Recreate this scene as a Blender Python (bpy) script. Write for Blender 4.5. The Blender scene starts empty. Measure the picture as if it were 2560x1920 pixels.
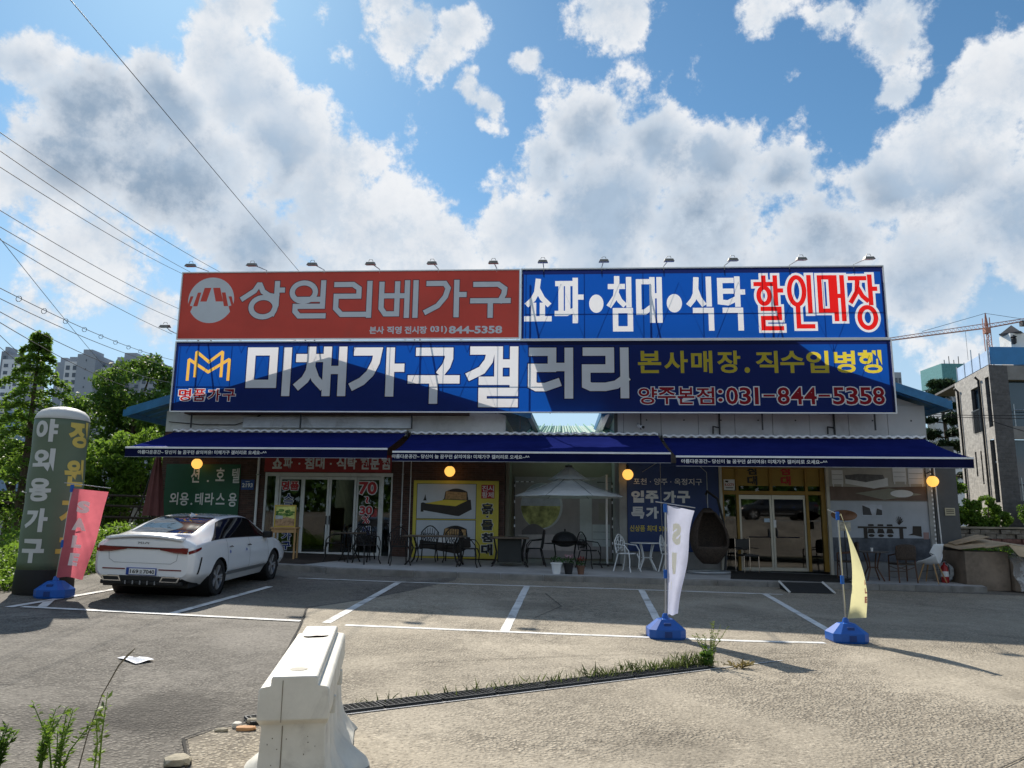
import bpy, bmesh, math, random
import numpy as np
from mathutils import Vector, Matrix, Euler
from mathutils.geometry import delaunay_2d_cdt
PI = math.pi
SC = bpy.context.scene
COL = SC.collection

# ------------------------------------------------------------------ camera
CAM_H = 1.8
PITCH = math.atan(340 / 1900.0)
ROLL = 0.0115
cd = bpy.data.cameras.new('camera')
cam = bpy.data.objects.new('camera', cd)
COL.objects.link(cam)
_c, _s = math.cos(PITCH), math.sin(PITCH)
_r0, _u0 = Vector((1, 0, 0)), Vector((0, -_s, _c))
_fw = Vector((0, _c, _s))
_R = _r0 * math.cos(ROLL) + _u0 * math.sin(ROLL)
_U = _u0 * math.cos(ROLL) - _r0 * math.sin(ROLL)
cam.matrix_world = Matrix(((_R.x, _U.x, -_fw.x, 0), (_R.y, _U.y, -_fw.y, 0),
                           (_R.z, _U.z, -_fw.z, CAM_H), (0, 0, 0, 1)))
cd.sensor_width = 36.0
cd.lens = 36.0 * 1900 / 2560.0
cd.clip_start = 0.1
cd.clip_end = 6000
SC.camera = cam

# ------------------------------------------------------------------ sun, sky, exposure
SUN_TO = Vector((0.50, -1.04, -1.0)).normalized()      # direction the light travels
SUN_EL = math.asin(-SUN_TO.z)
SUN_AZ = math.atan2(-SUN_TO.x, -SUN_TO.y)              # clockwise from +Y
sd = bpy.data.lights.new('sun', 'SUN')
sd.energy = 5.0
sd.angle = math.radians(0.5)
sd.color = (1.0, 0.93, 0.82)
sun = bpy.data.objects.new('sun', sd)
COL.objects.link(sun)
sun.location = (-30, 50, 55)
sun.rotation_euler = SUN_TO.to_track_quat('-Z', 'Y').to_euler()

SC.view_settings.view_transform = 'Standard'
SC.view_settings.look = 'None'
SC.view_settings.gamma = 1.0
SC.view_settings.use_curve_mapping = False
SC.view_settings.exposure = 0.42
SC.cycles.max_bounces = 6
SC.cycles.diffuse_bounces = 3
SC.cycles.glossy_bounces = 3
SC.cycles.transmission_bounces = 4
SC.cycles.transparent_max_bounces = 8
SC.cycles.caustics_reflective = False
SC.cycles.caustics_refractive = False
SC.cycles.sample_clamp_indirect = 6
SC.cycles.use_denoising = True

W = bpy.data.worlds.new('World')
SC.world = W
W.use_nodes = True


class NT:
    """tiny helper for wiring node trees"""
    def __init__(self, tree):
        self.t = tree
        self.n = tree.nodes
        self.l = tree.links

    def node(self, kind, **kw):
        n = self.n.new(kind)
        for k, v in kw.items():
            if k == 'inp':
                for i, val in v.items():
                    if hasattr(val, 'is_output'):
                        self.l.new(val, n.inputs[i])
                    else:
                        n.inputs[i].default_value = val
            else:
                setattr(n, k, v)
        return n

    def math(self, op, a, b=0.0, c=None, clamp=False):
        n = self.node('ShaderNodeMath', operation=op, use_clamp=clamp, inp={0: a, 1: b})
        if c is not None:
            if hasattr(c, 'is_output'):
                self.l.new(c, n.inputs[2])
            else:
                n.inputs[2].default_value = c
        return n.outputs[0]

    def smooth(self, x, a, b, lo=0.0, hi=1.0):
        n = self.node('ShaderNodeMapRange', interpolation_type='SMOOTHSTEP',
                      inp={0: x, 1: a, 2: b, 3: lo, 4: hi})
        return n.outputs[0]

    def mixc(self, f, a, b, blend='MIX'):
        n = self.node('ShaderNodeMix', data_type='RGBA', blend_type=blend)
        for i, val in ((0, f), (6, a), (7, b)):
            if hasattr(val, 'is_output'):
                self.l.new(val, n.inputs[i])
            else:
                n.inputs[i].default_value = val if i == 0 or len(val) == 4 else (*val, 1)
        return n.outputs[2]

    def noise(self, vec, scale, detail=4, rough=0.55, dist=0.0, dim='3D'):
        n = self.node('ShaderNodeTexNoise', noise_dimensions=dim)
        if vec is not None:
            self.l.new(vec, n.inputs['Vector'])
        n.inputs['Scale'].default_value = scale
        n.inputs['Detail'].default_value = detail
        n.inputs['Roughness'].default_value = rough
        n.inputs['Distortion'].default_value = dist
        return n.outputs['Fac']


def build_world():
    t = NT(W.node_tree)
    t.n.clear()
    out = t.node('ShaderNodeOutputWorld')
    bg = t.node('ShaderNodeBackground')
    t.l.new(bg.outputs[0], out.inputs[0])
    sky = t.node('ShaderNodeTexSky', sky_type='NISHITA')
    sky.sun_disc = False
    sky.sun_elevation = SUN_EL
    sky.sun_rotation = SUN_AZ
    sky.altitude = 60
    sky.air_density = 1.0
    sky.dust_density = SKY_DUST
    sky.ozone_density = 2.0
    tc = t.node('ShaderNodeTexCoord')
    D = tc.outputs['Generated']
    # each cumulus body is a direction and an angular radius
    m = None
    DW = D
    for sc_, am, de in ((4.0, 0.09, 2.0), (11.0, 0.09, 4.0)):
        warp = t.node('ShaderNodeTexNoise', inp={'Scale': sc_, 'Detail': de, 'Roughness': 0.6})
        t.l.new(D, warp.inputs['Vector'])
        wv = t.node('ShaderNodeVectorMath', operation='SUBTRACT', inp={0: warp.outputs['Color'], 1: (0.5, 0.5, 0.5)})
        wsc = t.node('ShaderNodeVectorMath', operation='SCALE', inp={0: wv.outputs[0]})
        wsc.inputs['Scale'].default_value = am
        DW = t.node('ShaderNodeVectorMath', operation='ADD', inp={0: DW, 1: wsc.outputs[0]}).outputs[0]
    def bodies(lst, vec, soft):
        m = None
        for (x, y, z, r, w) in lst:
            d = t.node('ShaderNodeVectorMath', operation='DISTANCE', inp={0: vec, 1: (x, y, z)}).outputs['Value']
            k = t.math('MULTIPLY_ADD', d, -w * 1.12 / r, w * 1.06, True)
            m = k if m is None else t.node('ShaderNodeMath', operation='SMOOTH_MAX', inp={0: m, 1: k, 2: soft}).outputs[0]
        return m
    m = bodies(CLOUDS, DW, 0.18)
    deep = bodies(CLOUD_DEEP, DW, 0.3)
    # outside those bodies broken cloud goes on at random over the whole dome
    sep = t.node('ShaderNodeSeparateXYZ', inp={0: D})
    zz = t.math('MAXIMUM', sep.outputs[2], 0.0)
    behind = t.smooth(sep.outputs[1], 0.35, -0.1)
    wide = t.noise(D, 2.3, 3, 0.5)
    gen = t.math('MULTIPLY', t.smooth(wide, 0.42, 0.66), t.math('MULTIPLY', behind, 0.8))
    m = t.math('MAXIMUM', m, gen)
    f1 = t.noise(D, 6.5, 7, 0.66, 0.0)
    f2 = t.noise(D, 24.0, 6, 0.68, 0.0)
    n1 = t.math('SUBTRACT', f1, 0.5)
    n2 = t.math('SUBTRACT', f2, 0.5)
    dens = t.math('SUBTRACT', t.math('ADD', m, t.math('ADD', t.math('MULTIPLY', n1, 1.75), t.math('MULTIPLY', n2, 0.75))), 0.32)
    alpha = t.smooth(dens, -0.02, 0.24)
    # low thin veil near the horizon
    veil = t.math('MULTIPLY', t.smooth(zz, 0.44, 0.10), CLOUD_VEIL_MAX)
    # thick parts, seen against the sun, are grey-blue; thin rims shine white
    f3 = t.math('SUBTRACT', t.noise(DW, 4.5, 4, 0.6), 0.5)
    th = t.math('ADD', t.math('MULTIPLY', deep, 1.0), t.math('ADD', t.math('MULTIPLY', f3, 0.95), t.math('MULTIPLY', n1, 0.30)))
    thick = t.smooth(th, -0.06, 0.58)
    thick = t.math('MULTIPLY', thick, t.smooth(dens, 0.12, 0.70))
    body = t.mixc(t.smooth(t.math('ADD', n1, t.math('MULTIPLY', n2, 0.9)), -0.16, 0.14), CLOUD_MID, CLOUD_LIT)
    dk = t.mixc(t.smooth(t.math('ADD', f3, t.math('MULTIPLY', n1, 0.6)), -0.25, 0.25), CLOUD_THICK, CLOUD_SOFT)
    ccol = t.mixc(thick, body, dk)
    sk = t.mixc(1.0, sky.outputs[0], SKY_TINT, 'MULTIPLY')
    c1 = t.mixc(veil, sk, CLOUD_VEIL)
    c2 = t.mixc(t.math('MULTIPLY', alpha, 0.97), c1, ccol)
    t.l.new(c2, bg.inputs[0])
    bg.inputs[1].default_value = 0.097
    W.cycles.sampling_method = 'MANUAL'
    W.cycles.sample_map_resolution = 512


SKY_DUST = 0.3
SKY_TINT = (0.58, 0.84, 0.91, 1)
CLOUD_LIT = (7.0, 7.1, 7.25, 1)
CLOUD_MID = (4.9, 5.5, 6.2, 1)
CLOUD_THICK = (2.0, 2.7, 3.6, 1)
CLOUD_SOFT = (3.5, 4.4, 5.5, 1)
CLOUD_VEIL_MAX = 0.75
CLOUD_VEIL = (4.4, 5.7, 7.0, 1)
CLOUDS = [(-0.516,0.717,0.469,0.083,1.00), (-0.473,0.755,0.455,0.096,1.00), (-0.409,0.788,0.460,0.111,1.00), (-0.333,0.783,0.526,0.083,1.00), 
          (-0.301,0.775,0.556,0.061,0.95), (-0.315,0.814,0.488,0.110,1.00), (-0.276,0.857,0.435,0.124,1.00), (-0.225,0.890,0.396,0.129,1.00), 
          (-0.176,0.919,0.353,0.123,1.00), (-0.395,0.831,0.391,0.171,1.00), (-0.491,0.783,0.383,0.155,1.00), (-0.312,0.885,0.345,0.159,1.00), 
          (-0.480,0.829,0.287,0.161,0.75), (-0.537,0.818,0.207,0.130,0.60), (-0.427,0.875,0.229,0.132,0.65), (-0.107,0.940,0.325,0.135,0.95), 
          (-0.239,0.924,0.299,0.139,0.95), (-0.118,0.814,0.568,0.070,0.95), (-0.086,0.837,0.541,0.052,0.90), (-0.055,0.823,0.566,0.062,0.95), 
          (-0.039,0.861,0.507,0.045,0.90), (-0.143,0.793,0.592,0.060,0.85), (0.105,0.797,0.595,0.092,0.95), (-0.223,0.793,0.567,0.047,0.40), 
          (0.034,0.897,0.440,0.083,1.00), (0.085,0.877,0.474,0.094,1.00), (0.165,0.870,0.465,0.116,1.00), (0.253,0.863,0.438,0.112,1.00), 
          (0.326,0.850,0.414,0.099,1.00), (0.112,0.913,0.392,0.164,1.00), (0.237,0.901,0.364,0.179,1.00), (0.371,0.862,0.344,0.155,1.00), 
          (0.430,0.818,0.383,0.104,1.00), (0.491,0.775,0.397,0.120,1.00), (0.516,0.726,0.455,0.084,1.00), (0.413,0.741,0.529,0.080,0.95), 
          (0.434,0.766,0.474,0.061,0.95), (0.542,0.780,0.314,0.131,1.00), (0.473,0.836,0.279,0.152,0.85), (0.018,0.934,0.356,0.116,0.95), 
          (0.311,0.909,0.277,0.172,0.80), (0.114,0.942,0.316,0.141,0.90), (0.285,0.772,0.567,0.074,0.70), (0.092,0.827,0.555,0.037,0.35), 
          (-0.184,0.823,0.537,0.033,0.35), (-0.161,0.872,0.462,0.034,0.35), (-0.018,0.912,0.409,0.044,0.60), (0.214,0.830,0.516,0.056,0.40), 
          (0.353,0.762,0.543,0.060,0.80), (0.327,0.794,0.512,0.041,0.70), (0.020,0.840,0.541,0.051,0.80), (0.050,0.859,0.510,0.047,0.80), 
          (0.128,0.847,0.516,0.050,0.55), (0.510,0.843,0.172,0.085,0.65), ]
CLOUD_DEEP = [(-0.455,0.786,0.418,0.167,1.00), (-0.394,0.827,0.400,0.155,0.95), (-0.341,0.866,0.366,0.155,0.95), (-0.302,0.892,0.336,0.108,0.90), 
          (-0.439,0.834,0.334,0.104,0.75), (-0.507,0.750,0.425,0.086,0.60), (-0.271,0.828,0.491,0.040,0.50), (0.099,0.898,0.429,0.129,0.85), 
          (0.186,0.902,0.388,0.191,1.00), (0.322,0.880,0.350,0.183,1.00), (0.429,0.850,0.306,0.166,0.95), (0.515,0.792,0.329,0.118,0.85), 
          (0.495,0.831,0.256,0.130,0.85), (0.337,0.901,0.275,0.176,0.90), (0.426,0.749,0.507,0.054,0.50), (-0.532,0.793,0.295,0.073,0.60), 
          ]
build_world()

# ------------------------------------------------------------------ materials
MATS = {}


def mat(name, col, rough=0.6, metal=0.0, var=0.12, vscale=3.0, bump=0.0, bscale=40.0, spec=0.4,
        transl=0.0, tcol=None, coat=0.0, island=0.0, emit=0.0, dirt=0.0):
    if name in MATS:
        return MATS[name]
    m = bpy.data.materials.new(name)
    m.use_nodes = True
    t = NT(m.node_tree)
    t.n.clear()
    out = t.node('ShaderNodeOutputMaterial')
    p = t.node('ShaderNodeBsdfPrincipled')
    p.inputs['Roughness'].default_value = rough
    p.inputs['Metallic'].default_value = metal
    p.inputs['Specular IOR Level'].default_value = spec
    if coat:
        p.inputs['Coat Weight'].default_value = coat
        p.inputs['Coat Roughness'].default_value = 0.05
    tc = t.node('ShaderNodeTexCoord')
    vec = tc.outputs['Object']
    c = (*col, 1)
    if var > 0 or island > 0:
        lo = tuple(max(0, q * (1 - var * 1.4)) for q in col) + (1,)
        hi = tuple(min(1, q * (1 + var * 1.2)) for q in col) + (1,)
        f = t.noise(vec, vscale, 6, 0.62)
        if island > 0:
            g = t.node('ShaderNodeNewGeometry')
            f = t.math('ADD', t.math('MULTIPLY', f, 1 - island), t.math('MULTIPLY', g.outputs['Random Per Island'], island))
        f = t.smooth(f, 0.25, 0.75)
        colo = t.mixc(f, lo, hi)
        if dirt > 0:
            d = t.smooth(t.noise(vec, vscale * 0.6, 8, 0.7, 0.6), 0.5, 0.72, 0.0, dirt)
            colo = t.mixc(d, colo, (0.16, 0.13, 0.10, 1))
        t.l.new(colo, p.inputs['Base Color'])
    else:
        colo = None
        p.inputs['Base Color'].default_value = c
    if bump > 0:
        b = t.node('ShaderNodeBump', inp={'Strength': bump, 'Distance': 0.02, 'Height': t.noise(vec, bscale, 6, 0.65)})
        t.l.new(b.outputs[0], p.inputs['Normal'])
    if emit:
        p.inputs['Emission Color'].default_value = c
        p.inputs['Emission Strength'].default_value = emit
    sh = p.outputs[0]
    if transl > 0:
        tr = t.node('ShaderNodeBsdfTranslucent')
        if tcol is not None:
            tr.inputs[0].default_value = (*tcol, 1)
        elif colo is not None:
            t.l.new(colo, tr.inputs[0])
        else:
            tr.inputs[0].default_value = c
        mx = t.node('ShaderNodeMixShader', inp={0: transl, 1: sh, 2: tr.outputs[0]})
        sh = mx.outputs[0]
    t.l.new(sh, out.inputs[0])
    MATS[name] = m
    return m


def glass(name, tint=(0.8, 0.85, 0.85), strength=1.0, base=0.05):
    if name in MATS:
        return MATS[name]
    m = bpy.data.materials.new(name)
    m.use_nodes = True
    t = NT(m.node_tree)
    t.n.clear()
    out = t.node('ShaderNodeOutputMaterial')
    tr = t.node('ShaderNodeBsdfTransparent', inp={0: (*tint, 1)})
    gl = t.node('ShaderNodeBsdfGlossy', inp={1: 0.02})
    fr = t.node('ShaderNodeFresnel', inp={0: 1.5})
    fac = t.math('MULTIPLY', t.math('ADD', fr.outputs[0], base), strength, clamp=True)
    mx = t.node('ShaderNodeMixShader', inp={0: fac, 1: tr.outputs[0], 2: gl.outputs[0]})
    t.l.new(mx.outputs[0], out.inputs[0])
    MATS[name] = m
    return m


def brick_mat(name, c1, c2, mortar, scale, bw=0.5, rh=0.25, bump=0.5, msize=0.02, axis='XZ'):
    if name in MATS:
        return MATS[name]
    m = bpy.data.materials.new(name)
    m.use_nodes = True
    t = NT(m.node_tree)
    t.n.clear()
    out = t.node('ShaderNodeOutputMaterial')
    p = t.node('ShaderNodeBsdfPrincipled')
    p.inputs['Roughness'].default_value = 0.85
    tc = t.node('ShaderNodeTexCoord')
    sep = t.node('ShaderNodeSeparateXYZ', inp={0: tc.outputs['Object']})
    a = t.math('ADD', sep.outputs[0], sep.outputs[1])
    comb = t.node('ShaderNodeCombineXYZ', inp={0: a, 1: sep.outputs[2], 2: 0.0})
    b = t.node('ShaderNodeTexBrick', inp={'Vector': comb.outputs[0], 'Color1': (*c1, 1), 'Color2': (*c2, 1), 'Mortar': (*mortar, 1),
               'Scale': scale, 'Mortar Size': msize, 'Brick Width': bw, 'Row Height': rh})
    n = t.smooth(t.noise(comb.outputs[0], 6, 8, 0.7), 0.3, 0.7, 0.75, 1.15)
    col = t.mixc(1.0, b.outputs[0], n, 'MULTIPLY')
    t.l.new(col, p.inputs['Base Color'])
    h = t.math('ADD', t.math('MULTIPLY', b.outputs['Fac'], -1.0), t.math('MULTIPLY', t.noise(comb.outputs[0], 40, 5), 0.4))
    bp = t.node('ShaderNodeBump', inp={'Strength': bump, 'Distance': 0.012, 'Height': h})
    t.l.new(bp.outputs[0], p.inputs['Normal'])
    t.l.new(p.outputs[0], out.inputs[0])
    MATS[name] = m
    return m


def pave_mat(name, base, light, dark, gscale, stain, speck=1.0, patch=0.5, bump=0.6, dust=(0.5, 0.42, 0.3), spots=()):
    """worn paving: bound aggregate showing in patches, dust drifts, stains"""
    m = bpy.data.materials.new(name)
    m.use_nodes = True
    t = NT(m.node_tree)
    t.n.clear()
    out = t.node('ShaderNodeOutputMaterial')
    p = t.node('ShaderNodeBsdfPrincipled')
    p.inputs['Roughness'].default_value = 0.9
    p.inputs['Specular IOR Level'].default_value = 0.25
    tc = t.node('ShaderNodeTexCoord')
    v = tc.outputs['Object']
    worn = t.smooth(t.noise(v, 0.42, 6, 0.62, 0.5), 0.5 - patch * 0.16, 0.62)
    gr = t.noise(v, gscale, 4, 0.7)
    gr2 = t.noise(v, gscale * 0.22, 4, 0.7, 0.6)
    vor = t.node('ShaderNodeTexVoronoi', feature='F1', inp={'Vector': v, 'Scale': gscale * 1.1})
    pebble = t.smooth(vor.outputs['Distance'], 0.2, 0.65)
    rc = t.node('ShaderNodeSeparateColor', inp={0: vor.outputs['Color']})
    c = t.mixc(t.smooth(t.noise(v, 0.30, 7, 0.66, 0.3), 0.3, 0.7), base, light)
    # slabs laid and worn at different times
    big = t.smooth(t.noise(v, 0.11, 3, 0.5, 0.6), 0.38, 0.62, 0.80, 1.12)
    mid = t.smooth(t.noise(v, 1.7, 5, 0.7, 0.8), 0.3, 0.7, 0.86, 1.10)
    c = t.mixc(1.0, c, t.math('MULTIPLY', big, mid), 'MULTIPLY')
    c = t.mixc(t.math('MULTIPLY', t.smooth(gr, 0.54, 0.68), 0.42 * speck), c, tuple(min(1, q * 1.5) for q in light))
    dk = t.math('MULTIPLY', t.smooth(gr, 0.48, 0.33), 0.5 * speck)
    c = t.mixc(dk, c, dark)
    agg = t.mixc(rc.outputs[0], tuple(q * 0.75 for q in base), tuple(min(1, q * 1.3) for q in light))
    agg = t.mixc(t.math('MULTIPLY', pebble, 0.8), agg, dark)
    c = t.mixc(t.math('MULTIPLY', worn, t.smooth(gr2, 0.36, 0.60, 0.1, 0.95)), c, agg)
    st = t.smooth(t.noise(v, 0.8, 9, 0.7, 1.0), 0.56, 0.74, 0, stain)
    c = t.mixc(st, c, tuple(q * 0.7 for q in dark))
    for (sx, sy, sr, sk) in spots:
        d = t.node('ShaderNodeVectorMath', operation='DISTANCE', inp={0: v, 1: (sx, sy, 0.2)}).outputs['Value']
        d = t.math('ADD', d, t.math('MULTIPLY', t.math('SUBTRACT', t.noise(v, 1.6, 7, 0.7), 0.5), sr * 1.8))
        c = t.mixc(t.smooth(d, sr, sr * 0.25, 0.0, sk), c, tuple(q * 0.6 for q in dark))
    ds = t.smooth(t.noise(v, 0.22, 6, 0.6, 1.2), 0.52, 0.72, 0, 0.4)
    c = t.mixc(ds, c, dust)
    t.l.new(c, p.inputs['Base Color'])
    h = t.math('SUBTRACT', t.math('MULTIPLY', gr, 0.6), t.math('MULTIPLY', pebble, t.math('MULTIPLY', worn, 0.8)))
    bp = t.node('ShaderNodeBump', inp={'Strength': bump, 'Distance': 0.012, 'Height': h})
    t.l.new(bp.outputs[0], p.inputs['Normal'])
    t.l.new(p.outputs[0], out.inputs[0])
    MATS[name] = m
    return m


# ------------------------------------------------------------------ mesh helpers
class MB:
    def __init__(self):
        self.v = []
        self.f = []
        self.mi = []
        self.cur = 0

    def add(self, vs, fs):
        o = len(self.v)
        self.v += [tuple(q) for q in vs]
        self.f += [tuple(i + o for i in q) for q in fs]
        self.mi += [self.cur] * len(fs)
        return self

    def box(self, x0, y0, z0, x1, y1, z1):
        return self.add([(x0, y0, z0), (x1, y0, z0), (x1, y1, z0), (x0, y1, z0), (x0, y0, z1), (x1, y0, z1), (x1, y1, z1), (x0, y1, z1)],
                        [(0, 3, 2, 1), (4, 5, 6, 7), (0, 1, 5, 4), (1, 2, 6, 5), (2, 3, 7, 6), (3, 0, 4, 7)])

    def bbox(self, x0, y0, z0, x1, y1, z1, b=0.01):
        """box with chamfered vertical and top edges"""
        bm = bmesh.new()
        bmesh.ops.create_cube(bm, size=1)
        for q in bm.verts:
            q.co = ((x0 + x1) / 2 + q.co.x * (x1 - x0), (y0 + y1) / 2 + q.co.y * (y1 - y0), (z0 + z1) / 2 + q.co.z * (z1 - z0))
        bmesh.ops.bevel(bm, geom=bm.edges[:], offset=b, segments=2, affect='EDGES', profile=0.6)
        return self.bm(bm)

    def bm(self, bm):
        bm.verts.index_update()
        self.add([q.co[:] for q in bm.verts], [[w.index for w in f.verts] for f in bm.faces])
        bm.free()
        return self

    def tube(self, pts, r, n=8, cap=True, closed=False):
        pts = [Vector(p) for p in pts]
        rs = r if isinstance(r, (list, tuple)) else [r] * len(pts)
        N = len(pts)
        ref = None
        rings = []
        for i, p in enumerate(pts):
            a = pts[(i - 1) % N] if (i > 0 or closed) else p
            b = pts[(i + 1) % N] if (i < N - 1 or closed) else p
            d = (b - a)
            d = d.normalized() if d.length > 1e-9 else Vector((0, 0, 1))
            if ref is None:
                ref = Vector((0, 0, 1)) if abs(d.z) < 0.9 else Vector((1, 0, 0))
            x = d.cross(ref)
            if x.length < 1e-6:
                x = d.cross(Vector((0, 1, 0.01)))
            x.normalize()
            y = d.cross(x).normalized()
            ref = -y if False else ref
            rings.append([p + (x * math.cos(2 * PI * k / n) + y * math.sin(2 * PI * k / n)) * rs[i] for k in range(n)])
        vs = [q for rg in rings for q in rg]
        fs = []
        for i in range(N if closed else N - 1):
            j = (i + 1) % N
            for k in range(n):
                fs.append((i * n + k, i * n + (k + 1) % n, j * n + (k + 1) % n, j * n + k))
        if cap and not closed:
            fs.append(tuple(range(n))[::-1])
            fs.append(tuple((N - 1) * n + k for k in range(n)))
        return self.add(vs, fs)

    def cyl(self, p0, p1, r, n=12):
        return self.tube([p0, p1], r, n)

    def lathe(self, prof, n=20, c=(0, 0, 0), sx=1.0, sy=1.0, cap=True):
        vs, fs = [], []
        for (r, z) in prof:
            for k in range(n):
                a = 2 * PI * k / n
                vs.append((c[0] + r * sx * math.cos(a), c[1] + r * sy * math.sin(a), c[2] + z))
        for i in range(len(prof) - 1):
            for k in range(n):
                fs.append((i * n + k, i * n + (k + 1) % n, (i + 1) * n + (k + 1) % n, (i + 1) * n + k))
        if cap and prof[0][0] > 1e-5:
            fs.append(tuple(range(n))[::-1])
        if cap and prof[-1][0] > 1e-5:
            fs.append(tuple((len(prof) - 1) * n + k for k in range(n)))
        return self.add(vs, fs)

    def prism_y(self, poly, y0, y1):
        """polygon in x,z extruded along y"""
        n = len(poly)
        vs = [(x, y0, z) for x, z in poly] + [(x, y1, z) for x, z in poly]
        fs = [tuple(range(n)), tuple(range(2 * n - 1, n - 1, -1))]
        fs += [(i, n + i, n + (i + 1) % n, (i + 1) % n) for i in range(n)]
        return self.add(vs, fs)

    def prism_z(self, poly, z0, z1):
        n = len(poly)
        vs = [(x, y, z0) for x, y in poly] + [(x, y, z1) for x, y in poly]
        fs = [tuple(range(n))[::-1], tuple(range(n, 2 * n))]
        fs += [(i, (i + 1) % n, n + (i + 1) % n, n + i) for i in range(n)]
        return self.add(vs, fs)

    def flat(self, poly, y):
        """flat polygon in x,z facing -y"""
        return self.add([(x, y, z) for x, z in poly], [tuple(range(len(poly)))])

    def rect(self, x0, z0, x1, z1, y):
        return self.flat([(x0, z0), (x1, z0), (x1, z1), (x0, z1)], y)

    def grid(self, fn, nu, nv):
        vs = [fn(i / nu, j / nv) for j in range(nv + 1) for i in range(nu + 1)]
        fs = [(j * (nu + 1) + i, j * (nu + 1) + i + 1, (j + 1) * (nu + 1) + i + 1, (j + 1) * (nu + 1) + i)
              for j in range(nv) for i in range(nu)]
        return self.add(vs, fs)

    def mesh(self, name, mats, smooth=False, fix=True):
        me = bpy.data.meshes.new(name)
        me.from_pydata(self.v, [], self.f)
        for m in (mats if isinstance(mats, (list, tuple)) else [mats]):
            me.materials.append(m)
        if len(set(self.mi)) > 1:
            me.polygons.foreach_set('material_index', self.mi)
        if fix:
            bm = bmesh.new()
            bm.from_mesh(me)
            bmesh.ops.recalc_face_normals(bm, faces=bm.faces)
            bm.to_mesh(me)
            bm.free()
        if smooth:
            me.polygons.foreach_set('use_smooth', [True] * len(me.polygons))
            if smooth != 'full':
                try:
                    me.set_sharp_from_angle(angle=math.radians(smooth if smooth is not True else 40))
                except Exception:
                    pass
        me.update()
        return me

    def build(self, name, mats, parent=None, smooth=False, fix=True):
        return obj(name, self.mesh(name, mats, smooth, fix), parent)


def obj(name, me, parent=None, kind=None):
    o = bpy.data.objects.new(name, me)
    COL.objects.link(o)
    if parent is not None:
        o.parent = parent
    if kind:
        o['kind'] = kind
    return o


def tag(o, label=None, cat=None, group=None, kind=None):
    if label:
        o['label'] = label
    if cat:
        o['category'] = cat
    if group:
        o['group'] = group
    if kind:
        o['kind'] = kind
    return o


def thing(name, label, cat, loc=(0, 0, 0), rotz=0.0, group=None):
    o = bpy.data.objects.new(name, None)
    COL.objects.link(o)
    o.empty_display_size = 0.1
    o.location = loc
    o.rotation_euler = (0, 0, rotz)
    return tag(o, label, cat, group)


def copy_tree(o, parent=None):
    c = o.copy()
    COL.objects.link(c)
    if parent is not None:
        c.parent = parent
    for ch in list(o.children):
        copy_tree(ch, c)
    return c


# the lot falls to the right and away from the shop front
GX, GY = -0.025, 0.026


def gz(x, y):
    return GX * min(max(x, -16), 19) + GY * min(max(y, -12), 24)


# shop-front frame: u along the front, v out towards the lot, z up
AL = math.radians(3.7)
FO = Vector((0, 21.4, 0))
FE = Vector((math.cos(AL), -math.sin(AL), 0))
FN = Vector((-math.sin(AL), -math.cos(AL), 0))


def F(u, v, z):
    return FO + FE * u + FN * v + Vector((0, 0, z))


def slab(u, v):
    p = F(u, v, 0)
    return gz(p.x, p.y) + 0.13


def fthing(name, label, cat, u, v, z, rot=0.0, group=None):
    return thing(name, label, cat, F(u, v, z), rot - AL, group)


# ------------------------------------------------------------------ lettering
_fc = {}


def text_tris(body, bold=0.0, res=4):
    """2-D triangles of a line of text at size 1 (x right, y up)"""
    k = (body, bold, res)
    if k in _fc:
        return _fc[k]
    c = bpy.data.curves.new('lettering', 'FONT')
    c.body = body
    c.size = 1.0
    c.offset = bold
    c.resolution_u = res
    c.fill_mode = 'FRONT'
    o = bpy.data.objects.new('lettering', c)
    me = bpy.data.meshes.new_from_object(o)
    vs = [(q.co.x, q.co.y) for q in me.vertices]
    fs = [tuple(p.vertices) for p in me.polygons]
    bpy.data.objects.remove(o)
    bpy.data.curves.remove(c)
    bpy.data.meshes.remove(me)
    _fc[k] = (vs, fs)
    return _fc[k]


def fit_text(body, x0, z0, x1, z1, bold=0.03, res=4, base=None):
    """text triangles fitted into a box; base: fit by that bold weight (for outlines)"""
    rv, _ = text_tris(body, bold if base is None else base, res)
    vs, fs = text_tris(body, bold, res)
    ax, bx = min(q[0] for q in rv), max(q[0] for q in rv)
    ay, by = min(q[1] for q in rv), max(q[1] for q in rv)
    sx, sy = (x1 - x0) / max(bx - ax, 1e-6), (z1 - z0) / max(by - ay, 1e-6)
    return [(x0 + (x - ax) * sx, z0 + (y - ay) * sy) for x, y in vs], fs


def lettering(parent, name, body, x0, z0, x1, z1, y, m, bold=0.03, res=3):
    vs, fs = fit_text(body, x0, z0, x1, z1, bold, res)
    b = MB()
    b.add([(x, y, z) for x, z in vs], fs)
    return b.build(name, m, parent, fix=False)


def arc(cx, cy, rx, ry, n=28):
    return [(cx + rx * math.cos(2 * PI * k / n), cy + ry * math.sin(2 * PI * k / n)) for k in range(n)]


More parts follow.
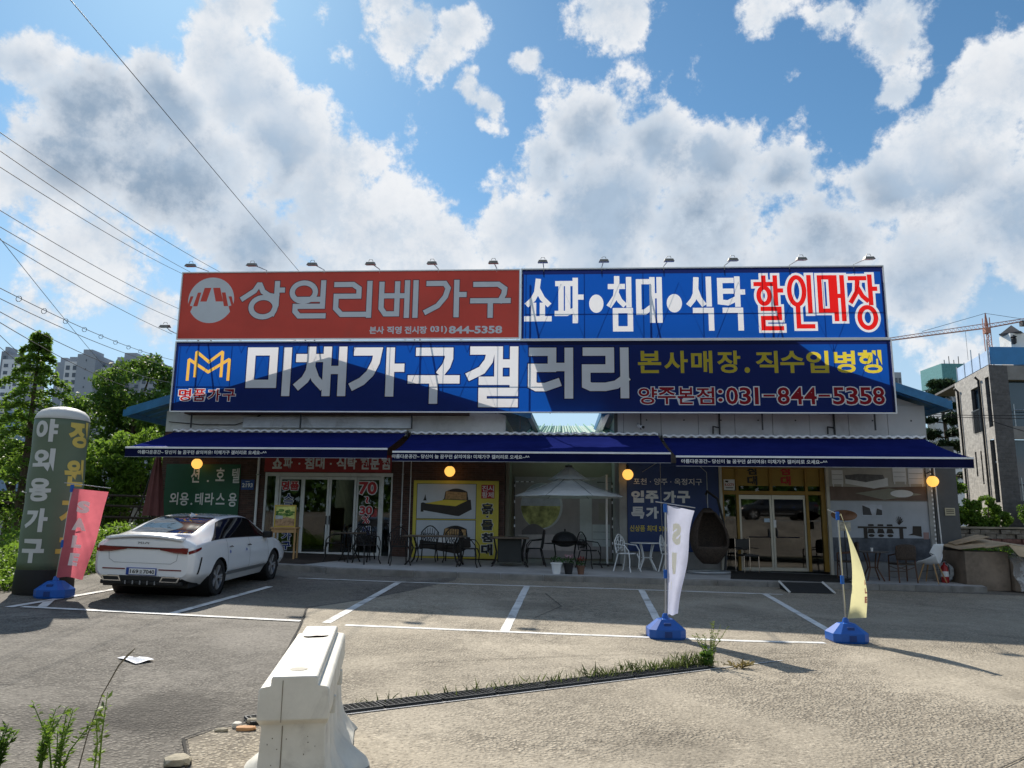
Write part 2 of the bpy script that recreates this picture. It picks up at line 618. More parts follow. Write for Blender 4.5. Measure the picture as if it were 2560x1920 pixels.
def stroke_polys(pts, t, closed=False, rnd=True):
    """convex pieces covering a stroke of width t along pts"""
    out = []
    P = [Vector((p[0], p[1])) for p in pts]
    n = len(P)
    seg = n if closed else n - 1
    for i in range(seg):
        a, b = P[i], P[(i + 1) % n]
        d = b - a
        if d.length < 1e-6:
            continue
        d.normalize()
        e = Vector((-d.y, d.x)) * (t / 2)
        out.append([tuple(a - e), tuple(b - e), tuple(b + e), tuple(a + e)])
    for i in range(n):
        if closed or 0 < i < n - 1:
            a, b, c = P[i - 1], P[i], P[(i + 1) % n]
            d1, d2 = (b - a), (c - b)
            if d1.length < 1e-6 or d2.length < 1e-6:
                continue
            d1.normalize(); d2.normalize()
            cr = d1.x * d2.y - d1.y * d2.x
            dt = max(-1, min(1, d1.dot(d2)))
            if abs(cr) < 1e-4:
                continue
            s = -1 if cr > 0 else 1
            e1 = Vector((-d1.y, d1.x)) * (t / 2 * s)
            e2 = Vector((-d2.y, d2.x)) * (t / 2 * s)
            mid = (e1 + e2)
            if mid.length > 1e-6 and dt > -0.5:
                mid = mid.normalized() * (t / 2 / max(0.4, math.sqrt((1 + dt) / 2)))
                out.append([tuple(b), tuple(b + e1), tuple(b + mid), tuple(b + e2)])
            else:
                out.append([tuple(b), tuple(b + e1), tuple(b + e2)])
    return out


RING = 'ring'
GL = {
    'mi': [[(0, .2), (.62, .2), (.62, 1), (0, 1), RING], [(1, 0), (1, 1)]],
    'chae': [[(.27, 1), (.27, .72)], [(.0, .82), (.5, .82)], [(.27, .75), (.24, .5), (.14, .3), (0, .17)], [(.29, .55), (.38, .32), (.52, .17)],
             [(.64, 0), (.64, 1)], [(1, 0), (1, 1)], [(.64, .53), (1, .53)]],
    'ga': [[(.06, 1), (.5, 1), (.46, .74), (.34, .46), (.17, .27), (0, .17)], [(.78, 0), (.78, 1)], [(.78, .6), (1, .6)]],
    'gu': [[(.17, 1), (.84, 1), (.84, .86), (.78, .7), (.68, .58)], [(0, .42), (1, .42)], [(.5, .42), (.5, 0)]],
    'gael': [[(.07, 1), (.46, 1), (.41, .8), (.25, .62), (0, .52)], [(.64, .55), (.64, 1)], [(1, .55), (1, 1)], [(.64, .75), (1, .75)],
             [(.28, .42), (1, .42), (1, .21), (.28, .21), (.28, 0), (1, 0)]],
    'reo': [[(.02, 1), (.54, 1), (.54, .62), (0, .62), (0, .22), (.12, .17), (.36, .17), (.66, .26)], [(1, 0), (1, 1)], [(.62, .64), (1, .64)]],
    'ri': [[(.02, 1), (.62, 1), (.62, .6), (0, .6), (0, .22), (.12, .17), (.5, .17), (.78, .22), (1, .36)], [(1, 0), (1, 1)]],
    'sang': [[(0, .56), (.28, .78), (.4, 1), (.5, .76), (.66, .64), (.86, .6)], [(.86, 1), (.86, .34), (.78, .1)], [(.86, .8), (1, .8)],
             [(.53, .29, .31, .29), 'oval']],
    'il': [[(.36, .72, .36, .28), 'oval'], [(.96, 1), (.96, .5)], [(.24, .5), (.96, .5), (.96, .29), (.12, .29), (.12, .14), (.25, 0), (1, 0)]],
    'ri2': [[(.0, .97), (.5, .97), (.68, .84), (.68, .6), (0, .6), (0, .22), (.18, .03), (.95, .03)], [(1, 0), (1, 1)]],
    'be': [[(0, .96), (0, .22), (.12, .05), (.46, .05), (.46, .97)], [(0, .6), (.75, .6)], [(.75, 0), (.75, 1)], [(1, 0), (1, 1)]],
    'ga2': [[(.05, .97), (.48, .97), (.57, .82), (.5, .56), (.3, .28), (0, .1)], [(.8, 0), (.8, 1)], [(.8, .62), (1, .62)]],
    'gu2': [[(.08, .96), (.72, .96), (.9, .82), (.88, .66), (.78, .46)], [(0, .45), (1, .45)], [(.5, .45), (.5, 0)]],
    'syo': [[(.5, 1), (.44, .7), (.28, .52), (.06, .4)], [(.51, .75), (.7, .54), (.94, .4)], [(.3, .36), (.3, .0)], [(.7, .36), (.7, .0)], [(0, 0), (1, 0)]],
    'pa': [[(.02, .92), (.58, .92)], [(.16, .92), (.16, .2)], [(.44, .92), (.44, .2)], [(0, .18), (.4, .18), (.72, .26)], [(.76, 0), (.76, 1)], [(.76, .58), (1, .58)]],
    'chim': [[(.34, 1), (.34, .84)], [(.02, .84), (.62, .84)], [(.34, .84), (.28, .64), (0, .48)], [(.34, .68), (.48, .56), (.66, .49)], [(.94, .47), (.94, .98)],
             [(.26, .0), (1, .0), (1, .36), (.26, .36), RING]],
    'dae': [[(.48, .95), (.02, .95), (.02, .2), (.3, .2), (.55, .3)], [(.66, 0), (.66, 1)], [(1, 0), (1, 1)], [(.66, .6), (1, .6)]],
    'sik': [[(.32, .99), (.28, .7), (.16, .58), (0, .5)], [(.33, .75), (.45, .6), (.62, .5)], [(.92, .49), (.92, 1)], [(.26, .36), (1, .36), (1, 0)]],
    'tak': [[(.52, .97), (.02, .97), (.02, .53), (.35, .51), (.66, .58)], [(.02, .75), (.5, .75)], [(.78, .48), (.78, 1)], [(.78, .73), (1, .73)],
            [(.22, .36), (.88, .36), (.88, 0)]],
    'hal': [[(.32, 1), (.32, .87)], [(.0, .87), (.62, .87)], [(.32, .64, .22, .16), 'oval'], [(.78, .48), (.78, 1)], [(.78, .74), (1, .74)],
            [(.24, .38), (.9, .38), (.9, .2), (.24, .2), (.24, 0), (.96, 0)]],
    'in': [[(.34, .72, .34, .28), 'oval'], [(.92, .3), (.92, 1)], [(.36, .36), (.36, 0), (1, 0)]],
    'mae': [[(.0, .2), (.5, .2), (.5, 1), (0, 1), RING], [(.68, 0), (.68, 1)], [(1, 0), (1, 1)], [(.68, .55), (1, .55)]],
    'jang': [[(.0, .97), (.58, .97)], [(.3, .97), (.24, .7), (0, .52)], [(.32, .75), (.46, .62), (.64, .54)], [(.8, .48), (.8, 1)], [(.8, .76), (1, .76)],
             [(.62, .2, .33, .2), 'oval']],
}


def glyph_polys(key, x0, z0, x1, z1, t, grow=0.0):
    out = []
    h = t / 2
    mx = lambda p: (x0 + h + p[0] * (x1 - x0 - t), z0 + h + p[1] * (z1 - z0 - t))
    for st in GL[key]:
        if st[-1] == 'oval':
            cx, cy, rx, ry = st[0]
            c = mx((cx, cy))
            pts = arc(c[0], c[1], rx * (x1 - x0 - t), ry * (z1 - z0 - t))
            out += stroke_polys(pts, t + 2 * grow, True)
        elif st[-1] == RING:
            out += stroke_polys([mx(p) for p in st[:-1]], t + 2 * grow, True)
        else:
            pts = [Vector(mx(p)) for p in st]
            if grow:
                d = (pts[0] - pts[1]).normalized() * grow
                pts[0] = pts[0] + d
                d = (pts[-1] - pts[-2]).normalized() * grow
                pts[-1] = pts[-1] + d
            else:
                # run the square ends out by half a stroke where the letter box ends
                pass
            d0 = (pts[0] - pts[1]).normalized() * h
            d1 = (pts[-1] - pts[-2]).normalized() * h
            pts[0] = pts[0] + d0 * 0.98
            pts[-1] = pts[-1] + d1 * 0.98
            out += stroke_polys(pts, t + 2 * grow)
    return out


def partition(rect, layers):
    """cut one flat sheet into separately coloured print areas; later layers win.
    layers: [(key, polys)], returns {key: (verts, tris)}; key None is the ground colour"""
    x0, z0, x1, z1 = rect
    vs = [Vector((x0, z0)), Vector((x1, z0)), Vector((x1, z1)), Vector((x0, z1))]
    fs = [[0, 1, 2, 3]]
    own = [-1]
    for li, (key, polys) in enumerate(layers):
        for p in polys:
            area = sum(p[i][0] * p[(i + 1) % len(p)][1] - p[(i + 1) % len(p)][0] * p[i][1] for i in range(len(p)))
            if abs(area) < 1e-9:
                continue
            q = p if area > 0 else p[::-1]
            o = len(vs)
            vs += [Vector(a) for a in q]
            fs.append(list(range(o, o + len(q))))
            own.append(li)
    r = delaunay_2d_cdt(vs, [], fs, 0, 1e-5, False)
    rv, rf = r[0], r[2]
    V2 = np.array([(q.x, q.y) for q in rv])
    T3 = np.array(rf)
    cen = V2[T3].mean(axis=1)
    best = np.full(len(T3), -1)
    inside = (cen[:, 0] > x0) & (cen[:, 0] < x1) & (cen[:, 1] > z0) & (cen[:, 1] < z1)
    for f, li in zip(fs[1:], own[1:]):
        q = np.array([(vs[i].x, vs[i].y) for i in f])
        c = np.nonzero((cen[:, 0] > q[:, 0].min()) & (cen[:, 0] < q[:, 0].max()) & (cen[:, 1] > q[:, 1].min()) & (cen[:, 1] < q[:, 1].max()))[0]
        if not len(c):
            continue
        ok = np.ones(len(c), bool)
        for i in range(len(q)):
            e = q[(i + 1) % len(q)] - q[i]
            d = cen[c] - q[i]
            ok &= (e[0] * d[:, 1] - e[1] * d[:, 0]) >= -1e-9
        best[c[ok]] = np.maximum(best[c[ok]], li)
    res = {}
    for k, tri in enumerate(rf):
        if not inside[k]:
            continue
        res.setdefault(None if best[k] < 0 else layers[best[k]][0], []).append(tri)
    outd = {}
    for key, tris in res.items():
        idx = {}
        nv, nf = [], []
        for tri in tris:
            f = []
            for i in tri:
                if i not in idx:
                    idx[i] = len(nv)
                    nv.append((rv[i].x, 0.0, rv[i].y))
                f.append(idx[i])
            nf.append(tuple(f))
        outd[key] = (nv, nf)
    return outd


def tris_of(vf):
    vs, fs = vf
    return [[vs[i] for i in f] for f in fs]

# ------------------------------------------------------------------ materials used below
WHITE = mat('white_paint', (0.78, 0.77, 0.74), 0.5, var=0.06, dirt=0.25)
WHITEM = mat('white_metal', (0.8, 0.8, 0.8), 0.35, var=0.04)
BLACKM = mat('black_metal', (0.018, 0.018, 0.02), 0.45, var=0.2)
DARKM = mat('dark_metal', (0.05, 0.05, 0.055), 0.5, var=0.2)
STEEL = mat('steel', (0.45, 0.46, 0.47), 0.35, 0.9, var=0.1)
GALV = mat('galvanised', (0.42, 0.44, 0.46), 0.5, 0.6, var=0.2)
CHROME = mat('chrome', (0.75, 0.75, 0.76), 0.12, 1.0, var=0)
PLASTER = mat('plaster', (0.60, 0.60, 0.59), 0.9, var=0.1, vscale=1.2, bump=0.15, dirt=0.45)
PANELM = mat('wall_panel', (0.46, 0.46, 0.47), 0.7, var=0.06, vscale=0.8, dirt=0.35)
GREYWALL = mat('dark_grey_panel', (0.10, 0.105, 0.11), 0.7, var=0.08, dirt=0.2)
BRICKB = brick_mat('brown_brick', (0.11, 0.052, 0.04), (0.065, 0.034, 0.028), (0.11, 0.09, 0.075), 4.5, 0.9, 0.27, 0.6)
BLUEROOF = mat('blue_roof_metal', (0.03, 0.16, 0.34), 0.5, var=0.15)
GREENROOF = mat('green_corrugated', (0.45, 0.72, 0.64), 0.5, var=0.08, transl=0.6)
CONC = mat('walkway_concrete', (0.40, 0.40, 0.40), 0.9, var=0.12, vscale=1.5, bump=0.3, bscale=60, dirt=0.3)
WOOD = mat('light_wood', (0.42, 0.25, 0.11), 0.6, var=0.15)
DWOOD = mat('dark_wood', (0.10, 0.045, 0.025), 0.5, var=0.2)
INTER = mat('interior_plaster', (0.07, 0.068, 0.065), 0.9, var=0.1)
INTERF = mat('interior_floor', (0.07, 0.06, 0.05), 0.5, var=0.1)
GLASS = glass('window_glass', (0.55, 0.62, 0.60), 1.0, 0.05)

# ------------------------------------------------------------------ ground
ASPH = pave_mat('asphalt', (0.178, 0.162, 0.138), (0.25, 0.23, 0.20), (0.045, 0.04, 0.035), 30, 0.5, 1.5, 1.0, 1.0, (0.24, 0.215, 0.165), ((-2.75, 6.6, .9, .55), (-3.4, 6.2, .7, .4), (-6.0, 12.2, 1.6, .4)))
CONP = pave_mat('worn_concrete', (0.335, 0.292, 0.226), (0.425, 0.376, 0.298), (0.11, 0.093, 0.072), 30, 0.4, 1.5, 1.0, 1.0, (0.42, 0.37, 0.285), ((5.5, 8.0, .8, .35), (1.2, 6.0, .7, .3), (8.5, 10.5, 1.0, .35), (.4, 13.5, 1.1, .4), (4.0, 14.0, .9, .35)))
SOIL = mat('soil', (0.11, 0.10, 0.055), 0.95, var=0.3, vscale=0.7, bump=0.6, bscale=6)
PAINT = mat('road_paint', (0.70, 0.70, 0.68), 0.75, var=0.15, vscale=3.2, dirt=0.8, bump=0.2, bscale=60)


def sheet(name, poly, dz, m, kind='structure'):
    b = MB()
    b.add([(x, y, gz(x, y) + dz) for x, y in poly], [tuple(range(len(poly)))])
    return tag(b.build(name, m, fix=False), kind=kind)


b = MB()
xs = [-700, -300, -120, -60, -30, -16, -8, 0, 8, 19, 40, 90, 250, 700]
ys = [-300, -80, -30, -12, 0, 12, 24, 40, 80, 200, 500, 1200]
b.add([(x, y, gz(x, y) - 0.05) for y in ys for x in xs],
      [(j * len(xs) + i, j * len(xs) + i + 1, (j + 1) * len(xs) + i + 1, (j + 1) * len(xs) + i) for j in range(len(ys) - 1) for i in range(len(xs) - 1)])
tag(b.build('terrain', SOIL, fix=False), kind='structure')
lot = sheet('parking_lot_asphalt', [(-8.2, -1.5), (19, -1.5), (19, 24), (-8.6, 24)], 0.0, ASPH)
conc = sheet('concrete_pavement', [(-1.75, -1.5), (-1.9, 0), (-2.05, 5.31), (-2.15, 5.52), (-2.31, 5.85), (-2.21, 6.09), (-1.97, 6.33), (-2.4, 8.5),
                                   (-2.87, 11.05), (-3.15, 12.35), (-2.52, 13.5), (-1.95, 14.93), (-1.2, 17.2), (-1.2, 18.2), (19, 18.6), (19, -1.5)], 0.006, CONP)

# the road behind the lot lies about two metres higher, up a concrete apron
def strip(name, xs_, ring, m):
    b = MB()
    n_ = len(ring)
    b.add([(x, y, z) for x in xs_ for (y, z) in ring], [(i * n_ + j, (i + 1) * n_ + j, (i + 1) * n_ + j + 1, i * n_ + j + 1) for i in range(len(xs_) - 1) for j in range(n_ - 1)])
    return tag(b.build(name, m, smooth=True), kind='structure')


strip('entrance_apron', (-40, -16, 0, 19, 45), ((-1.5, 0.0), (-3.2, 0.5), (-4.8, 1.6), (-5.6, 1.95)), ASPH)
strip('road', (-60, 0, 60), ((-5.6, 1.96), (-13.5, 2.05), (-13.7, 2.2), (-16, 2.25)), ASPH)


def ribbon(name, pts, w, dz, m, parent=None, kind=None, jit=0.0, seed=1):
    rnd = random.Random(seed)
    P = []
    for i in range(len(pts) - 1):
        a, c = Vector(pts[i]), Vector(pts[i + 1])
        n = max(1, int((c - a).length / 0.25)) if jit else 1
        for k in range(n):
            P.append(a.lerp(c, k / n))
    P.append(Vector(pts[-1]))
    vs, fs = [], []
    for i, p in enumerate(P):
        a, c = P[max(0, i - 1)], P[min(len(P) - 1, i + 1)]
        d = (c - a).normalized()
        e = Vector((-d.y, d.x)) * (w / 2)
        for s in (-1, 1):
            q = p + e * s * (1 + rnd.uniform(-jit, jit))
            vs.append((q.x, q.y, gz(q.x, q.y) + dz))
        if i:
            o = 2 * i
            fs.append((o - 2, o - 1, o + 1, o))
    b = MB()
    b.add(vs, fs)
    o = b.build(name, m, parent, fix=False)
    if kind:
        o['kind'] = kind
    return o


for i, pts in enumerate([
        [(-7.07, 11.44), (-5.0, 11.28), (-2.93, 11.1)], [(-2.26, 10.9), (0.5, 10.84), (3.25, 10.83), (4.35, 10.92)],
        [(-4.45, 16.45), (-2.34, 16.43), (1.96, 16.64), (5.83, 16.77)],
        [(-4.84, 11.31), (-4.54, 14.85)], [(-2.55, 11.02), (-2.32, 16.36)], [(-0.06, 10.92), (0.36, 16.5)], [(2.16, 10.9), (2.79, 16.58)],
        [(4.72, 10.95), (5.44, 16.68)], [(-7.21, 11.35), (-6.9, 13.52), (-6.6, 15.8)], [(-7.09, 12.14), (-6.81, 11.48)]]):
    ribbon('parking_line', pts, 0.13 if i > 2 else 0.12, 0.011, PAINT, None, 'structure', 0.06, i)
CRACKM = mat('crack_dark', (0.025, 0.023, 0.02), 0.95, var=0.3)  # near-black colour for flat ribbons along the crack lines
for i, (pts, w) in enumerate([
        ([(-2.0, 6.36), (-2.24, 6.1), (-2.34, 5.85), (-2.18, 5.52), (-2.07, 5.2)], 0.02), ([(-2.42, 8.5), (-2.9, 11.05), (-3.18, 12.35), (-2.55, 13.5), (-1.98, 14.9)], 0.022),
        ([(-6.9, 10.2), (-5.6, 10.9), (-4.9, 10.7), (-4.2, 10.85)], 0.014), ([(-6.6, 7.6), (-5.4, 7.4), (-5.1, 7.1), (-4.4, 7.2)], 0.012),
        ([(7.1, 16.1), (9.2, 15.4), (11.5, 15.0)], 0.02), ([(3.12, 9.62), (3.9, 9.95)], 0.012), ([(-5.6, 6.4), (-4.6, 6.6), (-4.1, 6.3)], 0.012), ([(-1.2, 8.6), (.6, 9.3), (2.4, 9.9), (4.0, 10.1)], .008), ([(3.2, 5.6), (4.6, 6.7), (6.4, 7.2), (9.0, 8.6)], .009), ([(.4, 12.2), (.9, 13.6), (.7, 15.4)], .012)]):
    o = ribbon('crack', pts, w, 0.0145, CRACKM, conc if i in (1, 4, 5, 7, 8, 9, 10) else lot, None, 0.5, 40 + i)

# ------------------------------------------------------------------ walkway in front of the shop
b = MB()
front = [(-9.4, 3.2), (-6.6, 3.62), (-5.2, 3.72), (-4.35, 3.72), (-3.9, 3.98), (-1.9, 3.9), (1.0, 3.58), (3.8, 3.22), (6.2, 2.72), (11.65, 1.75)]
edge = [F(u, v, 0) for u, v in front] + [F(12.1, 0.3, 0), F(12.1, -3.5, 0), F(-10.1, -3.5, 0), F(-10.1, 3.0, 0)]
n = len(edge)
vs = [(p.x, p.y, gz(p.x, p.y) + 0.13) for p in edge] + [(p.x, p.y, gz(p.x, p.y) - 0.04) for p in edge]
b.add(vs, [tuple(range(n))] + [(i, n + i, n + (i + 1) % n, (i + 1) % n) for i in range(n)])
bm = bmesh.new()
me = b.mesh('walkway', CONC)
walk = tag(obj('walkway', me), kind='structure')

# kerb blocks along the walkway edge
KERB = mat('kerb_concrete', (0.23, 0.22, 0.205), 0.95, var=0.2, vscale=3, bump=0.5, bscale=30, dirt=0.55)
rnd = random.Random(2)
fp = [F(u, v, 0) for u, v in front]
for a, c in zip(fp[:-1], fp[1:]):
    a, c = Vector((a.x, a.y)), Vector((c.x, c.y))
    n_ = max(1, round((c - a).length / 1.0))
    d_ = (c - a).normalized(); e_ = Vector((d_.y, -d_.x))
    for k in range(n_):
        p, q = a.lerp(c, (k + .008) / n_), a.lerp(c, (k + .992) / n_)
        b = MB()
        o_ = e_ * (.022 + rnd.uniform(0, .006)); i_ = e_ * -.10
        tz = .122 + rnd.uniform(-.004, .004)
        cs = [p + o_, q + o_, q + i_, p + i_]
        vs = [(w.x, w.y, gz(w.x, w.y) - .02) for w in cs] + [(w.x, w.y, gz(w.x, w.y) + tz) for w in cs]
        cs2 = [p + o_ * .4, q + o_ * .4]
        vs += [(w.x, w.y, gz(w.x, w.y) + .1345) for w in cs2 + cs[2:]]
        b.add(vs, [(0, 1, 5, 4), (1, 2, 6, 5), (3, 0, 4, 7), (4, 5, 9, 8), (5, 6, 10, 9), (7, 4, 8, 11), (8, 9, 10, 11)])
        b.build('kerb_block', KERB, walk)

# ------------------------------------------------------------------ left shop building
FLOORZ = 0.45
LB = fthing('shop_building', 'brown brick shop with white plaster gable and blue roof edge behind the red sign', 'building', 0, 0, 0)


def lbox(name, m, u0, v0, z0, u1, v1, z1, parent, bev=0):
    b = MB()
    (b.bbox(u0, -v1, z0, u1, -v0, z1, bev) if bev else b.box(u0, -v1, z0, u1, -v0, z1))
    return b.build(name, m, parent)


lbox('brick_wall', BRICKB, -10.1, -0.25, 0.4, -7.02, 0, 4.22, LB)
lbox('brick_wall', BRICKB, -3.34, -0.25, 0.4, -0.17, 0, 4.22, LB)
lbox('lintel', BRICKB, -7.02, -0.25, 3.06, -3.34, 0, 4.22, LB)
b = MB()
b.prism_y([(-10.1, 4.222), (-0.17, 4.222), (-0.17, 4.72), (-5.3, 6.3), (-10.1, 4.82)], 0, 0.25)
b.build('gable_wall', PLASTER, LB)
lbox('side_wall', PLASTER, -10.098, -12, 0.3, -9.9, -0.252, 4.75, LB)
lbox('side_wall', PLASTER, -0.37, -12, 0.3, -0.172, -0.252, 4.7, LB)
lbox('blank_sign_box', mat('faded_sign_box', (0.62, 0.65, 0.67), 0.6, var=0.12, vscale=2, dirt=0.5), -7.75, 0.004, 4.33, -2.84, 0.14, 4.65, LB, 0.015)
lbox('beam', mat('rusty_beam', (0.09, 0.055, 0.04), 0.8, var=0.3), -9.4, 0.003, 4.70, -1.2, 0.35, 4.80, LB)
for s, (ue, ze) in ((-1, (-11.06, 4.8)), (1, (0.47, 4.78))):
    ur, zr = -5.3, 6.52
    b = MB()
    nrib = 26
    for i in range(nrib):
        f0, f1 = i / nrib, (i + 0.92) / nrib
        v0, v1 = -12 + 12.4 * f0, -12 + 12.4 * f1
        for (va, vb, dz) in ((v0, v0 + 0.02, 0.05), (v0 + 0.02, v1, 0.0)):
            b.add([(ur, -va, zr + dz), (ue, -va, ze + dz), (ue, -vb, ze + dz), (ur, -vb, zr + dz),
                   (ur, -va, zr - 0.06), (ue, -va, ze - 0.06), (ue, -vb, ze - 0.06), (ur, -vb, zr - 0.06)],
                  [(0, 1, 2, 3), (4, 7, 6, 5), (0, 4, 5, 1), (1, 5, 6, 2), (2, 6, 7, 3), (3, 7, 4, 0)])
    rf = b.build('roof', BLUEROOF, LB)
    b = MB()
    b.prism_y([(ur, zr + 0.06), (ue, ze + 0.06), (ue + 0.03 * s, ze - 0.2), (ur, zr - 0.2)], -0.47, -0.43)
    b.build('fascia', BLUEROOF, rf)
    b = MB()
    b.box(min(ue, ue + .1 * s), -0.46, ze - 0.19, max(ue, ue + .1 * s), 12, ze + 0.0)
    b.build('gutter', BLUEROOF, rf)
# flashing that runs down from the eave into the yard roof
b = MB()
b.add([(0.47, -0.4, 4.78), (0.58, -0.4, 4.76), (0.86, 0.5, 4.22), (0.74, 0.5, 4.22), (0.47, -0.36, 4.6), (0.58, -0.36, 4.6), (0.86, .54, 4.1), (0.74, .54, 4.1)],
      [(0, 1, 2, 3), (7, 6, 5, 4), (0, 4, 5, 1), (1, 5, 6, 2), (2, 6, 7, 3), (3, 7, 4, 0)])
b.build('flashing', GALV, LB)
b = MB()
b.tube([(-9.98, -0.06, 4.5), (-9.0, -0.05, 4.42), (-8.0, -0.05, 4.42), (-7.6, -0.06, 4.55), (-7.2, -0.16, 4.7)], 0.013, 6)
b.build('wall_cable', BLACKM, LB)
# interior
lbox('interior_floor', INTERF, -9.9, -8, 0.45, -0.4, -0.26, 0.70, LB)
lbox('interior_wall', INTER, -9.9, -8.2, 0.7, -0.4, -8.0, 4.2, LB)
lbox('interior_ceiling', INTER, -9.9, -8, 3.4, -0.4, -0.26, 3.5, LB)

# sliding glass entrance (white frame, six lights)
DF = mat('door_frame_white', (0.66, 0.66, 0.64), 0.45, var=0.05, dirt=0.3)
lbox('door_frame', DF, -7.02, -0.12, 2.96, -3.34, 0.03, 3.06, LB)
lbox('door_sill', DF, -7.02, -0.12, 0.68, -3.34, 0.06, 0.745, LB)
for (a, c) in ((-7.02, -6.96), (-6.71, -6.61), (-3.67, -3.59), (-3.38, -3.342)):
    lbox('door_jamb', DF, a, -0.11, 0.745, c, 0.02, 2.96, LB)
for i, (a, c) in enumerate(((-6.605, -5.92), (-5.915, -5.15), (-5.14, -4.375), (-4.37, -3.675))):
    d = MB()
    w = 0.055 if i != 1 else 0.06
    vv = 0.0 if i in (1, 2) else 0.035
    d.box(a, vv - 0.02, 0.75, a + w, vv + 0.02, 2.95)
    d.box(c - w, vv - 0.02, 0.75, c, vv + 0.02, 2.95)
    d.box(a + w, vv - 0.018, 0.75, c - w, vv + 0.018, 0.86)
    d.box(a + w, vv - 0.018, 2.87, c - w, vv + 0.018, 2.95)
    dr = d.build('sliding_door', DF, LB)
    g = MB()
    g.rect(a + w, 0.86, c - w, 2.87, vv)
    g.build('pane', GLASS, dr, fix=False)
    if i in (1, 2):
        h = MB()
        x = c - 0.04 if i == 1 else a + 0.04
        h.bbox(x - 0.015, vv - 0.05, 1.62, x + 0.015, vv - 0.02, 1.86, 0.006)
        h.build('handle', BLACKM, dr)
for a, c in ((-6.958, -6.712), (-3.588, -3.382)):
    g = MB()
    g.rect(a, 0.745, c, 2.96, -0.0)
    g.build('side_light', GLASS, LB, fix=False)
REDP = mat('red_print', (0.42, 0.02, 0.025), 0.5, var=0.05)
NAVYP = mat('navy_print', (0.02, 0.03, 0.16), 0.5, var=0.05)
WHITEP = mat('white_print', (0.74, 0.74, 0.74), 0.5, var=0.04)
YELP = mat('yellow_print', (0.74, 0.58, 0.06), 0.5, var=0.05)


def door_text(s, x0, z0, x1, z1, y, m, bold=0.04):
    vs, fs = fit_text(s, x0, z0, x1, z1, bold + 0.05, 3, bold)
    q = MB(); q.add([(x, y + 0.004, z) for x, z in vs], fs); q.build('lettering_outline', WHITEP, LB, fix=False)
    lettering(LB, 'lettering', s, x0, z0, x1, z1, y, m, bold)


door_text('명품', -6.52, 2.56, -6.02, 2.82, -0.05, REDP)
for k, ch in enumerate('스크래치가구'):
    z = 2.24 - k * 0.265
    door_text(ch, -6.43, z, -6.16, z + 0.22, -0.05, NAVYP, 0.03)
door_text('70', -4.29, 2.46, -3.78, 2.82, -0.05, REDP)
door_text('≀', -4.1, 2.22, -3.98, 2.4, -0.05, REDP)
door_text('30', -4.24, 1.9, -3.88, 2.14, -0.05, REDP)
door_text('%', -4.16, 1.66, -3.95, 1.86, -0.05, REDP, 0.02)
door_text('세', -4.2, 1.34, -3.92, 1.58, -0.05, NAVYP, 0.03)

# boards fixed to the left front
RS = fthing('fascia_sign', 'dark red shop sign with white lettering above the sliding glass doors', 'sign', -5.2, 0.03, 3.06)
b = MB(); b.bbox(-1.84, -0.06, 0.02, 1.82, 0.02, 0.50, 0.01); b.build('board', mat('dark_red_board', (0.36, 0.03, 0.035), 0.55, var=0.08, dirt=0.2), RS)
for s, a, c in (('쇼', -1.61, -1.33), ('파', -1.29, -1.03), ('·', -0.86, -0.8), ('침', -.68, -.4), ('대', -.36, -.1), ('·', .05, .11), ('식', .24, .52), ('탁', .56, .82), ('전', .92, 1.18), ('문', 1.22, 1.48), ('점', 1.52, 1.78)):
    lettering(RS, 'letter', s, a, 0.22 if s == '·' else 0.10, c, 0.28 if s == '·' else 0.43, -0.064, WHITEP, 0.04)
GP = fthing('wall_banner', 'dark green wall banner with white Korean lettering left of the entrance', 'banner', -8.85, 0.02, 1.2)
b = MB(); b.box(-1.1, -0.015, 0.0, 1.1, 0.0, 2.08); b.build('sheet', mat('green_banner', (0.012, 0.09, 0.045), 0.5, var=0.08), GP)
for s, a, c, z0, z1 in (('션', -0.35, -0.1, 1.55, 1.97), ('.', .13, .19, 1.57, 1.63), ('호', .38, .64, 1.6, 1.98), ('텔', .86, 1.08, 1.55, 1.97),
                        ('외', -.92, -.67, .92, 1.27), ('용', -.62, -.36, .9, 1.27), ('.', -.3, -.24, .92, .98), ('테', -.17, .06, .92, 1.27), ('라', .12, .38, .92, 1.27), ('스', .44, .7, .94, 1.26), ('용', .8, 1.05, .88, 1.27)):
    lettering(GP, 'letter', s, a, z0, c, z1, -0.019, WHITEP, 0.02)
HN = fthing('house_number_plate', 'small blue house number plate reading 2193 on brick', 'sign', -7.52, 0.02, 2.56)
b = MB(); b.bbox(-0.19, -0.02, 0, 0.19, 0, 0.29, 0.01); b.build('plate', mat('blue_plate', (0.02, 0.06, 0.22), 0.4, var=0.03), HN)
lettering(HN, 'lettering', '2193', -0.155, 0.07, 0.155, 0.19, -0.023, WHITEP, 0.03)
b = MB(); b.rect(-0.06, 0.225, 0.06, 0.24, -0.023); b.build('rule', WHITEP, HN, fix=False)

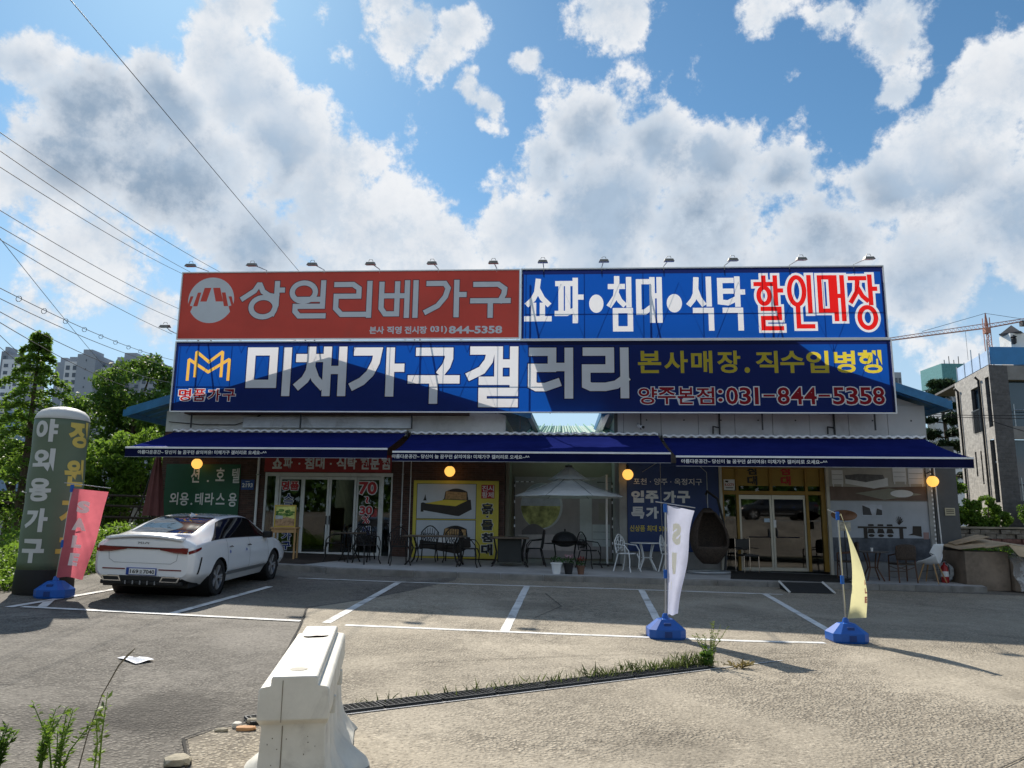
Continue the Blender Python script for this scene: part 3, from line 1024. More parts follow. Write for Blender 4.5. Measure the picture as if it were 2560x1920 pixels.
YP = fthing('bed_poster', 'yellow framed poster of a carved bed with vertical black Korean lettering', 'poster', -1.53, 0.02, 0.74)
b = MB(); b.bbox(-1.2, -0.03, 0, 1.2, 0, 2.13, 0.008); b.build('board', mat('yellow_board', (0.62, 0.52, 0.07), 0.5, var=0.06), YP)
for z0, z1 in ((1.08, 2.03), (0.06, 1.03)):
    b = MB(); b.rect(-1.105, z0 - .012, 0.575, z1 + .012, -0.033); b.build('border', BLACKM, YP, fix=False)
    b = MB(); b.rect(-1.09, z0, 0.56, z1, -0.036); pp = b.build('picture', mat('poster_pale', (0.55, 0.58, 0.62), 0.5, var=0.04), YP, fix=False)
DKP = mat('print_dark_brown', (0.028, 0.02, 0.016), 0.5, var=0.2)
GOLDP = mat('print_gold', (0.42, 0.25, 0.10), 0.5, var=0.3, vscale=20)
for zz in (0.0, -1.02):
    b = MB()
    b.flat([(-.36, 1.62), (.42, 1.60), (.45, 1.33), (.42, 1.32), (.1, 1.15), (-.0, 1.155), (-.9, 1.30), (-.9, 1.26), (-.98, 1.26), (-.98, 1.5), (-.92, 1.52), (-.86, 1.5), (-.36, 1.56)], -0.039)
    q = b.build('bed_print', DKP, YP, fix=False); q.location.z = zz
    b = MB()
    hb = [(-.3 + .62 * k / 14, 1.82 + .09 * math.sin(PI * k / 14)) for k in range(15)]
    b.flat(hb[::-1] + [(-.34, 1.58), (.36, 1.55)], -0.041)
    q = b.build('headboard_print', DKP, YP, fix=False); q.location.z = zz
    b = MB(); b.flat([(-.3, 1.62), (.3, 1.6), (.3, 1.8), (-.28, 1.83)], -0.043); q = b.build('upholstery_print', GOLDP, YP, fix=False); q.location.z = zz
    b = MB(); b.flat([(-.86, 1.49), (-.3, 1.6), (.33, 1.58), (.0, 1.42)], -0.042); q = b.build('mattress_print', YELP if zz == 0 else WHITEP, YP, fix=False); q.location.z = zz
    b = MB(); b.flat([(-.92, 1.57), (-.82, 1.57), (-.84, 1.64), (-.86, 1.75), (-.89, 1.64)], -0.039); q = b.build('lamp_print', DKP, YP, fix=False); q.location.z = zz
b = MB(); b.rect(0.71, 1.64, 1.08, 2.02, -0.034); b.build('stamp', REDP, YP, fix=False)
for s, x, z in (('진', .73, 1.84), ('시', .9, 1.84), ('황', .73, 1.66), ('제', .9, 1.66)):
    lettering(YP, 'letter', s, x, z, x + .16, z + .16, -0.038, WHITEP, 0.01)
for s, z0, z1 in (('흙', 1.21, 1.51), ('·', 1.12, 1.17), ('돌', .78, 1.06), ('침', .45, .70), ('대', .10, .40)):
    w = .16 if s != '·' else .03
    for bo, y, m_ in ((.09, -.034, WHITEP), (.05, -.038, BLACKM)):
        vs, fs = fit_text(s, .89 - w, z0, .89 + w, z1, bo, 3, .05)
        q = MB(); q.add([(x, y, z) for x, z in vs], fs); q.build('letter', m_, YP, fix=False)

# white downpipes and posts on the left front
for u, v, z0, z1, r in ((-7.22, 0.06, None, 3.5, 0.035), (-3.05, 0.05, 1.3, 3.45, 0.02), (-2.82, 0.05, 0.75, 3.5, .012)):
    z0 = slab(u, v) if z0 is None else z0
    t = fthing('wall_pipe', {-7.22: 'white downpipe on the brick pier beside the house number', -3.05: 'grey conduit on the brick pier right of the sliding doors', -2.82: 'thin white conduit beside the yellow bed poster'}[u], 'pipe', u, v, z0)
    b = MB(); b.cyl((0, 0, 0), (0, 0, z1 - z0), r, 10); b.build('tube', WHITEM if u != -3.05 else GALV, t, smooth=True)
    b = MB()
    for k in (.15, .8):
        b.box(-r * 1.3, -r * 1.3, (z1 - z0) * k, r * 1.3, 0.05, (z1 - z0) * k + .03)
    b.build('clip', GALV, t)

# ------------------------------------------------------------------ yard between the two shops
YD = fthing('yard_roof', 'pale green corrugated roof over the yard between the two shops', 'roof', 1.65, 0.1, 4.2)
b = MB()
nc = 28
vs = []
for j, (vv, z) in enumerate(((0.0, 0.0), (-8.1, 1.22))):
    for i in range(nc * 4 + 1):
        x = -1.25 + 2.5 * i / (nc * 4)
        vs.append((x, -vv, z + 0.018 * math.sin(2 * PI * i / 4.0)))
k = nc * 4 + 1
b.add(vs, [(i, i + 1, k + i + 1, k + i) for i in range(nc * 4)])
b.build('corrugated_sheet', GREENROOF, YD, smooth=True, fix=False)
b = MB()
for i in range(9):
    x = -1.2 + i * 0.3
    b.add([(x, 0, 0.02), (x + .03, 0, 0.02), (x + .03, 8, 1.26), (x, 8, 1.26), (x, 0, 0.06), (x + .03, 0, 0.06), (x + .03, 8, 1.3), (x, 8, 1.3)],
          [(0, 3, 2, 1), (4, 5, 6, 7), (0, 1, 5, 4), (1, 2, 6, 5), (2, 3, 7, 6), (3, 0, 4, 7)])
b.build('ribs', mat('green_rib', (0.2, 0.42, 0.36), 0.6, var=0.1), YD)['kind'] = 'stuff'
YW = fthing('yard_wall', 'beige wall closing the dim yard behind the grey parasol', 'wall', 1.5, -1.4, 0.3)
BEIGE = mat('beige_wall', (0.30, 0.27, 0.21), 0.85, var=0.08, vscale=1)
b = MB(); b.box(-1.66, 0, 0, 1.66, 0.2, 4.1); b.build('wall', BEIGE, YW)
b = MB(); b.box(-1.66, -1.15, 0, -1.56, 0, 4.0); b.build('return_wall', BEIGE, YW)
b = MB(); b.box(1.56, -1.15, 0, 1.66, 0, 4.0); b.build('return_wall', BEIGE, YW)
# printed bedroom mural
MU = fthing('bedroom_mural', 'printed bedroom mural with round window and pale wardrobe behind parasol', 'mural', 1.45, -1.36, 0.72)
TAUPE = mat('print_taupe', (0.42, 0.37, 0.38), 0.6, var=0.1, vscale=2)
b = MB(); b.box(-1.42, -0.02, 0, 1.42, 0, 2.35); b.build('sheet', TAUPE, MU)
PGREEN = mat('print_meadow', (0.5, 0.5, 0.2), 0.6, var=0.5, vscale=4)
PSKY = mat('print_sky', (0.5, 0.53, 0.6), 0.6, var=0.15)
PWHT = mat('print_pale', (0.66, 0.68, 0.7), 0.6, var=0.06)
PPINK = mat('print_bedding', (0.62, 0.54, 0.54), 0.6, var=0.12)
b = MB(); b.flat(arc(-.62, 1.5, .62, .68, 32), -.023); b.build('window_ring_print', PWHT, MU, fix=False)
b = MB(); b.flat(arc(-.65, 1.5, .58, .65, 32), -.026); b.build('sky_print', PSKY, MU, fix=False)
b = MB(); b.flat([(-.65 + .58 * math.cos(a), 1.5 + .65 * math.sin(a)) for a in [PI + PI * k / 16 for k in range(17)]], -.029); b.build('meadow_print', PGREEN, MU, fix=False)
b = MB(); b.flat([(-1.2, .62)] + [(-1.2 + .7 * k / 10, .78 + .2 * math.sin(PI * k / 10)) for k in range(11)] + [(-.5, .62)], -.032); b.build('headboard_print', mat('print_mauve', (.2, .17, .18), .6, var=.1), MU, fix=False)
b = MB(); b.flat([(-1.3, .25), (.6, .2), (.5, .5), (-.3, .68), (-1.3, .66)], -.035); b.build('bed_print', PPINK, MU, fix=False)
b = MB(); b.rect(.5, .5, .85, 1.8, -.032); b.build('wardrobe_print', PWHT, MU, fix=False)
b = MB(); b.rect(.86, .35, 1.38, .98, -.032); b.build('dresser_print', PWHT, MU, fix=False)
for z in (.55, .76):
    b = MB(); b.rect(.88, z, 1.36, z + .008, -.034); b.build('drawer_line_print', DARKM, MU, fix=False)
b = MB(); b.rect(1.05, 1.1, 1.34, 1.6, -.032); b.build('mirror_print', mat('print_mirror', (.42, .38, .34), .5, var=.1), MU, fix=False)
# strip of small lamps round the mural
LS = fthing('light_strip', 'string of small white lamps along the edge of the yard opening', 'lights', 0.0, -0.05, 0.8)
b = MB()
b.tube([(0.12, -.03, 0), (0.1, -.03, 2.05), (.65, -.03, 2.06)], 0.012, 6)
b.tube([(2.8, -.03, 0.1), (2.82, -.03, 2.05), (2.4, -.03, 2.06)], 0.012, 6)
b.build('cable', BLACKM, LS)
LED = mat('lamp_white', (0.75, 0.76, 0.8), 0.4, var=0.1)
for k in (0, 1, 3, 4, 6, 8):
    for x in (0.115, 2.81):
        b = MB(); b.bbox(x - .016, -.075, .15 + k * .22, x + .012, -.04, .22 + k * .22, .004); b.build('bulb', LED, LS)
for k in range(4):
    b = MB(); b.bbox(.14 + k * .14, -.075, 2.04, .22 + k * .14, -.04, 2.07, .004); b.build('bulb', LED, LS)

# ------------------------------------------------------------------ right shop building
RB = fthing('shop_building', 'grey panelled shop with yellow framed entrance and blue roof corner', 'building', 0, 0, 0)
lbox('backing_wall', GREYWALL, 2.9, -0.25, 4.0, 11.36, -0.02, 4.9, RB)
edges = [2.98, 3.15, 4.19, 5.22, 6.22, 7.25, 8.25, 9.3, 10.35, 11.36]
for a, c in zip(edges[:-1], edges[1:]):
    b = MB()
    zt = 5.02
    b.bbox(a + .006, -0.03, 4.1, c - .006, -0.0, zt, 0.004)
    pn = b.build('wall_panel', PANELM, RB)
    if c - a > .5:
        b = MB(); b.lathe([(0.0, 0), (.022, 0), (.022, .012), (0, .012)], 10); q = b.build('bolt', DARKM, pn)
        q.rotation_euler.x = PI / 2; q.location = ((a + c) / 2 + .12, -.03, 4.6)
b = MB(); b.prism_y([(2.95, 4.905), (11.36, 4.905), (11.36, 5.0), (7.3, 6.42), (2.95, 4.906)], 0.03, 0.25); b.build('gable_wall', PANELM, RB)
lbox('side_wall', PANELM, 11.16, -12, 0.2, 11.358, -0.252, 4.98, RB)
lbox('side_wall', PANELM, 2.9, -12, 0.2, 3.1, -0.252, 4.7, RB)
for s, (ue, ze) in ((-1, (2.62, 4.86)), (1, (11.76, 5.06))):
    ur, zr = 7.3, 6.62
    b = MB()
    for i in range(26):
        v0, v1 = -12 + 12.45 * i / 26, -12 + 12.45 * (i + .92) / 26
        for (va, vb, dz) in ((v0, v0 + 0.02, 0.05), (v0 + 0.02, v1, 0.0)):
            b.add([(ur, -va, zr + dz), (ue, -va, ze + dz), (ue, -vb, ze + dz), (ur, -vb, zr + dz),
                   (ur, -va, zr - 0.06), (ue, -va, ze - 0.06), (ue, -vb, ze - 0.06), (ur, -vb, zr - 0.06)],
                  [(0, 1, 2, 3), (4, 7, 6, 5), (0, 4, 5, 1), (1, 5, 6, 2), (2, 6, 7, 3), (3, 7, 4, 0)])
    rf = b.build('roof', BLUEROOF, RB)
    b = MB(); b.prism_y([(ur, zr + 0.06), (ue, ze + 0.06), (ue + .03 * s, ze - 0.2), (ur, zr - 0.16)], -0.52, -0.48); b.build('fascia', BLUEROOF, rf)
    b = MB(); b.bbox(min(ue, ue + .12 * s), -0.5, ze - .21, max(ue, ue + .12 * s), 12, ze + .03, .02); b.build('gutter', BLUEROOF, rf)
b = MB()
b.add([(2.62, -.4, 4.86), (2.74, -.4, 4.86), (2.44, .5, 4.2), (2.32, .5, 4.2), (2.62, -.36, 4.7), (2.74, -.36, 4.7), (2.44, .54, 4.05), (2.32, .54, 4.05)],
      [(0, 1, 2, 3), (7, 6, 5, 4), (0, 4, 5, 1), (1, 5, 6, 2), (2, 6, 7, 3), (3, 7, 4, 0)])
b.build('flashing', WHITEM, RB)
# unseen board added behind the long blue sign, shaped to cast shadow on it
b = MB(); b.prism_y([(0.25, 7.02), (7.55, 7.02), (8.2, 6.5), (9.1, 5.6), (10.1, 5.25), (10.1, 4.95), (1.0, 4.95)][::-1], -0.46, -0.42)
b.build('shadow_board', GREYWALL, RB)
for u in (5.79, 8.9):
    b = MB(); b.box(u - .02, -.08, 4.2, u + .02, -.035, 4.82); b.build('sign_stay', BLACKM, RB)
    b = MB(); b.tube([(u - .18, -.05, 4.22), (u - .18, -.07, 4.42), (u - .08, -.3, 4.36)], .022, 6); b.build('arm_bracket', BLACKM, RB)
# lower front
BASEW = mat('base_plaster', (0.27, 0.27, 0.27), 0.9, var=0.1, dirt=0.4)
lbox('front_wall', BASEW, 3.1, -0.25, 0.25, 5.74, -0.03, 4.0, RB)
lbox('front_wall', BASEW, 8.64, -0.25, 0.2, 11.36, -0.03, 4.0, RB)
lbox('front_lintel', BASEW, 5.74, -0.25, 3.36, 8.64, -0.03, 4.0, RB)
lbox('corner_post', mat('pale_post', (0.34, 0.34, 0.33), .7, var=.1, dirt=.4), 3.0, -0.03, 0.3, 3.2, 0.06, 3.9, RB)
CREAMP = mat('cream_post', (0.52, 0.49, 0.42), .6, var=.06, dirt=.2)
lbox('entrance_post', CREAMP, 5.72, -0.028, 0.45, 5.80, 0.07, 3.6, RB)
lbox('entrance_post', CREAMP, 8.58, -0.028, 0.4, 8.66, 0.07, 3.6, RB)
lbox('end_pier', GREYWALL, 11.4, -0.6, 0.2, 12.02, 0.06, 3.9, RB, .01)
lbox('trim_post', mat('pale_post', (0.34, 0.34, 0.33), .7), 11.24, -0.028, 0.2, 11.38, .05, 3.9, RB)
b = MB()
for k in range(24):
    b.box(11.335, -.062, .6 + k * .115, 11.372, -.052, .655 + k * .115)
q = b.build('edge_beads', WHITEM, RB); q['kind'] = 'stuff'
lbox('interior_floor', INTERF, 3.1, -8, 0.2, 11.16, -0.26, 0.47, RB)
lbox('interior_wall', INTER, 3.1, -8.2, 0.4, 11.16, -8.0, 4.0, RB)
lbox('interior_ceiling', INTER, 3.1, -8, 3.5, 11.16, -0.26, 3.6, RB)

# yellow framed entrance
YF = mat('ochre_frame', (0.30, 0.17, 0.025), 0.45, var=0.1, dirt=0.15)
YPAN = mat('ochre_panel', (0.33, 0.21, 0.035), 0.4, var=0.06)
FL = 0.53
lbox('entrance_frame', YF, 5.80, -.16, 2.56, 8.58, -.03, 2.66, RB)
lbox('entrance_frame', YF, 5.80, -.16, 3.27, 8.58, -.03, 3.36, RB)
for a, c in ((5.80, 5.86), (6.19, 6.26), (8.05, 8.12), (8.46, 8.58)):
    lbox('entrance_mullion', YF, a, -.155, FL, c, -.025, 2.56, RB)
    lbox('entrance_mullion', YF, a, -.155, 2.66, c, -.025, 3.27, RB)
lbox('entrance_mullion', YF, 7.10, -.155, 2.66, 7.18, -.025, 3.27, RB)
for a, c in ((5.86, 6.19), (6.26, 7.10), (7.18, 8.05), (8.12, 8.46)):
    lbox('transom_panel', YPAN, a, -.1, 2.8, c, -.085, 3.27, RB)
    g = MB(); g.rect(a, 2.66, c, 2.8, .095); g.build('transom_pane', GLASS, RB, fix=False)
GLASSD = glass('door_glass', (0.42, 0.45, 0.43), 1.0, 0.07)
for i, (a, c) in enumerate(((6.265, 7.14), (7.15, 8.045))):
    d = MB()
    d.box(a, .07, FL, a + .055, .11, 2.55); d.box(c - .055, .07, FL, c, .11, 2.55)
    d.box(a + .055, .072, 2.44, c - .055, .108, 2.55); d.box(a + .055, .072, FL, c - .055, .108, FL + .09)
    dr = d.build('glass_door', mat('door_alu', (.5, .48, .42), .4, .5, var=.05), RB)
    g = MB(); g.rect(a + .055, FL + .09, c - .055, 2.44, .09); g.build('pane', GLASSD, dr, fix=False)
    h = MB()
    x0, x1 = (a + .2, c - .06) if i == 0 else (a + .06, c - .2)
    h.tube([(x0, .03, 1.42), (x1, .03, 1.42)], .014, 8)
    h.tube([(x0, .03, 1.42), (x0, .075, 1.42)], .012, 6); h.tube([(x1, .03, 1.42), (x1, .075, 1.42)], .012, 6)
    h.build('push_bar', CHROME, dr, smooth=True)
    h = MB(); x = c - .1 if i == 0 else a + .1
    h.bbox(x - .02, .035, 1.42, x + .02, .07, 1.64, .01); h.build('handle', BLACKM, dr)
    h = MB(); h.rect(*((c - .22, 1.82, c - .07, 1.92) if i == 0 else (a + .02, 1.68, a + .09, 1.88)), .06); h.build('notice', WHITEP if i else mat('pale_blue_print', (.5, .62, .75), .5), dr, fix=False)
for a, c in ((5.86, 6.19), (8.12, 8.46)):
    g = MB(); g.rect(a, FL, c, 2.56, .09); g.build('side_light', GLASSD, RB, fix=False)
for i, (x, m_) in enumerate(((6.52, BLACKM), (7.42, REDP))):
    lettering(RB, 'lettering', '침', x, 3.1, x + .26, 3.36, .075, m_, .04)
    lettering(RB, 'lettering', '대', x, 2.82, x + .27, 3.07, .075, m_, .04)
st = fthing('security_sticker', 'small white CCTV notice on the yellow transom', 'sign', 6.02, -.06, 2.68)
b = MB(); b.bbox(-.15, -.012, 0, .15, 0, .29, .003); b.build('plate', WHITEP, st)
lettering(st, 'lettering', 'K-CCTV', -.12, .11, .13, .18, -.015, REDP, .03)
b = MB(); b.rect(-.1, .05, .1, .07, -.015); b.build('rule', BLACKM, st, fix=False)
b = MB(); b.flat([(-.12, .22), (-.04, .2), (-.02, .25), (-.1, .26)], -.015); b.build('mark', BLACKM, st, fix=False)

# blue vinyl on the wall left of the yellow entrance
BP = fthing('wall_banner', 'navy blue wall banner announcing a sale, behind the white garden chairs', 'banner', 4.5, 0.0, 0.98)
b = MB(); b.box(-1.28, -0.012, 0.02, 1.22, 0, 2.42); b.build('sheet', mat('navy_vinyl', (0.018, 0.045, 0.16), 0.45, var=0.06), BP)
for s, x0, z0, x1, z1, m_, bo in (('포천 · 양주 · 옥정지구', -1.1, 1.82, .77, 2.0, WHITEP, .01), ('입', -1.17, 1.33, -.82, 1.66, WHITEP, .06), ('주', -.78, 1.33, -.43, 1.66, WHITEP, .06), ('가', -.3, 1.33, .05, 1.66, WHITEP, .06), ('구', .08, 1.33, .43, 1.66, WHITEP, .06),
                              ('특', -1.17, .9, -.82, 1.22, WHITEP, .06), ('가', -.78, .9, -.43, 1.22, WHITEP, .06), ('신상품 최대 50%', -1.22, .55, -.18, .72, YELP, .015)):
    lettering(BP, 'lettering', s, x0, z0, x1, z1, -.016, m_, bo)
# two printed room scenes right of the entrance
M1 = fthing('bedroom_mural', 'brown printed mural of a bedroom with white chests above the dining print', 'mural', 9.96, 0.0, 2.42)
b = MB(); b.box(-1.28, -.01, 0, 1.28, .0, 1.1); b.build('sheet', mat('print_cream_wall', (.38, .37, .34), .6, var=.06), M1)
b = MB(); b.flat([(-1.27, .01), (1.27, .01), (1.27, .4), (.1, .36), (-1.27, .38)], -.013); b.build('floor_print', mat('print_brown_floor', (.14, .095, .075), .6, var=.15), M1, fix=False)
b = MB(); b.flat([(-.6, .2), (.3, .34), (1.15, .18), (.15, .03)], -.016); b.build('rug_print', mat('print_rug', (.25, .245, .2), .7, var=.1), M1, fix=False)
b = MB(); b.flat([(-.85, .46), (-.1, .33), (.28, .4), (.28, .62), (-.3, .62), (-.85, .58)], -.019); b.build('bed_print', PWHT, M1, fix=False)
b = MB(); b.flat([(-.82, .58), (-.3, .5), (.2, .6), (.16, .7), (-.5, .72), (-.85, .68)], -.022); b.build('bedding_print', mat('print_grey_bedding', (.12, .12, .125), .7, var=.25, vscale=8), M1, fix=False)
for x, w, z0, z1 in ((-1.2, .3, .44, .82), (.42, .35, .52, .9), (.82, .4, .46, .88)):
    b = MB(); b.rect(x, z0, x + w, z1, -.019); q = b.build('chest_print', PWHT, M1, fix=False)
    for k in (1, 2):
        b = MB(); b.rect(x + .02, z0 + (z1 - z0) * k / 3, x + w - .02, z0 + (z1 - z0) * k / 3 + .008, -.022); b.build('drawer_line_print', DARKM, q, fix=False)
    for xx in (x + .02, x + w - .05):
        b = MB(); b.rect(xx, z0 - .07, xx + .03, z0, -.02); b.build('foot_print', PWHT, q, fix=False)
b = MB(); b.flat(arc(.62, .2, .3, .1, 24), -.02); b.build('round_table_print', PWHT, M1, fix=False)
M2 = fthing('dining_mural', 'pale grey printed mural of a long dining table with dark chairs', 'mural', 9.96, 0.0, 0.62)
b = MB(); b.box(-1.28, -.01, .2, 1.28, 0, 1.79); b.build('sheet', mat('print_pale_grey', (.42, .45, .5), .6, var=.05), M2)
b = MB(); b.rect(-1.27, .2, 1.27, .82, -.013); b.build('floor_print', mat('print_slate', (.09, .10, .12), .6, var=.4, vscale=3), M2, fix=False)
b = MB(); b.rect(-.45, 1.4, .08, 1.7, -.013); b.build('picture_print', PSKY, M2, fix=False)
b = MB(); b.flat([(-.44, 1.42), (-.2, 1.42), (-.25, 1.6), (-.44, 1.68)], -.016); b.build('picture_dark_print', DARKM, M2, fix=False)
b = MB(); b.flat([(-.1, 1.42), (.07, 1.42), (.07, 1.55), (-.06, 1.6)], -.016); b.build('picture_dark_print', DARKM, M2, fix=False)
b = MB(); b.rect(-.6, 1.07, .68, 1.12, -.016); b.build('table_print', DKP, M2, fix=False)
for x in (-.45, .48):
    b = MB(); b.rect(x, .8, x + .1, 1.07, -.016); b.build('table_leg_print', DKP, M2, fix=False)
for x in (-.27, -.02, .22):
    b = MB(); b.flat([(x - .06, 1.13), (x + .1, 1.13), (x + .09, 1.18), (x - .05, 1.18)], -.016); b.build('chair_print', DKP, M2, fix=False)
    b = MB(); b.flat([(x - .08, .94), (x + .12, .94), (x + .08, 1.06), (x - .05, 1.06)], -.016); b.build('chair_print', DKP, M2, fix=False)
    b = MB(); b.flat(arc(x + .02, .88, .08, .04, 12), -.016); b.build('chair_print', DKP, M2, fix=False)
b = MB(); b.flat([(.7, .9), (.86, .9), (1.06, .86), (1.06, 1.14), (.84, 1.14), (.82, .95)], -.016); b.build('chair_print', DKP, M2, fix=False)
for k in range(7):
    a = PI * (k + .5) / 7
    b = MB(); b.flat([(.48, 1.17), (.5, 1.17), (.5 + .12 * math.cos(a), 1.25 + .14 * math.sin(a)), (.48 + .1 * math.cos(a), 1.25 + .14 * math.sin(a))], -.017); b.build('twig_print', DKP, M2, fix=False)
b = MB(); b.rect(1.1, .8, 1.24, .98, -.016); b.build('pot_print', mat('print_rose', (.32, .2, .19), .6), M2, fix=False)
pq = fthing('wall_plaque', 'small cream notice plate on the dark grey end pier', 'sign', 11.77, .07, 2.05)
b = MB(); b.bbox(-.13, -.012, 0, .13, 0, .2, .004); b.build('plate', mat('cream_plate', (.5, .46, .33), .5), pq)
for z in (.05, .1, .14):
    b = MB(); b.rect(-.1, z, .1, z + .02, -.015); b.build('rule', DKP, pq, fix=False)
lp = fthing('wall_pipe', 'white conduit running down the dark grey end pier', 'pipe', 11.5, .09, slab(11.5, .1))
b = MB(); b.tube([(.0, 0, 0), (-.04, 0, 1.6), (-.06, 0, 3.2)], .018, 8); b.build('tube', WHITEM, lp, smooth=True)
lp = fthing('wall_pipe', 'thin white conduit bent across the navy sale banner', 'pipe', 5.4, .03, 1.2)
b = MB(); b.tube([(0, 0, .5), (0, 0, 1.95), (-.32, 0, 2.25)], .011, 6); b.build('tube', GALV, lp, smooth=True)
lp = fthing('wall_pipe', 'thin pale cable hanging down the middle of the navy sale banner', 'pipe', 4.14, .03, 1.1)
b = MB(); b.tube([(0.04, 0, 0), (0, 0, .9), (0, 0, 2.3)], .008, 6); b.tube([(-.5, 0, 2.05), (-.1, 0, 2.3)], .01, 6); b.build('tube', GALV, lp, smooth=True)

# ------------------------------------------------------------------ awnings
AWN = mat('awning_cloth', (0.012, 0.018, 0.115), 0.9, var=0.14, vscale=1.2, bump=0.35, bscale=5, spec=0.0)
VAL = mat('awning_valance', (0.006, 0.008, 0.045), 0.85, var=0.1, spec=0.08)
BARW = mat('awning_bar', (0.82, 0.82, 0.84), 0.4, var=0.05)
SLOGAN = '아름다운공간~ 당신이 늘 꿈꾸던 삶의여유! 미채가구 갤러리로 오세요~^^'
for i, (u0, u1, zt, zf, tx0, tx1, lab) in enumerate((
        (-9.75, -2.95, 4.19, 3.53, .35, 3.72, 'navy awning over the sliding glass doors, nearest the white car'),
        (-2.82, 4.08, 4.15, 3.46, .0, 3.44, 'navy awning over the yard and yellow bed poster, with a sunlit patch'),
        (4.2, 11.22, 4.09, 3.385, .12, 3.6, 'navy awning over the yellow entrance and the murals'))):
    L = u1 - u0
    A = fthing('shop_awning', lab, 'awning', u0, 0.0, 3.2, group='awnings along the shop front')
    z1, z0 = zt - 3.2, zf - 3.2
    V0, V1 = 0.16, 2.5
    rnd = random.Random(i)
    b = MB()
    b.grid(lambda s, t: (L * s, -(V0 + (V1 - V0) * t), z1 + (z0 - z1) * t - 0.045 * math.sin(PI * t) * (0.7 + .3 * math.sin(s * 25 + i)) + .007 * math.sin(s * 70 + 2 * math.sin(s * 9)) * t - .02 * math.sin(s * 11 + i * 2) * math.sin(PI * t)), 64, 8)
    b.build('canopy', AWN, A, smooth=True, fix=False)
    b = MB(); b.bbox(0, -2.56, z0 - .035, L, -2.49, z0 + .012, .008); b.build('front_bar', BARW, A)
    b = MB()
    b.grid(lambda s, t: (L * s, -(2.545 + .012 * math.sin(s * 60 + i) * t), z0 - .03 - .21 * t), 80, 3)
    b.build('valance', VAL, A, smooth=True, fix=False)
    b = MB(); b.tube([(0, -2.55, z0 - .245), (L, -2.55, z0 - .245)], .007, 6); b.build('hem', mat('hem_grey', (.35, .36, .4), .6), A)
    vs, fs = fit_text(SLOGAN, tx0, z0 - .175, tx1, z0 - .075, .02, 2)
    b = MB(); b.add([(x, -2.566, z) for x, z in vs], fs); b.build('lettering', WHITEP, A, fix=False)
    b = MB(); b.tube([(0, -.1, z1 - .02), (L, -.1, z1 - .02)], .06, 12); b.build('roller', BARW, A, smooth=True)
    for x in (.9, L - .9):
        s = 1 if x < L / 2 else -1
        b = MB(); b.tube([(x, -.12, z1 - .1), (x + .55 * s, -1.3, (z0 + z1) / 2 - .12), (x, -2.5, z0 - .03)], .025, 8); b.build('folding_arm', BARW, A, smooth=True)
    b = MB(); b.box(-.03, -.2, z1 - .12, .0, .0, z1 + .06); b.box(L, -.2, z1 - .12, L + .03, 0, z1 + .06); b.build('end_bracket', DARKM, A)
    b = MB()
    n = int(L / .03)
    vs = []
    for k in range(n + 1):
        x = L * k / n
        w = .017 * math.sin(2 * PI * x / .24)
        vs += [(x, -.02, z1 + .085), (x, -.24, z1 + .07 + w), (x, -.25, z1 + .015 + w * 1.3)]
    b.add(vs, [f for k in range(n) for f in ((3 * k, 3 * k + 1, 3 * k + 4, 3 * k + 3), (3 * k + 1, 3 * k + 2, 3 * k + 5, 3 * k + 4))])
    b.build('rain_cap', BARW, A, smooth=True, fix=False)

# ------------------------------------------------------------------ rooftop signs (printed cloth on steel frames, sun behind)


def vinyl(name, col, tcol, k=0.5):
    return mat(name, col, 0.5, var=0.06, vscale=0.6, spec=0.15, transl=k, tcol=tcol, bump=0.12, bscale=1.6)


V_BLUE = vinyl('vinyl_blue', (0.013, 0.024, 0.14), (0.004, 0.085, 0.43), .45)
V_NAVY = vinyl('vinyl_navy_edge', (0.010, 0.014, 0.07), (0.01, 0.02, 0.12), .4)
V_WHITE = vinyl('vinyl_white', (0.86, 0.86, 0.88), (0.84, 0.80, 0.80), .38)
V_RED = vinyl('vinyl_red', (0.60, 0.02, 0.02), (0.75, 0.012, 0.01), .5)
V_DRED = vinyl('vinyl_deep_red', (0.30, 0.01, 0.02), (0.6, 0.01, 0.01), .4)
V_YEL = vinyl('vinyl_yellow', (0.60, 0.48, 0.05), (0.86, 0.66, 0.05), .4)
V_ORA = vinyl('vinyl_orange', (0.72, 0.42, 0.10), (0.9, 0.5, 0.08), .5)
SGREY = mat('sign_letter_grey', (0.60, 0.62, 0.66), 0.4, var=0.03)
SRED = mat('sign_red_panel', (0.62, 0.06, 0.036), 0.5, var=0.1, vscale=0.5, bump=0.12, bscale=1.6, dirt=0.12)
SDRED = mat('sign_dark_edge', (0.09, 0.02, 0.03), 0.5, var=0.05)
SV = 0.8


def rects(x0, z0, x1, z1):
    return [[(x0, z0), (x1, z0), (x1, z1), (x0, z1)]]


def print_sign(parent, rect, layers, mats, names):
    """layers: [(key, polys)]; mats/names by key"""
    parts = partition(rect, layers)
    for key, (vs, fs) in parts.items():
        b = MB(); b.add(vs, fs)
        b.build(names[key], mats[key], parent, fix=False)


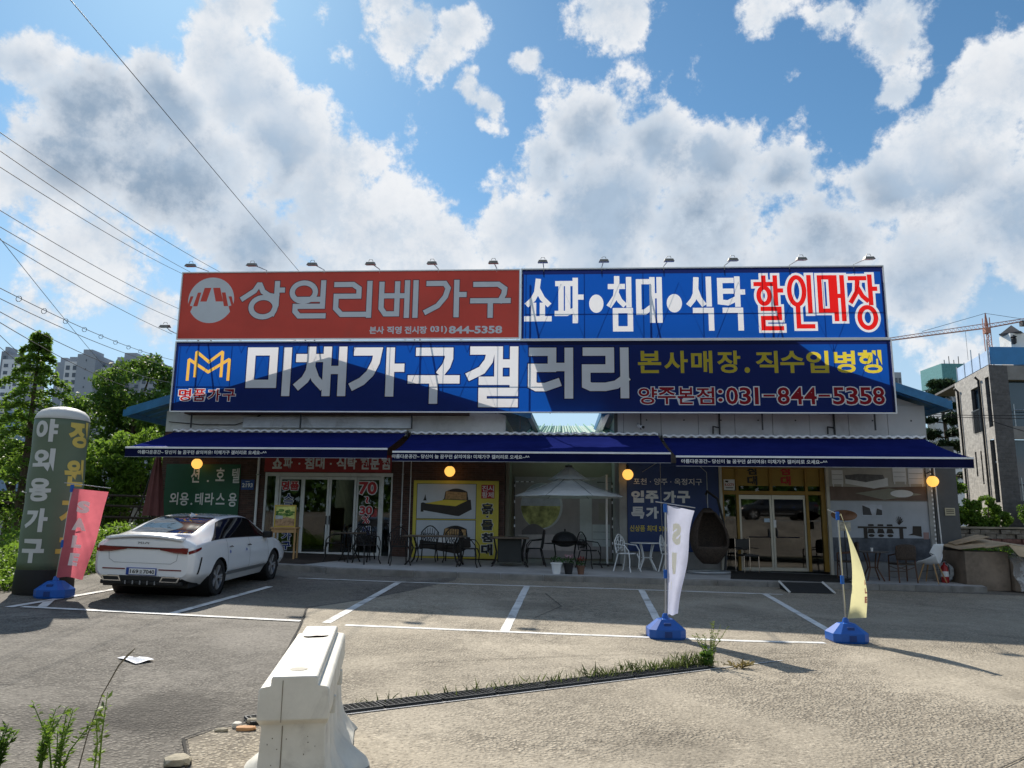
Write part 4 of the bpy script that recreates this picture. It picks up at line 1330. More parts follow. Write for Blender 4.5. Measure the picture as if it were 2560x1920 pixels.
def sign_frame(parent, x0, z0, x1, z1, truss=True, seed=0):
    for (a, bb, c, d) in ((x0 - .03, z0 - .035, x1 + .03, z0 - .004), (x0 - .03, z1 + .004, x1 + .03, z1 + .035)):
        q = MB(); q.box(a, -.03, bb, c, .05, d); q.build('edge_bar', WHITEM if seed != 3 else GALV, parent)
    for a in (x0 - .032, x1 + .004):
        q = MB(); q.box(a, -.03, z0 - .003, a + .028, .05, z1 + .003); q.build('edge_bar', WHITEM, parent)
    if truss:
        n = max(2, round((x1 - x0) / 1.55))
        for k in range(n + 1):
            x = x0 + .05 + (x1 - x0 - .1) * k / n
            q = MB(); q.tube([(x, .12, z0), (x, .12, z1)], .010, 6); q.build('strut', DARKM, parent)
            if k < n:
                xn = x0 + .05 + (x1 - x0 - .1) * (k + 1) / n
                q = MB(); q.tube([(x, .42, z0), ((x + xn) / 2, .42, z1), (xn, .42, z0)], .008, 6); q.build('diagonal_brace', DARKM, parent)
        q = MB(); q.tube([(x0, .16, (z0 + z1) / 2 - .15), (x1, .16, (z0 + z1) / 2 - .15)], .013, 6); q.build('rail', DARKM, parent)


# long lower sign
S1 = fthing('rooftop_sign', 'long blue sign with big white Korean letters and MM emblem, below the other two', 'sign', 0, SV, 0, group='rooftop signs')
R1 = (-9.57, 4.72, 10.25, 6.69)
big = {'mi': (-7.47, 5.14, -6.19, 6.54), 'chae': (-6.06, 5.14, -4.60, 6.56), 'ga': (-4.49, 5.13, -2.96, 6.53), 'gu': (-2.86, 4.93, -1.40, 6.52),
       'gael': (-1.21, 4.84, 0.22, 6.55), 'reo': (0.49, 5.08, 1.73, 6.51), 'ri': (1.97, 5.09, 3.25, 6.51)}
lay = [('edge', rects(R1[0], 6.58, R1[2], R1[3]) + rects(R1[0], R1[1], -9.5, R1[3]) + rects(10.18, R1[1], R1[2], R1[3]))]
mt = {None: V_BLUE, 'edge': V_NAVY}
nm = {None: 'face', 'edge': 'dark_border'}
for k, bx in big.items():
    lay.append(('sh_' + k, glyph_polys(k, *bx, .235, .03)))
    mt['sh_' + k] = V_NAVY; nm['sh_' + k] = 'letter_edge'
for k, bx in big.items():
    lay.append((k, glyph_polys(k, *bx, .235)))
    mt[k] = V_WHITE; nm[k] = 'letter'
for s, (a, z0, c, z1) in {'본': (3.50, 5.79, 4.13, 6.41), '사': (4.21, 5.79, 4.85, 6.41), '매': (4.94, 5.79, 5.51, 6.41), '장': (5.64, 5.79, 6.26, 6.41), '.': (6.36, 5.79, 6.51, 5.95),
                          '직': (6.67, 5.79, 7.26, 6.40), '수': (7.32, 5.79, 7.95, 6.40), '입': (8.01, 5.79, 8.60, 6.40), '병': (8.74, 5.79, 9.30, 6.40), '행': (9.38, 5.78, 10.00, 6.42)}.items():
    lay.append(('y' + s, tris_of(fit_text(s, a, z0, c, z1, .026, 3))))
    mt['y' + s] = V_YEL; nm['y' + s] = 'letter'
tel = [('양', 3.50, 4.0), ('주', 4.02, 4.5), ('본', 4.55, 5.0), ('점', 5.05, 5.53), (':', 5.63, 5.75)]
tel += [(ch, x, x + w) for ch, x, w in (('0', 5.84, .32), ('3', 6.2, .3), ('1', 6.6, .105), ('-', 6.83, .3), ('8', 7.2, .32), ('4', 7.55, .33), ('4', 7.9, .33), ('-', 8.28, .3), ('5', 8.65, .31), ('3', 9.0, .31), ('5', 9.35, .31), ('8', 9.69, .31))]
lo, hi = [], []
for i, (s, a, c) in enumerate(tel):
    z0, z1 = (5.14, 5.2) if s == '-' else ((5.0, 5.33) if s == ':' else (4.93, 5.4))
    lo.append(('o%d' % i, tris_of(fit_text(s, a, z0, c, z1, .06, 3, .018)))); mt['o%d' % i] = V_WHITE; nm['o%d' % i] = 'letter_outline'
    hi.append(('r%d' % i, tris_of(fit_text(s, a, z0, c, z1, .018, 3)))); mt['r%d' % i] = V_DRED; nm['r%d' % i] = 'letter'
for i, (s, a) in enumerate((('명', -9.38), ('품', -8.96), ('가', -8.53), ('구', -8.1))):
    lo.append(('p%d' % i, tris_of(fit_text(s, a, 5.0, a + .36, 5.34, .07, 3, .022)))); mt['p%d' % i] = V_WHITE; nm['p%d' % i] = 'letter_outline'
    hi.append(('q%d' % i, tris_of(fit_text(s, a, 5.0, a + .36, 5.34, .022, 3)))); mt['q%d' % i] = V_DRED; nm['q%d' % i] = 'letter'
lay += lo + hi
em = stroke_polys([(-9.17, 5.58), (-9.17, 6.2), (-8.58, 5.83), (-7.99, 6.2), (-7.99, 5.58)], .085) + stroke_polys([(-8.96, 5.68), (-8.96, 6.42), (-8.58, 6.12), (-8.2, 6.42), (-8.2, 5.68)], .085)
lay.append(('emblem', em)); mt['emblem'] = V_ORA; nm['emblem'] = 'emblem'
print_sign(S1, R1, lay, mt, nm)
sign_frame(S1, *R1)

# upper right sign
S2 = fthing('rooftop_sign', 'bright blue upper sign with white and red outlined Korean letters', 'sign', 0, SV, 0, group='rooftop signs')
R2 = (0.30, 6.765, 10.19, 8.76)
lay = [('edge', rects(R2[0], 8.62, R2[2], R2[3]) + rects(R2[0], R2[1], .36, R2[3]) + rects(10.13, R2[1], R2[2], R2[3]))]
mt = {None: V_BLUE, 'edge': V_NAVY}
nm = {None: 'face', 'edge': 'dark_border'}
wl = {'syo': (0.37, 7.26, 1.14, 8.50), 'pa': (1.22, 7.20, 2.03, 8.52), 'chim': (2.69, 6.96, 3.39, 8.56), 'dae': (3.47, 7.20, 4.20, 8.52), 'sik': (4.88, 6.97, 5.60, 8.52), 'tak': (5.70, 6.97, 6.47, 8.52)}
for k, bx in wl.items():
    lay.append((k, glyph_polys(k, *bx, .15))); mt[k] = V_WHITE; nm[k] = 'letter'
for i, (a, c) in enumerate(((2.18, 2.58), (4.32, 4.74))):
    lay.append(('dot%d' % i, [arc((a + c) / 2, 7.76, (c - a) / 2, .265, 24)])); mt['dot%d' % i] = V_WHITE; nm['dot%d' % i] = 'dot'
rl = {'hal': (6.70, 6.97, 7.50, 8.54), 'in': (7.60, 7.02, 8.31, 8.54), 'mae': (8.42, 7.22, 9.15, 8.53), 'jang': (9.25, 6.97, 10.02, 8.54)}
for k, bx in rl.items():
    lay.append(('o' + k, glyph_polys(k, *bx, .125, .065))); mt['o' + k] = V_WHITE; nm['o' + k] = 'letter_outline'
for k, bx in rl.items():
    lay.append((k, glyph_polys(k, *bx, .125))); mt[k] = V_RED; nm[k] = 'letter'
print_sign(S2, R2, lay, mt, nm)
sign_frame(S2, *R2, seed=1)

# red sign (solid panel)
S3 = fthing('rooftop_sign', 'red upper sign with grey Korean letters and a round gate emblem', 'sign', 0, SV, 0, group='rooftop signs')
R3 = (-9.56, 6.80, 0.22, 8.75)
lay, mt, nm = [], {None: SRED}, {None: 'face'}
rd = {'sang': (-7.80, 7.36, -6.51, 8.50), 'il': (-6.37, 7.38, -5.28, 8.51), 'ri2': (-5.08, 7.39, -3.97, 8.48), 'be': (-3.77, 7.38, -2.64, 8.49), 'ga2': (-2.47, 7.39, -1.26, 8.49), 'gu2': (-1.16, 7.37, -0.01, 8.46)}
for k, bx in rd.items():
    lay.append(('s' + k, glyph_polys(k, *bx, .15, .02))); mt['s' + k] = SDRED; nm['s' + k] = 'letter_edge'
for k, bx in rd.items():
    lay.append((k, glyph_polys(k, *bx, .15))); mt[k] = SGREY; nm[k] = 'letter'
c = [(-8.67 + .68 * math.cos(2 * PI * k / 48), 7.94 + .68 * math.sin(2 * PI * k / 48)) for k in range(48)]
lay.append(('emblem', [c])); mt['emblem'] = SGREY; nm['emblem'] = 'emblem'
bars = [[(-9.36, 7.76), (-9.29, 7.76), (-9.2, 8.06), (-9.29, 8.06)], [(-9.19, 7.76), (-9.06, 7.76), (-8.98, 8.17), (-9.08, 8.17)], [(-8.99, 7.9), (-8.80, 7.9), (-8.69, 8.31), (-8.89, 8.31)],
        [(-8.53, 7.9), (-8.31, 7.9), (-8.43, 8.31), (-8.64, 8.31)], [(-8.28, 7.76), (-8.15, 7.76), (-8.26, 8.17), (-8.37, 8.17)], [(-8.05, 7.76), (-7.98, 7.76), (-8.07, 8.05), (-8.16, 8.05)],
        [(-9.4, 7.7), (-9.29, 7.5), (-9.2, 7.76), (-9.4, 7.8)], [(-7.94, 7.7), (-8.05, 7.5), (-8.14, 7.76), (-7.94, 7.8)]]
lay.append(('gate', bars)); mt['gate'] = SRED; nm['gate'] = 'emblem_cutout'
for i, (s, a, cc) in enumerate((('본사', -4.0, -3.58), ('직영', -3.5, -3.08), ('전시장', -3.0, -2.36), ('031)', -2.27, -1.79), ('844-5358', -1.74, -.24))):
    lay.append(('t%d' % i, tris_of(fit_text(s, a, 6.92, cc, 7.14, .035, 3)))); mt['t%d' % i] = SGREY; nm['t%d' % i] = 'lettering'
print_sign(S3, R3, lay, mt, nm)
b = MB(); b.rect(R3[0], R3[1], R3[2], R3[3], .03); b.build('backing_sheet', GALV, S3, fix=False)
sign_frame(S3, *R3, seed=2)
# posts that carry the signs
for u in (-9.2, -6.0, -2.8, .26, 3.6, 6.9, 9.9):
    p = fthing('sign_post', 'dark steel post behind the rooftop signs', 'post', u, .3, 4.3, group='steel posts carrying the rooftop signs')
    b = MB(); b.box(-.018, -.018, 0, .018, .018, 4.5); b.build('upright', DARKM, p)
    b = MB(); b.tube([(0, 0, 4.2), (0, 1.6, 1.3)], .025, 6); b.build('stay', DARKM, p)

# ------------------------------------------------------------------ floodlights on arms along the sign tops
LAMPH = mat('floodlight_shell', (0.20, 0.19, 0.17), 0.5, .3, var=.2)
LAMPG = mat('floodlight_glass', (0.5, 0.5, 0.47), 0.2, var=.05)


def floodlight(u, zt, label, group, side=False):
    t = fthing('floodlight', label, 'floodlight', u, SV, zt, group=group)
    b = MB()
    if side:
        b.tube([(0, 0, 0), (-.06, -.25, .02), (-.02, -.55, .05)], .012, 6)
        hc = Vector((-.02, -.62, .04))
    else:
        b.tube([(0, .02, -.25), (0, .0, .02), (0, -.5, -.06), (0, -.95, -.14)], .014, 6)
        hc = Vector((0, -1.02, -.18))
    b.build('arm', GALV, t)
    b = MB()
    b.add([(hc.x - 0.104, hc.y - 0.080, hc.z + 0.040), (hc.x + 0.104, hc.y - 0.080, hc.z + 0.040), (hc.x + 0.104, hc.y + 0.048, hc.z + 0.072), (hc.x - 0.104, hc.y + 0.048, hc.z + 0.072),
           (hc.x - 0.136, hc.y - 0.112, hc.z - 0.040), (hc.x + 0.136, hc.y - 0.112, hc.z - 0.040), (hc.x + 0.136, hc.y + 0.080, hc.z - 0.008), (hc.x - 0.136, hc.y + 0.080, hc.z - 0.008)],
          [(0, 1, 2, 3), (0, 4, 5, 1), (1, 5, 6, 2), (2, 6, 7, 3), (3, 7, 4, 0)])
    b.build('housing', LAMPH, t)
    b = MB()
    b.add([(hc.x - 0.132, hc.y - 0.108, hc.z - 0.040), (hc.x + 0.132, hc.y - 0.108, hc.z - 0.040), (hc.x + 0.132, hc.y + 0.076, hc.z - 0.010), (hc.x - 0.132, hc.y + 0.076, hc.z - 0.010)], [(0, 1, 2, 3)])
    b.build('lens', LAMPG, t, fix=False)
    b = MB(); b.tube([(hc.x - .06, hc.y, hc.z + .08), (hc.x - .04, hc.y, hc.z + .13), (hc.x + .04, hc.y, hc.z + .13), (hc.x + .06, hc.y, hc.z + .08)], .008, 5)
    b.build('yoke', LAMPH, t)


ordw = ('first', 'second', 'third', 'fourth', 'fifth', 'sixth')
for i, u in enumerate((-8.83, -7.09, -5.4, -3.78, -2.09, -0.42)):
    floodlight(u, 8.8, '%s floodlight from the left on top of the red sign' % ordw[i], 'floodlights along the sign tops')
for i, u in enumerate((0.91, 2.54, 4.26, 5.93, 7.7, 9.43)):
    floodlight(u, 8.81, '%s floodlight from the left on top of the upper blue sign' % ordw[i], 'floodlights along the sign tops')
floodlight(-9.6, 6.95, 'floodlight sticking out from the left edge of the red sign', 'floodlights along the sign tops', True)

# ------------------------------------------------------------------ globe lamps under the awnings
GLOBE = mat('lit_globe', (1.0, 0.50, 0.10), 0.4, var=0, emit=0.95)
for u, z, lab in ((-8.91, 3.27, 'lit orange globe lamp above the green banner'), (-1.68, 3.11, 'lit orange globe lamp above the yellow bed poster'),
                  (3.22, 3.06, 'lit orange globe lamp between parasol and navy banner'), (11.27, 2.94, 'lit orange globe lamp at the end pier by the murals')):
    t = fthing('globe_lamp', lab, 'lamp', u, .0, z, group='globe lamps under the awnings')
    b = MB(); b.lathe([(0.0, -.15), (.055, -.14), (.105, -.105), (.14, -.05), (.15, 0), (.14, .05), (.105, .105), (.05, .14)], 24, (0, -.33, 0)); b.build('globe', GLOBE, t, smooth=True)
    b = MB(); b.tube([(0, 0, .22), (0, -.2, .26), (0, -.33, .22), (0, -.33, .14)], .016, 8); b.lathe([(.06, .13), (.05, .17), (.02, .18)], 12, (0, -.33, 0)); b.box(-.05, -.02, .15, .05, .0, .29)
    b.build('bracket', BLACKM, t)
# surveillance camera by the yard
t = fthing('security_camera', 'white bullet camera on the right shop wall beside the yard', 'camera', 3.55, .02, 4.3)
b = MB(); b.tube([(0, -.12, .12), (.1, -.34, .06)], .05, 12); b.build('body', WHITEM, t, smooth=True)
b = MB(); b.tube([(.1, -.335, .061), (.106, -.36, .055)], .042, 12); b.build('lens', BLACKM, t)
b = MB(); b.tube([(0, 0, .18), (-.02, -.08, .2), (0, -.14, .14)], .018, 6); b.build('bracket', GALV, t)

# ------------------------------------------------------------------ furniture on the walkway
IRON = mat('cast_iron', (0.016, 0.014, 0.014), 0.5, .3, var=.25)
WIRON = mat('white_cast_metal', (0.72, 0.74, 0.75), 0.45, var=.06)
WICK = mat('dark_wicker', (0.055, 0.038, 0.028), 0.7, var=.35, vscale=30, bump=.6, bscale=90)
TILE = mat('table_stone', (0.10, 0.075, 0.055), 0.35, var=.4, vscale=8)


def place(t, u, v, rot, label, group, first):
    o = t if first else copy_tree(t)
    o.location = F(u, v, slab(u, v))
    o.rotation_euler = (0, 0, rot - AL)
    o['label'] = label
    if group:
        o['group'] = group
    return o


def iron_chair(name, m, cat='chair', lattice=True):
    t = thing(name, '', cat)
    b = MB(); b.lathe([(0.0, .435), (.215, .43), (.225, .44), (.215, .455), (0, .45)], 20, sx=1.0, sy=.95); b.build('seat', m, t, smooth=True)
    for sx in (-1, 1):
        b = MB(); b.tube([(sx * .19, -.17, .44), (sx * .235, -.215, .3), (sx * .215, -.2, .12), (sx * .25, -.25, .0)], [.016, .017, .014, .018], 7); b.build('leg', m, t, smooth=True)
        b = MB(); b.tube([(sx * .17, .16, .44), (sx * .2, .2, .25), (sx * .22, .27, .0)], [.016, .015, .018], 7); b.build('leg', m, t, smooth=True)
        b = MB(); b.tube([(sx * .235, -.215, .3), (sx * .26, -.2, .52), (sx * .28, -.1, .645), (sx * .27, .08, .66), (sx * .215, .2, .68)], .013, 7); b.build('armrest', m, t, smooth=True)
    b = MB()
    bk = [(-.2, .18, .45), (-.225, .21, .62)] + [(-.225 + .45 * k / 10, .22 + .02 * math.sin(PI * k / 10), .74 + .17 * math.sin(PI * k / 10)) for k in range(11)] + [(.225, .21, .62), (.2, .18, .45)]
    b.tube(bk, .015, 7); b.build('back_frame', m, t, smooth=True)
    b = MB()
    if lattice:
        for k in range(-3, 4):
            b.tube([(k * .06, .19, .46), (k * .06 * 1.05, .225, .7 + .16 * math.cos(k * .42))], .008, 5)
        for k in range(-2, 3):
            b.tube([(k * .07 - .06, .2, .5), (k * .07 + .06, .225, .72)], .008, 5)
            b.tube([(k * .07 + .06, .2, .5), (k * .07 - .06, .225, .72)], .008, 5)
    else:
        for cx, cz, r in ((0, .8, .07), (-.1, .7, .06), (.1, .7, .06), (0, .62, .055), (-.1, .55, .05), (.1, .55, .05), (-.13, .8, .05), (.13, .8, .05)):
            b.tube([(cx + r * math.cos(a), .21 + (cz - .6) * .05, cz + r * math.sin(a)) for a in [2 * PI * k / 12 for k in range(12)]], .009, 5, closed=True)
    q = b.build('back_lattice', m, t, smooth=True)
    q['kind'] = 'stuff'
    return t


def round_table(name, m, top, r, h, n=3, cat='table', bulge=True):
    t = thing(name, '', cat)
    b = MB(); b.lathe([(0, h - .03), (r * .9, h - .03), (r, h - .018), (r, h - .004), (r * .96, h), (0, h)], 32); b.build('tabletop', top, t, smooth=40)
    for k in range(n):
        a = 2 * PI * k / n + .5
        c, s = math.cos(a), math.sin(a)
        b = MB(); b.tube([(c * r * .55, s * r * .55, h - .03), (c * r * .36, s * r * .36, h * .62), (c * r * .3, s * r * .3, h * .42), (c * r * .62, s * r * .62, h * .1), (c * r * .72, s * r * .72, 0)], .018, 7); b.build('leg', m, t, smooth=True)
    b = MB(); b.tube([(r * .33 * math.cos(a), r * .33 * math.sin(a), h * .45) for a in [2 * PI * k / 20 for k in range(20)]], .01, 6, closed=True); b.build('stretcher_ring', m, t, smooth=True)
    return t


GR = 'dark garden furniture on the walkway'
c0 = iron_chair('garden_chair', IRON)
for i, (u, v, rot, lab) in enumerate((
        (-4.25, 2.3, -1.3, 'black iron chair left of the small round table by the sliding doors'),
        (-3.35, 2.6, .9, 'black iron chair right of the small round table by the sliding doors'),
        (-3.7, 1.5, -.05, 'black iron chair behind the small round table by the sliding doors'),
        (-2.55, 2.55, .35, 'black iron chair at the left end of the long table'),
        (-2.08, 1.15, .0, 'left of two arched black chairs behind the long table'),
        (-1.42, 1.15, .05, 'right of two arched black chairs behind the long table'),
        (-.86, 2.3, 1.5, 'black iron chair side-on right of the long table, before the yellow poster'),
        (.72, 1.2, -1.45, 'black lattice chair left of the kettle grill under the parasol'),
        (2.12, 1.1, 1.0, 'black lattice chair right of the kettle grill, before the yard'))):
    place(c0, u, v, rot, lab, GR, i == 0)
t0 = round_table('garden_table', IRON, TILE, .42, .72)
place(t0, -3.85, 2.35, .2, 'small round iron table between black chairs by the sliding doors', GR, True)
t = thing('dining_table', 'long dark garden dining table in front of the yellow bed poster', 'table', F(-1.75, 2.1, slab(-1.75, 2.1)), -AL, GR)
b = MB(); b.bbox(-.75, -.42, .68, .75, .42, .72, .015); b.build('tabletop', TILE, t)
for sx in (-1, 1):
    for sy in (-1, 1):
        b = MB(); b.tube([(sx * .6, sy * .3, .69), (sx * .5, sy * .24, .42), (sx * .58, sy * .3, .12), (sx * .68, sy * .36, 0)], .022, 7); b.build('leg', IRON, t, smooth=True)
b = MB(); b.tube([(-.52, 0, .4), (.52, 0, .4)], .012, 6); b.build('stretcher', IRON, t)
t = thing('patio_table', 'dark square patio table with closed centre, right of the yellow poster', 'table', F(.08, 1.5, slab(.08, 1.5)), .1 - AL, GR)
b = MB(); b.bbox(-.48, -.42, .68, .48, .42, .73, .015); b.build('tabletop', TILE, t)
b = MB(); b.bbox(-.3, -.26, .1, .3, .26, .68, .01); b.build('body', mat('table_box', (.025, .027, .026), .6), t)
for sx in (-1, 1):
    for sy in (-1, 1):
        b = MB(); b.tube([(sx * .4, sy * .34, .69), (sx * .33, sy * .28, .35), (sx * .36, sy * .3, .12), (sx * .46, sy * .38, 0)], .02, 7); b.build('leg', IRON, t, smooth=True)
t = thing('kettle_grill', 'black fire bowl with domed mesh lid on a round table under the parasol', 'grill', F(1.5, .9, slab(1.5, .9)), -AL)
b = MB(); b.lathe([(.1, .5), (.34, .58), (.36, .66), (.34, .66), (.1, .55)], 28); b.build('bowl', IRON, t, smooth=True)
b = MB(); b.lathe([(.335, .662), (.3, .76), (.22, .84), (.1, .89), (0, .9)], 28); b.build('lid', mat('mesh_lid', (.03, .032, .036), .5, .4, var=.3, vscale=40), t, smooth=True)
b = MB(); b.tube([(0, 0, .9), (0, 0, .96)], .018, 8); b.build('knob', IRON, t)
b = MB(); b.lathe([(.55, .575), (.56, .59), (.37, .6), (.36, .575)], 32); b.build('rim_table', IRON, t, smooth=40)
for k in range(4):
    a = PI / 4 + k * PI / 2
    b = MB(); b.tube([(.4 * math.cos(a), .4 * math.sin(a), .58), (.34 * math.cos(a), .34 * math.sin(a), .3), (.46 * math.cos(a), .46 * math.sin(a), 0)], .018, 7); b.build('leg', IRON, t, smooth=True)
# white cast set
wc = iron_chair('cast_chair', WIRON, lattice=False)
place(wc, 3.05, 1.7, -2.2 + PI, 'white ornate cast chair turned to the white table, left of it', 'white cast garden set', True)
place(wc, 4.2, 1.2, 1.2, 'white ornate cast chair half hidden behind the pale sale flag', 'white cast garden set', False)
wt = round_table('cast_table', WIRON, WIRON, .42, .7, 4)
place(wt, 3.62, 1.0, .3, 'round white cast garden table before the navy banner', 'white cast garden set', True)
# easel table with picture
t = thing('side_table', 'small wooden stand at the left edge of the sliding doors', 'table', F(-5.55, 2.2, slab(-5.55, 2.2)), .12 - AL)
b = MB(); b.bbox(-.32, -.22, .74, .32, .22, .78, .008); b.build('tabletop', WOOD, t)
for sx in (-1, 1):
    for sy in (-1, 1):
        b = MB(); b.bbox(sx * .28 - .022, sy * .18 - .022, 0, sx * .28 + .022, sy * .18 + .022, .74, .004); b.build('leg', WOOD, t)
b = MB(); b.box(-.27, -.19, .64, .27, -.17, .735); b.box(-.27, .17, .64, .27, .19, .735); b.build('apron', WOOD, t)
p = thing('framed_picture', 'bright framed garden picture standing on the wooden stand', 'picture', F(-5.58, 2.2, slab(-5.55, 2.2) + .78), .12 - AL)
b = MB()
for x0, z0, x1, z1 in ((-.27, 0, .27, .03), (-.27, .52, .27, .55), (-.27, .03, -.24, .52), (.24, .03, .27, .52)):
    b.box(x0, -.02, z0, x1, .01, z1)
b.build('frame', mat('yellow_frame', (.45, .32, .05), .5), p)
b = MB(); b.rect(-.24, .03, .24, .52, -.005); b.build('painting', mat('painting_sky', (.55, .55, .16), .5, var=.3, vscale=5), p, fix=False)
rnd = random.Random(5)
for k in range(16):
    x, z = rnd.uniform(-.2, .2), rnd.uniform(.28, .42)
    b = MB(); b.flat(arc(x, z, rnd.uniform(.03, .07), rnd.uniform(.02, .045), 10), -.008 - k * .0003); b.build('painted_leaf', mat('painting_green%d' % (k % 2), ((.05, .13, .02), (.12, .22, .04))[k % 2], .6, var=.3, vscale=20), p, fix=False)
b = MB(); b.flat([(-.24, .03), (.24, .03), (.24, .2), (.05, .25), (-.24, .18)], -.008); b.build('painted_path', mat('painting_path', (.35, .22, .12), .6, var=.4, vscale=12), p, fix=False)
b = MB(); b.flat([(-.24, .2), (-.05, .2), (-.06, .28), (-.24, .29)], -.0135); b.build('painted_house', mat('painting_house', (.4, .42, .42), .6, var=.2, vscale=12), p, fix=False)
# flower pots
rnd = random.Random(8)


def flower_pot(u, v, potm, r, h, label, petal, sub):
    t = thing('flower_pot', label, 'flower pot', F(u, v, slab(u, v)), 0, 'flower pots at the walkway edge')
    b = MB(); b.lathe([(r * .68, 0), (r * .95, h * .88), (r * 1.08, h * .88), (r * 1.1, h), (r * .96, h), (r * .9, h * .9), (0, h * .88)], 20); b.build('pot', potm, t, smooth=40)
    b = MB()
    for k in range(90):
        a, q = rnd.uniform(0, 2 * PI), r * 1.15 * math.sqrt(rnd.random())
        c = Vector((q * math.cos(a), q * math.sin(a), h + rnd.uniform(.0, .14) * (1.2 - q / r * .5)))
        d = Vector((rnd.uniform(-1, 1), rnd.uniform(-1, 1), rnd.uniform(.0, 1))).normalized()
        e = d.cross(Vector((0, 0, 1))).normalized() * .016
        b.add([c, c + d * .03 + e, c + d * .06, c + d * .03 - e], [(0, 1, 2, 3)])
    b.build('foliage', mat('pot_leaf', (.05, .12, .03), .6, var=.4, island=.7, transl=.3), t, fix=False)['kind'] = 'stuff'
    if petal is not None:
        b = MB()
        for k in range(46):
            a, q = rnd.uniform(0, 2 * PI), r * 1.1 * math.sqrt(rnd.random())
            c = Vector((q * math.cos(a), q * math.sin(a), h + rnd.uniform(.1, .19)))
            d = Vector((rnd.uniform(-1, 1), rnd.uniform(-1, 1), rnd.uniform(.2, 1))).normalized()
            e = d.cross(Vector((0, 0, 1))).normalized() * .018
            b.add([c, c + d * .018 + e, c + d * .036, c + d * .018 - e], [(0, 1, 2, 3)])
        b.build('flowers', petal, t, fix=False)['kind'] = 'stuff'


flower_pot(1.29, 3.15, WHITEM, .13, .26, 'white flower pot with green leaves, first of three at the kerb', None, '')
flower_pot(1.57, 3.05, BLACKM, .12, .25, 'black flower pot with pale pink flowers between two other pots', mat('petal_pink', (.62, .36, .42), .6, var=.2), '')
flower_pot(1.86, 2.98, mat('terracotta', (.17, .09, .06), .8, var=.2), .1, .2, 'small terracotta pot with red flowers, third of three', mat('petal_red', (.35, .03, .03), .6, var=.2), '')

# cantilever parasol
t = thing('cantilever_parasol', 'open grey cantilever parasol in front of the bedroom mural', 'parasol', F(2.65, .05, slab(2.65, .05)), -AL)
PCL = mat('parasol_cloth', (.84, .87, .88), .8, var=.06, vscale=4, transl=.3)
PX, PY, PZ = -1.05, -1.1, 1.80
b = MB()
N8 = 8
rim = [(PX + 1.5 * math.cos(2 * PI * k / N8 + PI / 8), PY + 1.5 * math.sin(2 * PI * k / N8 + PI / 8), PZ) for k in range(N8)]
vs = [(PX, PY, PZ + .66)]
for fr, zz in ((.25, .40), (.5, .24), (.75, .11), (1, 0)):
    for k in range(N8):
        a, c = Vector(rim[k]), Vector(rim[(k + 1) % N8])
        for j in range(3):
            p_ = a.lerp(c, j / 3)
            sag = -.03 * math.sin(PI * j / 3) * fr + .02 * math.sin(PI * j / 3)
            vs.append((PX + (p_.x - PX) * fr, PY + (p_.y - PY) * fr, PZ + zz + sag))
fs = [(0, 1 + k, 1 + (k + 1) % 24) for k in range(24)]
for r_ in range(3):
    fs += [(1 + r_ * 24 + k, 1 + (r_ + 1) * 24 + k, 1 + (r_ + 1) * 24 + (k + 1) % 24, 1 + r_ * 24 + (k + 1) % 24) for k in range(24)]
b.add(vs, fs); b.build('canopy', PCL, t, smooth=25)
b = MB(); b.lathe([(.56, .44), (.36, .56), (.08, .78)], 8, (PX, PY, PZ), cap=False); b.build('vent', PCL, t)
b = MB(); b.lathe([(.09, .77), (.1, .82), (.02, .85), (0, .85)], 10, (PX, PY, PZ)); b.build('finial', BLACKM, t)
for k in range(8):
    b = MB(); b.tube([(PX, PY, PZ + .56), (rim[k][0], rim[k][1], PZ - .01)], .009, 5); b.build('rib', GALV, t)
b = MB(); b.tube([(0, 0, 0), (0, 0, 2.45)], .032, 10); b.build('pole', WHITEM, t, smooth=True)
b = MB(); b.tube([(0, 0, 2.42), (-.35, -.2, 2.3), (PX + .3, PY + .35, PZ + .5)], .02, 8); b.build('arm', GALV, t, smooth=True)
b = MB(); b.box(-.4, -.03, .0, .4, .03, .05); b.box(-.03, -.4, .0, .03, .4, .05); b.build('cross_base', DARKM, t)
# folded maroon parasol at the left corner
t = thing('folded_parasol', 'folded maroon parasol on a black stand beside the green banner', 'parasol', F(-9.75, .9, slab(-9.75, .9)), -AL)
b = MB()
b.grid(lambda s, q: ((.05 + .2 * q ** .8) * (1 + .18 * math.sin(2 * PI * s * 7)) * math.cos(2 * PI * s), (.05 + .17 * q ** .8) * (1 + .18 * math.sin(2 * PI * s * 7)) * math.sin(2 * PI * s), 2.5 - 1.62 * q), 42, 10)
b.build('folded_cloth', mat('maroon_cloth', (.16, .055, .055), .8, var=.15), t, smooth=True, fix=False)
b = MB(); b.tube([(0, 0, .2), (0, 0, 2.6)], .02, 8); b.build('pole', BLACKM, t)
b = MB(); b.tube([(-.1, .05, 0), (-.12, .05, 1.2), (-.45, .05, 1.0), (-.12, .05, 2.3), (0, 0, 2.6)], .018, 7); b.build('arm', BLACKM, t)
b = MB(); b.box(-.3, -.03, 0, .3, .03, .05); b.box(-.03, -.3, 0.001, .03, .3, .051); b.build('cross_base', BLACKM, t)

# hanging egg chair
t = thing('egg_chair', 'dark wicker hanging egg chair leaning by the yellow entrance', 'egg chair', F(5.12, 1.1, slab(5.15, 1.1)), .25 - AL)
t.scale = (1.12, 1.12, 1.08)


def egg(s, q):
    a = s * 2 * PI
    z = .22 + q * 1.3
    r = .44 * math.sin(PI * (.06 + .9 * q) ** .85) ** .75
    tilt = .22 * q
    return (r * math.cos(a) + .05 - .0 * tilt, r * .85 * math.sin(a) - .1 + tilt * .4, z)


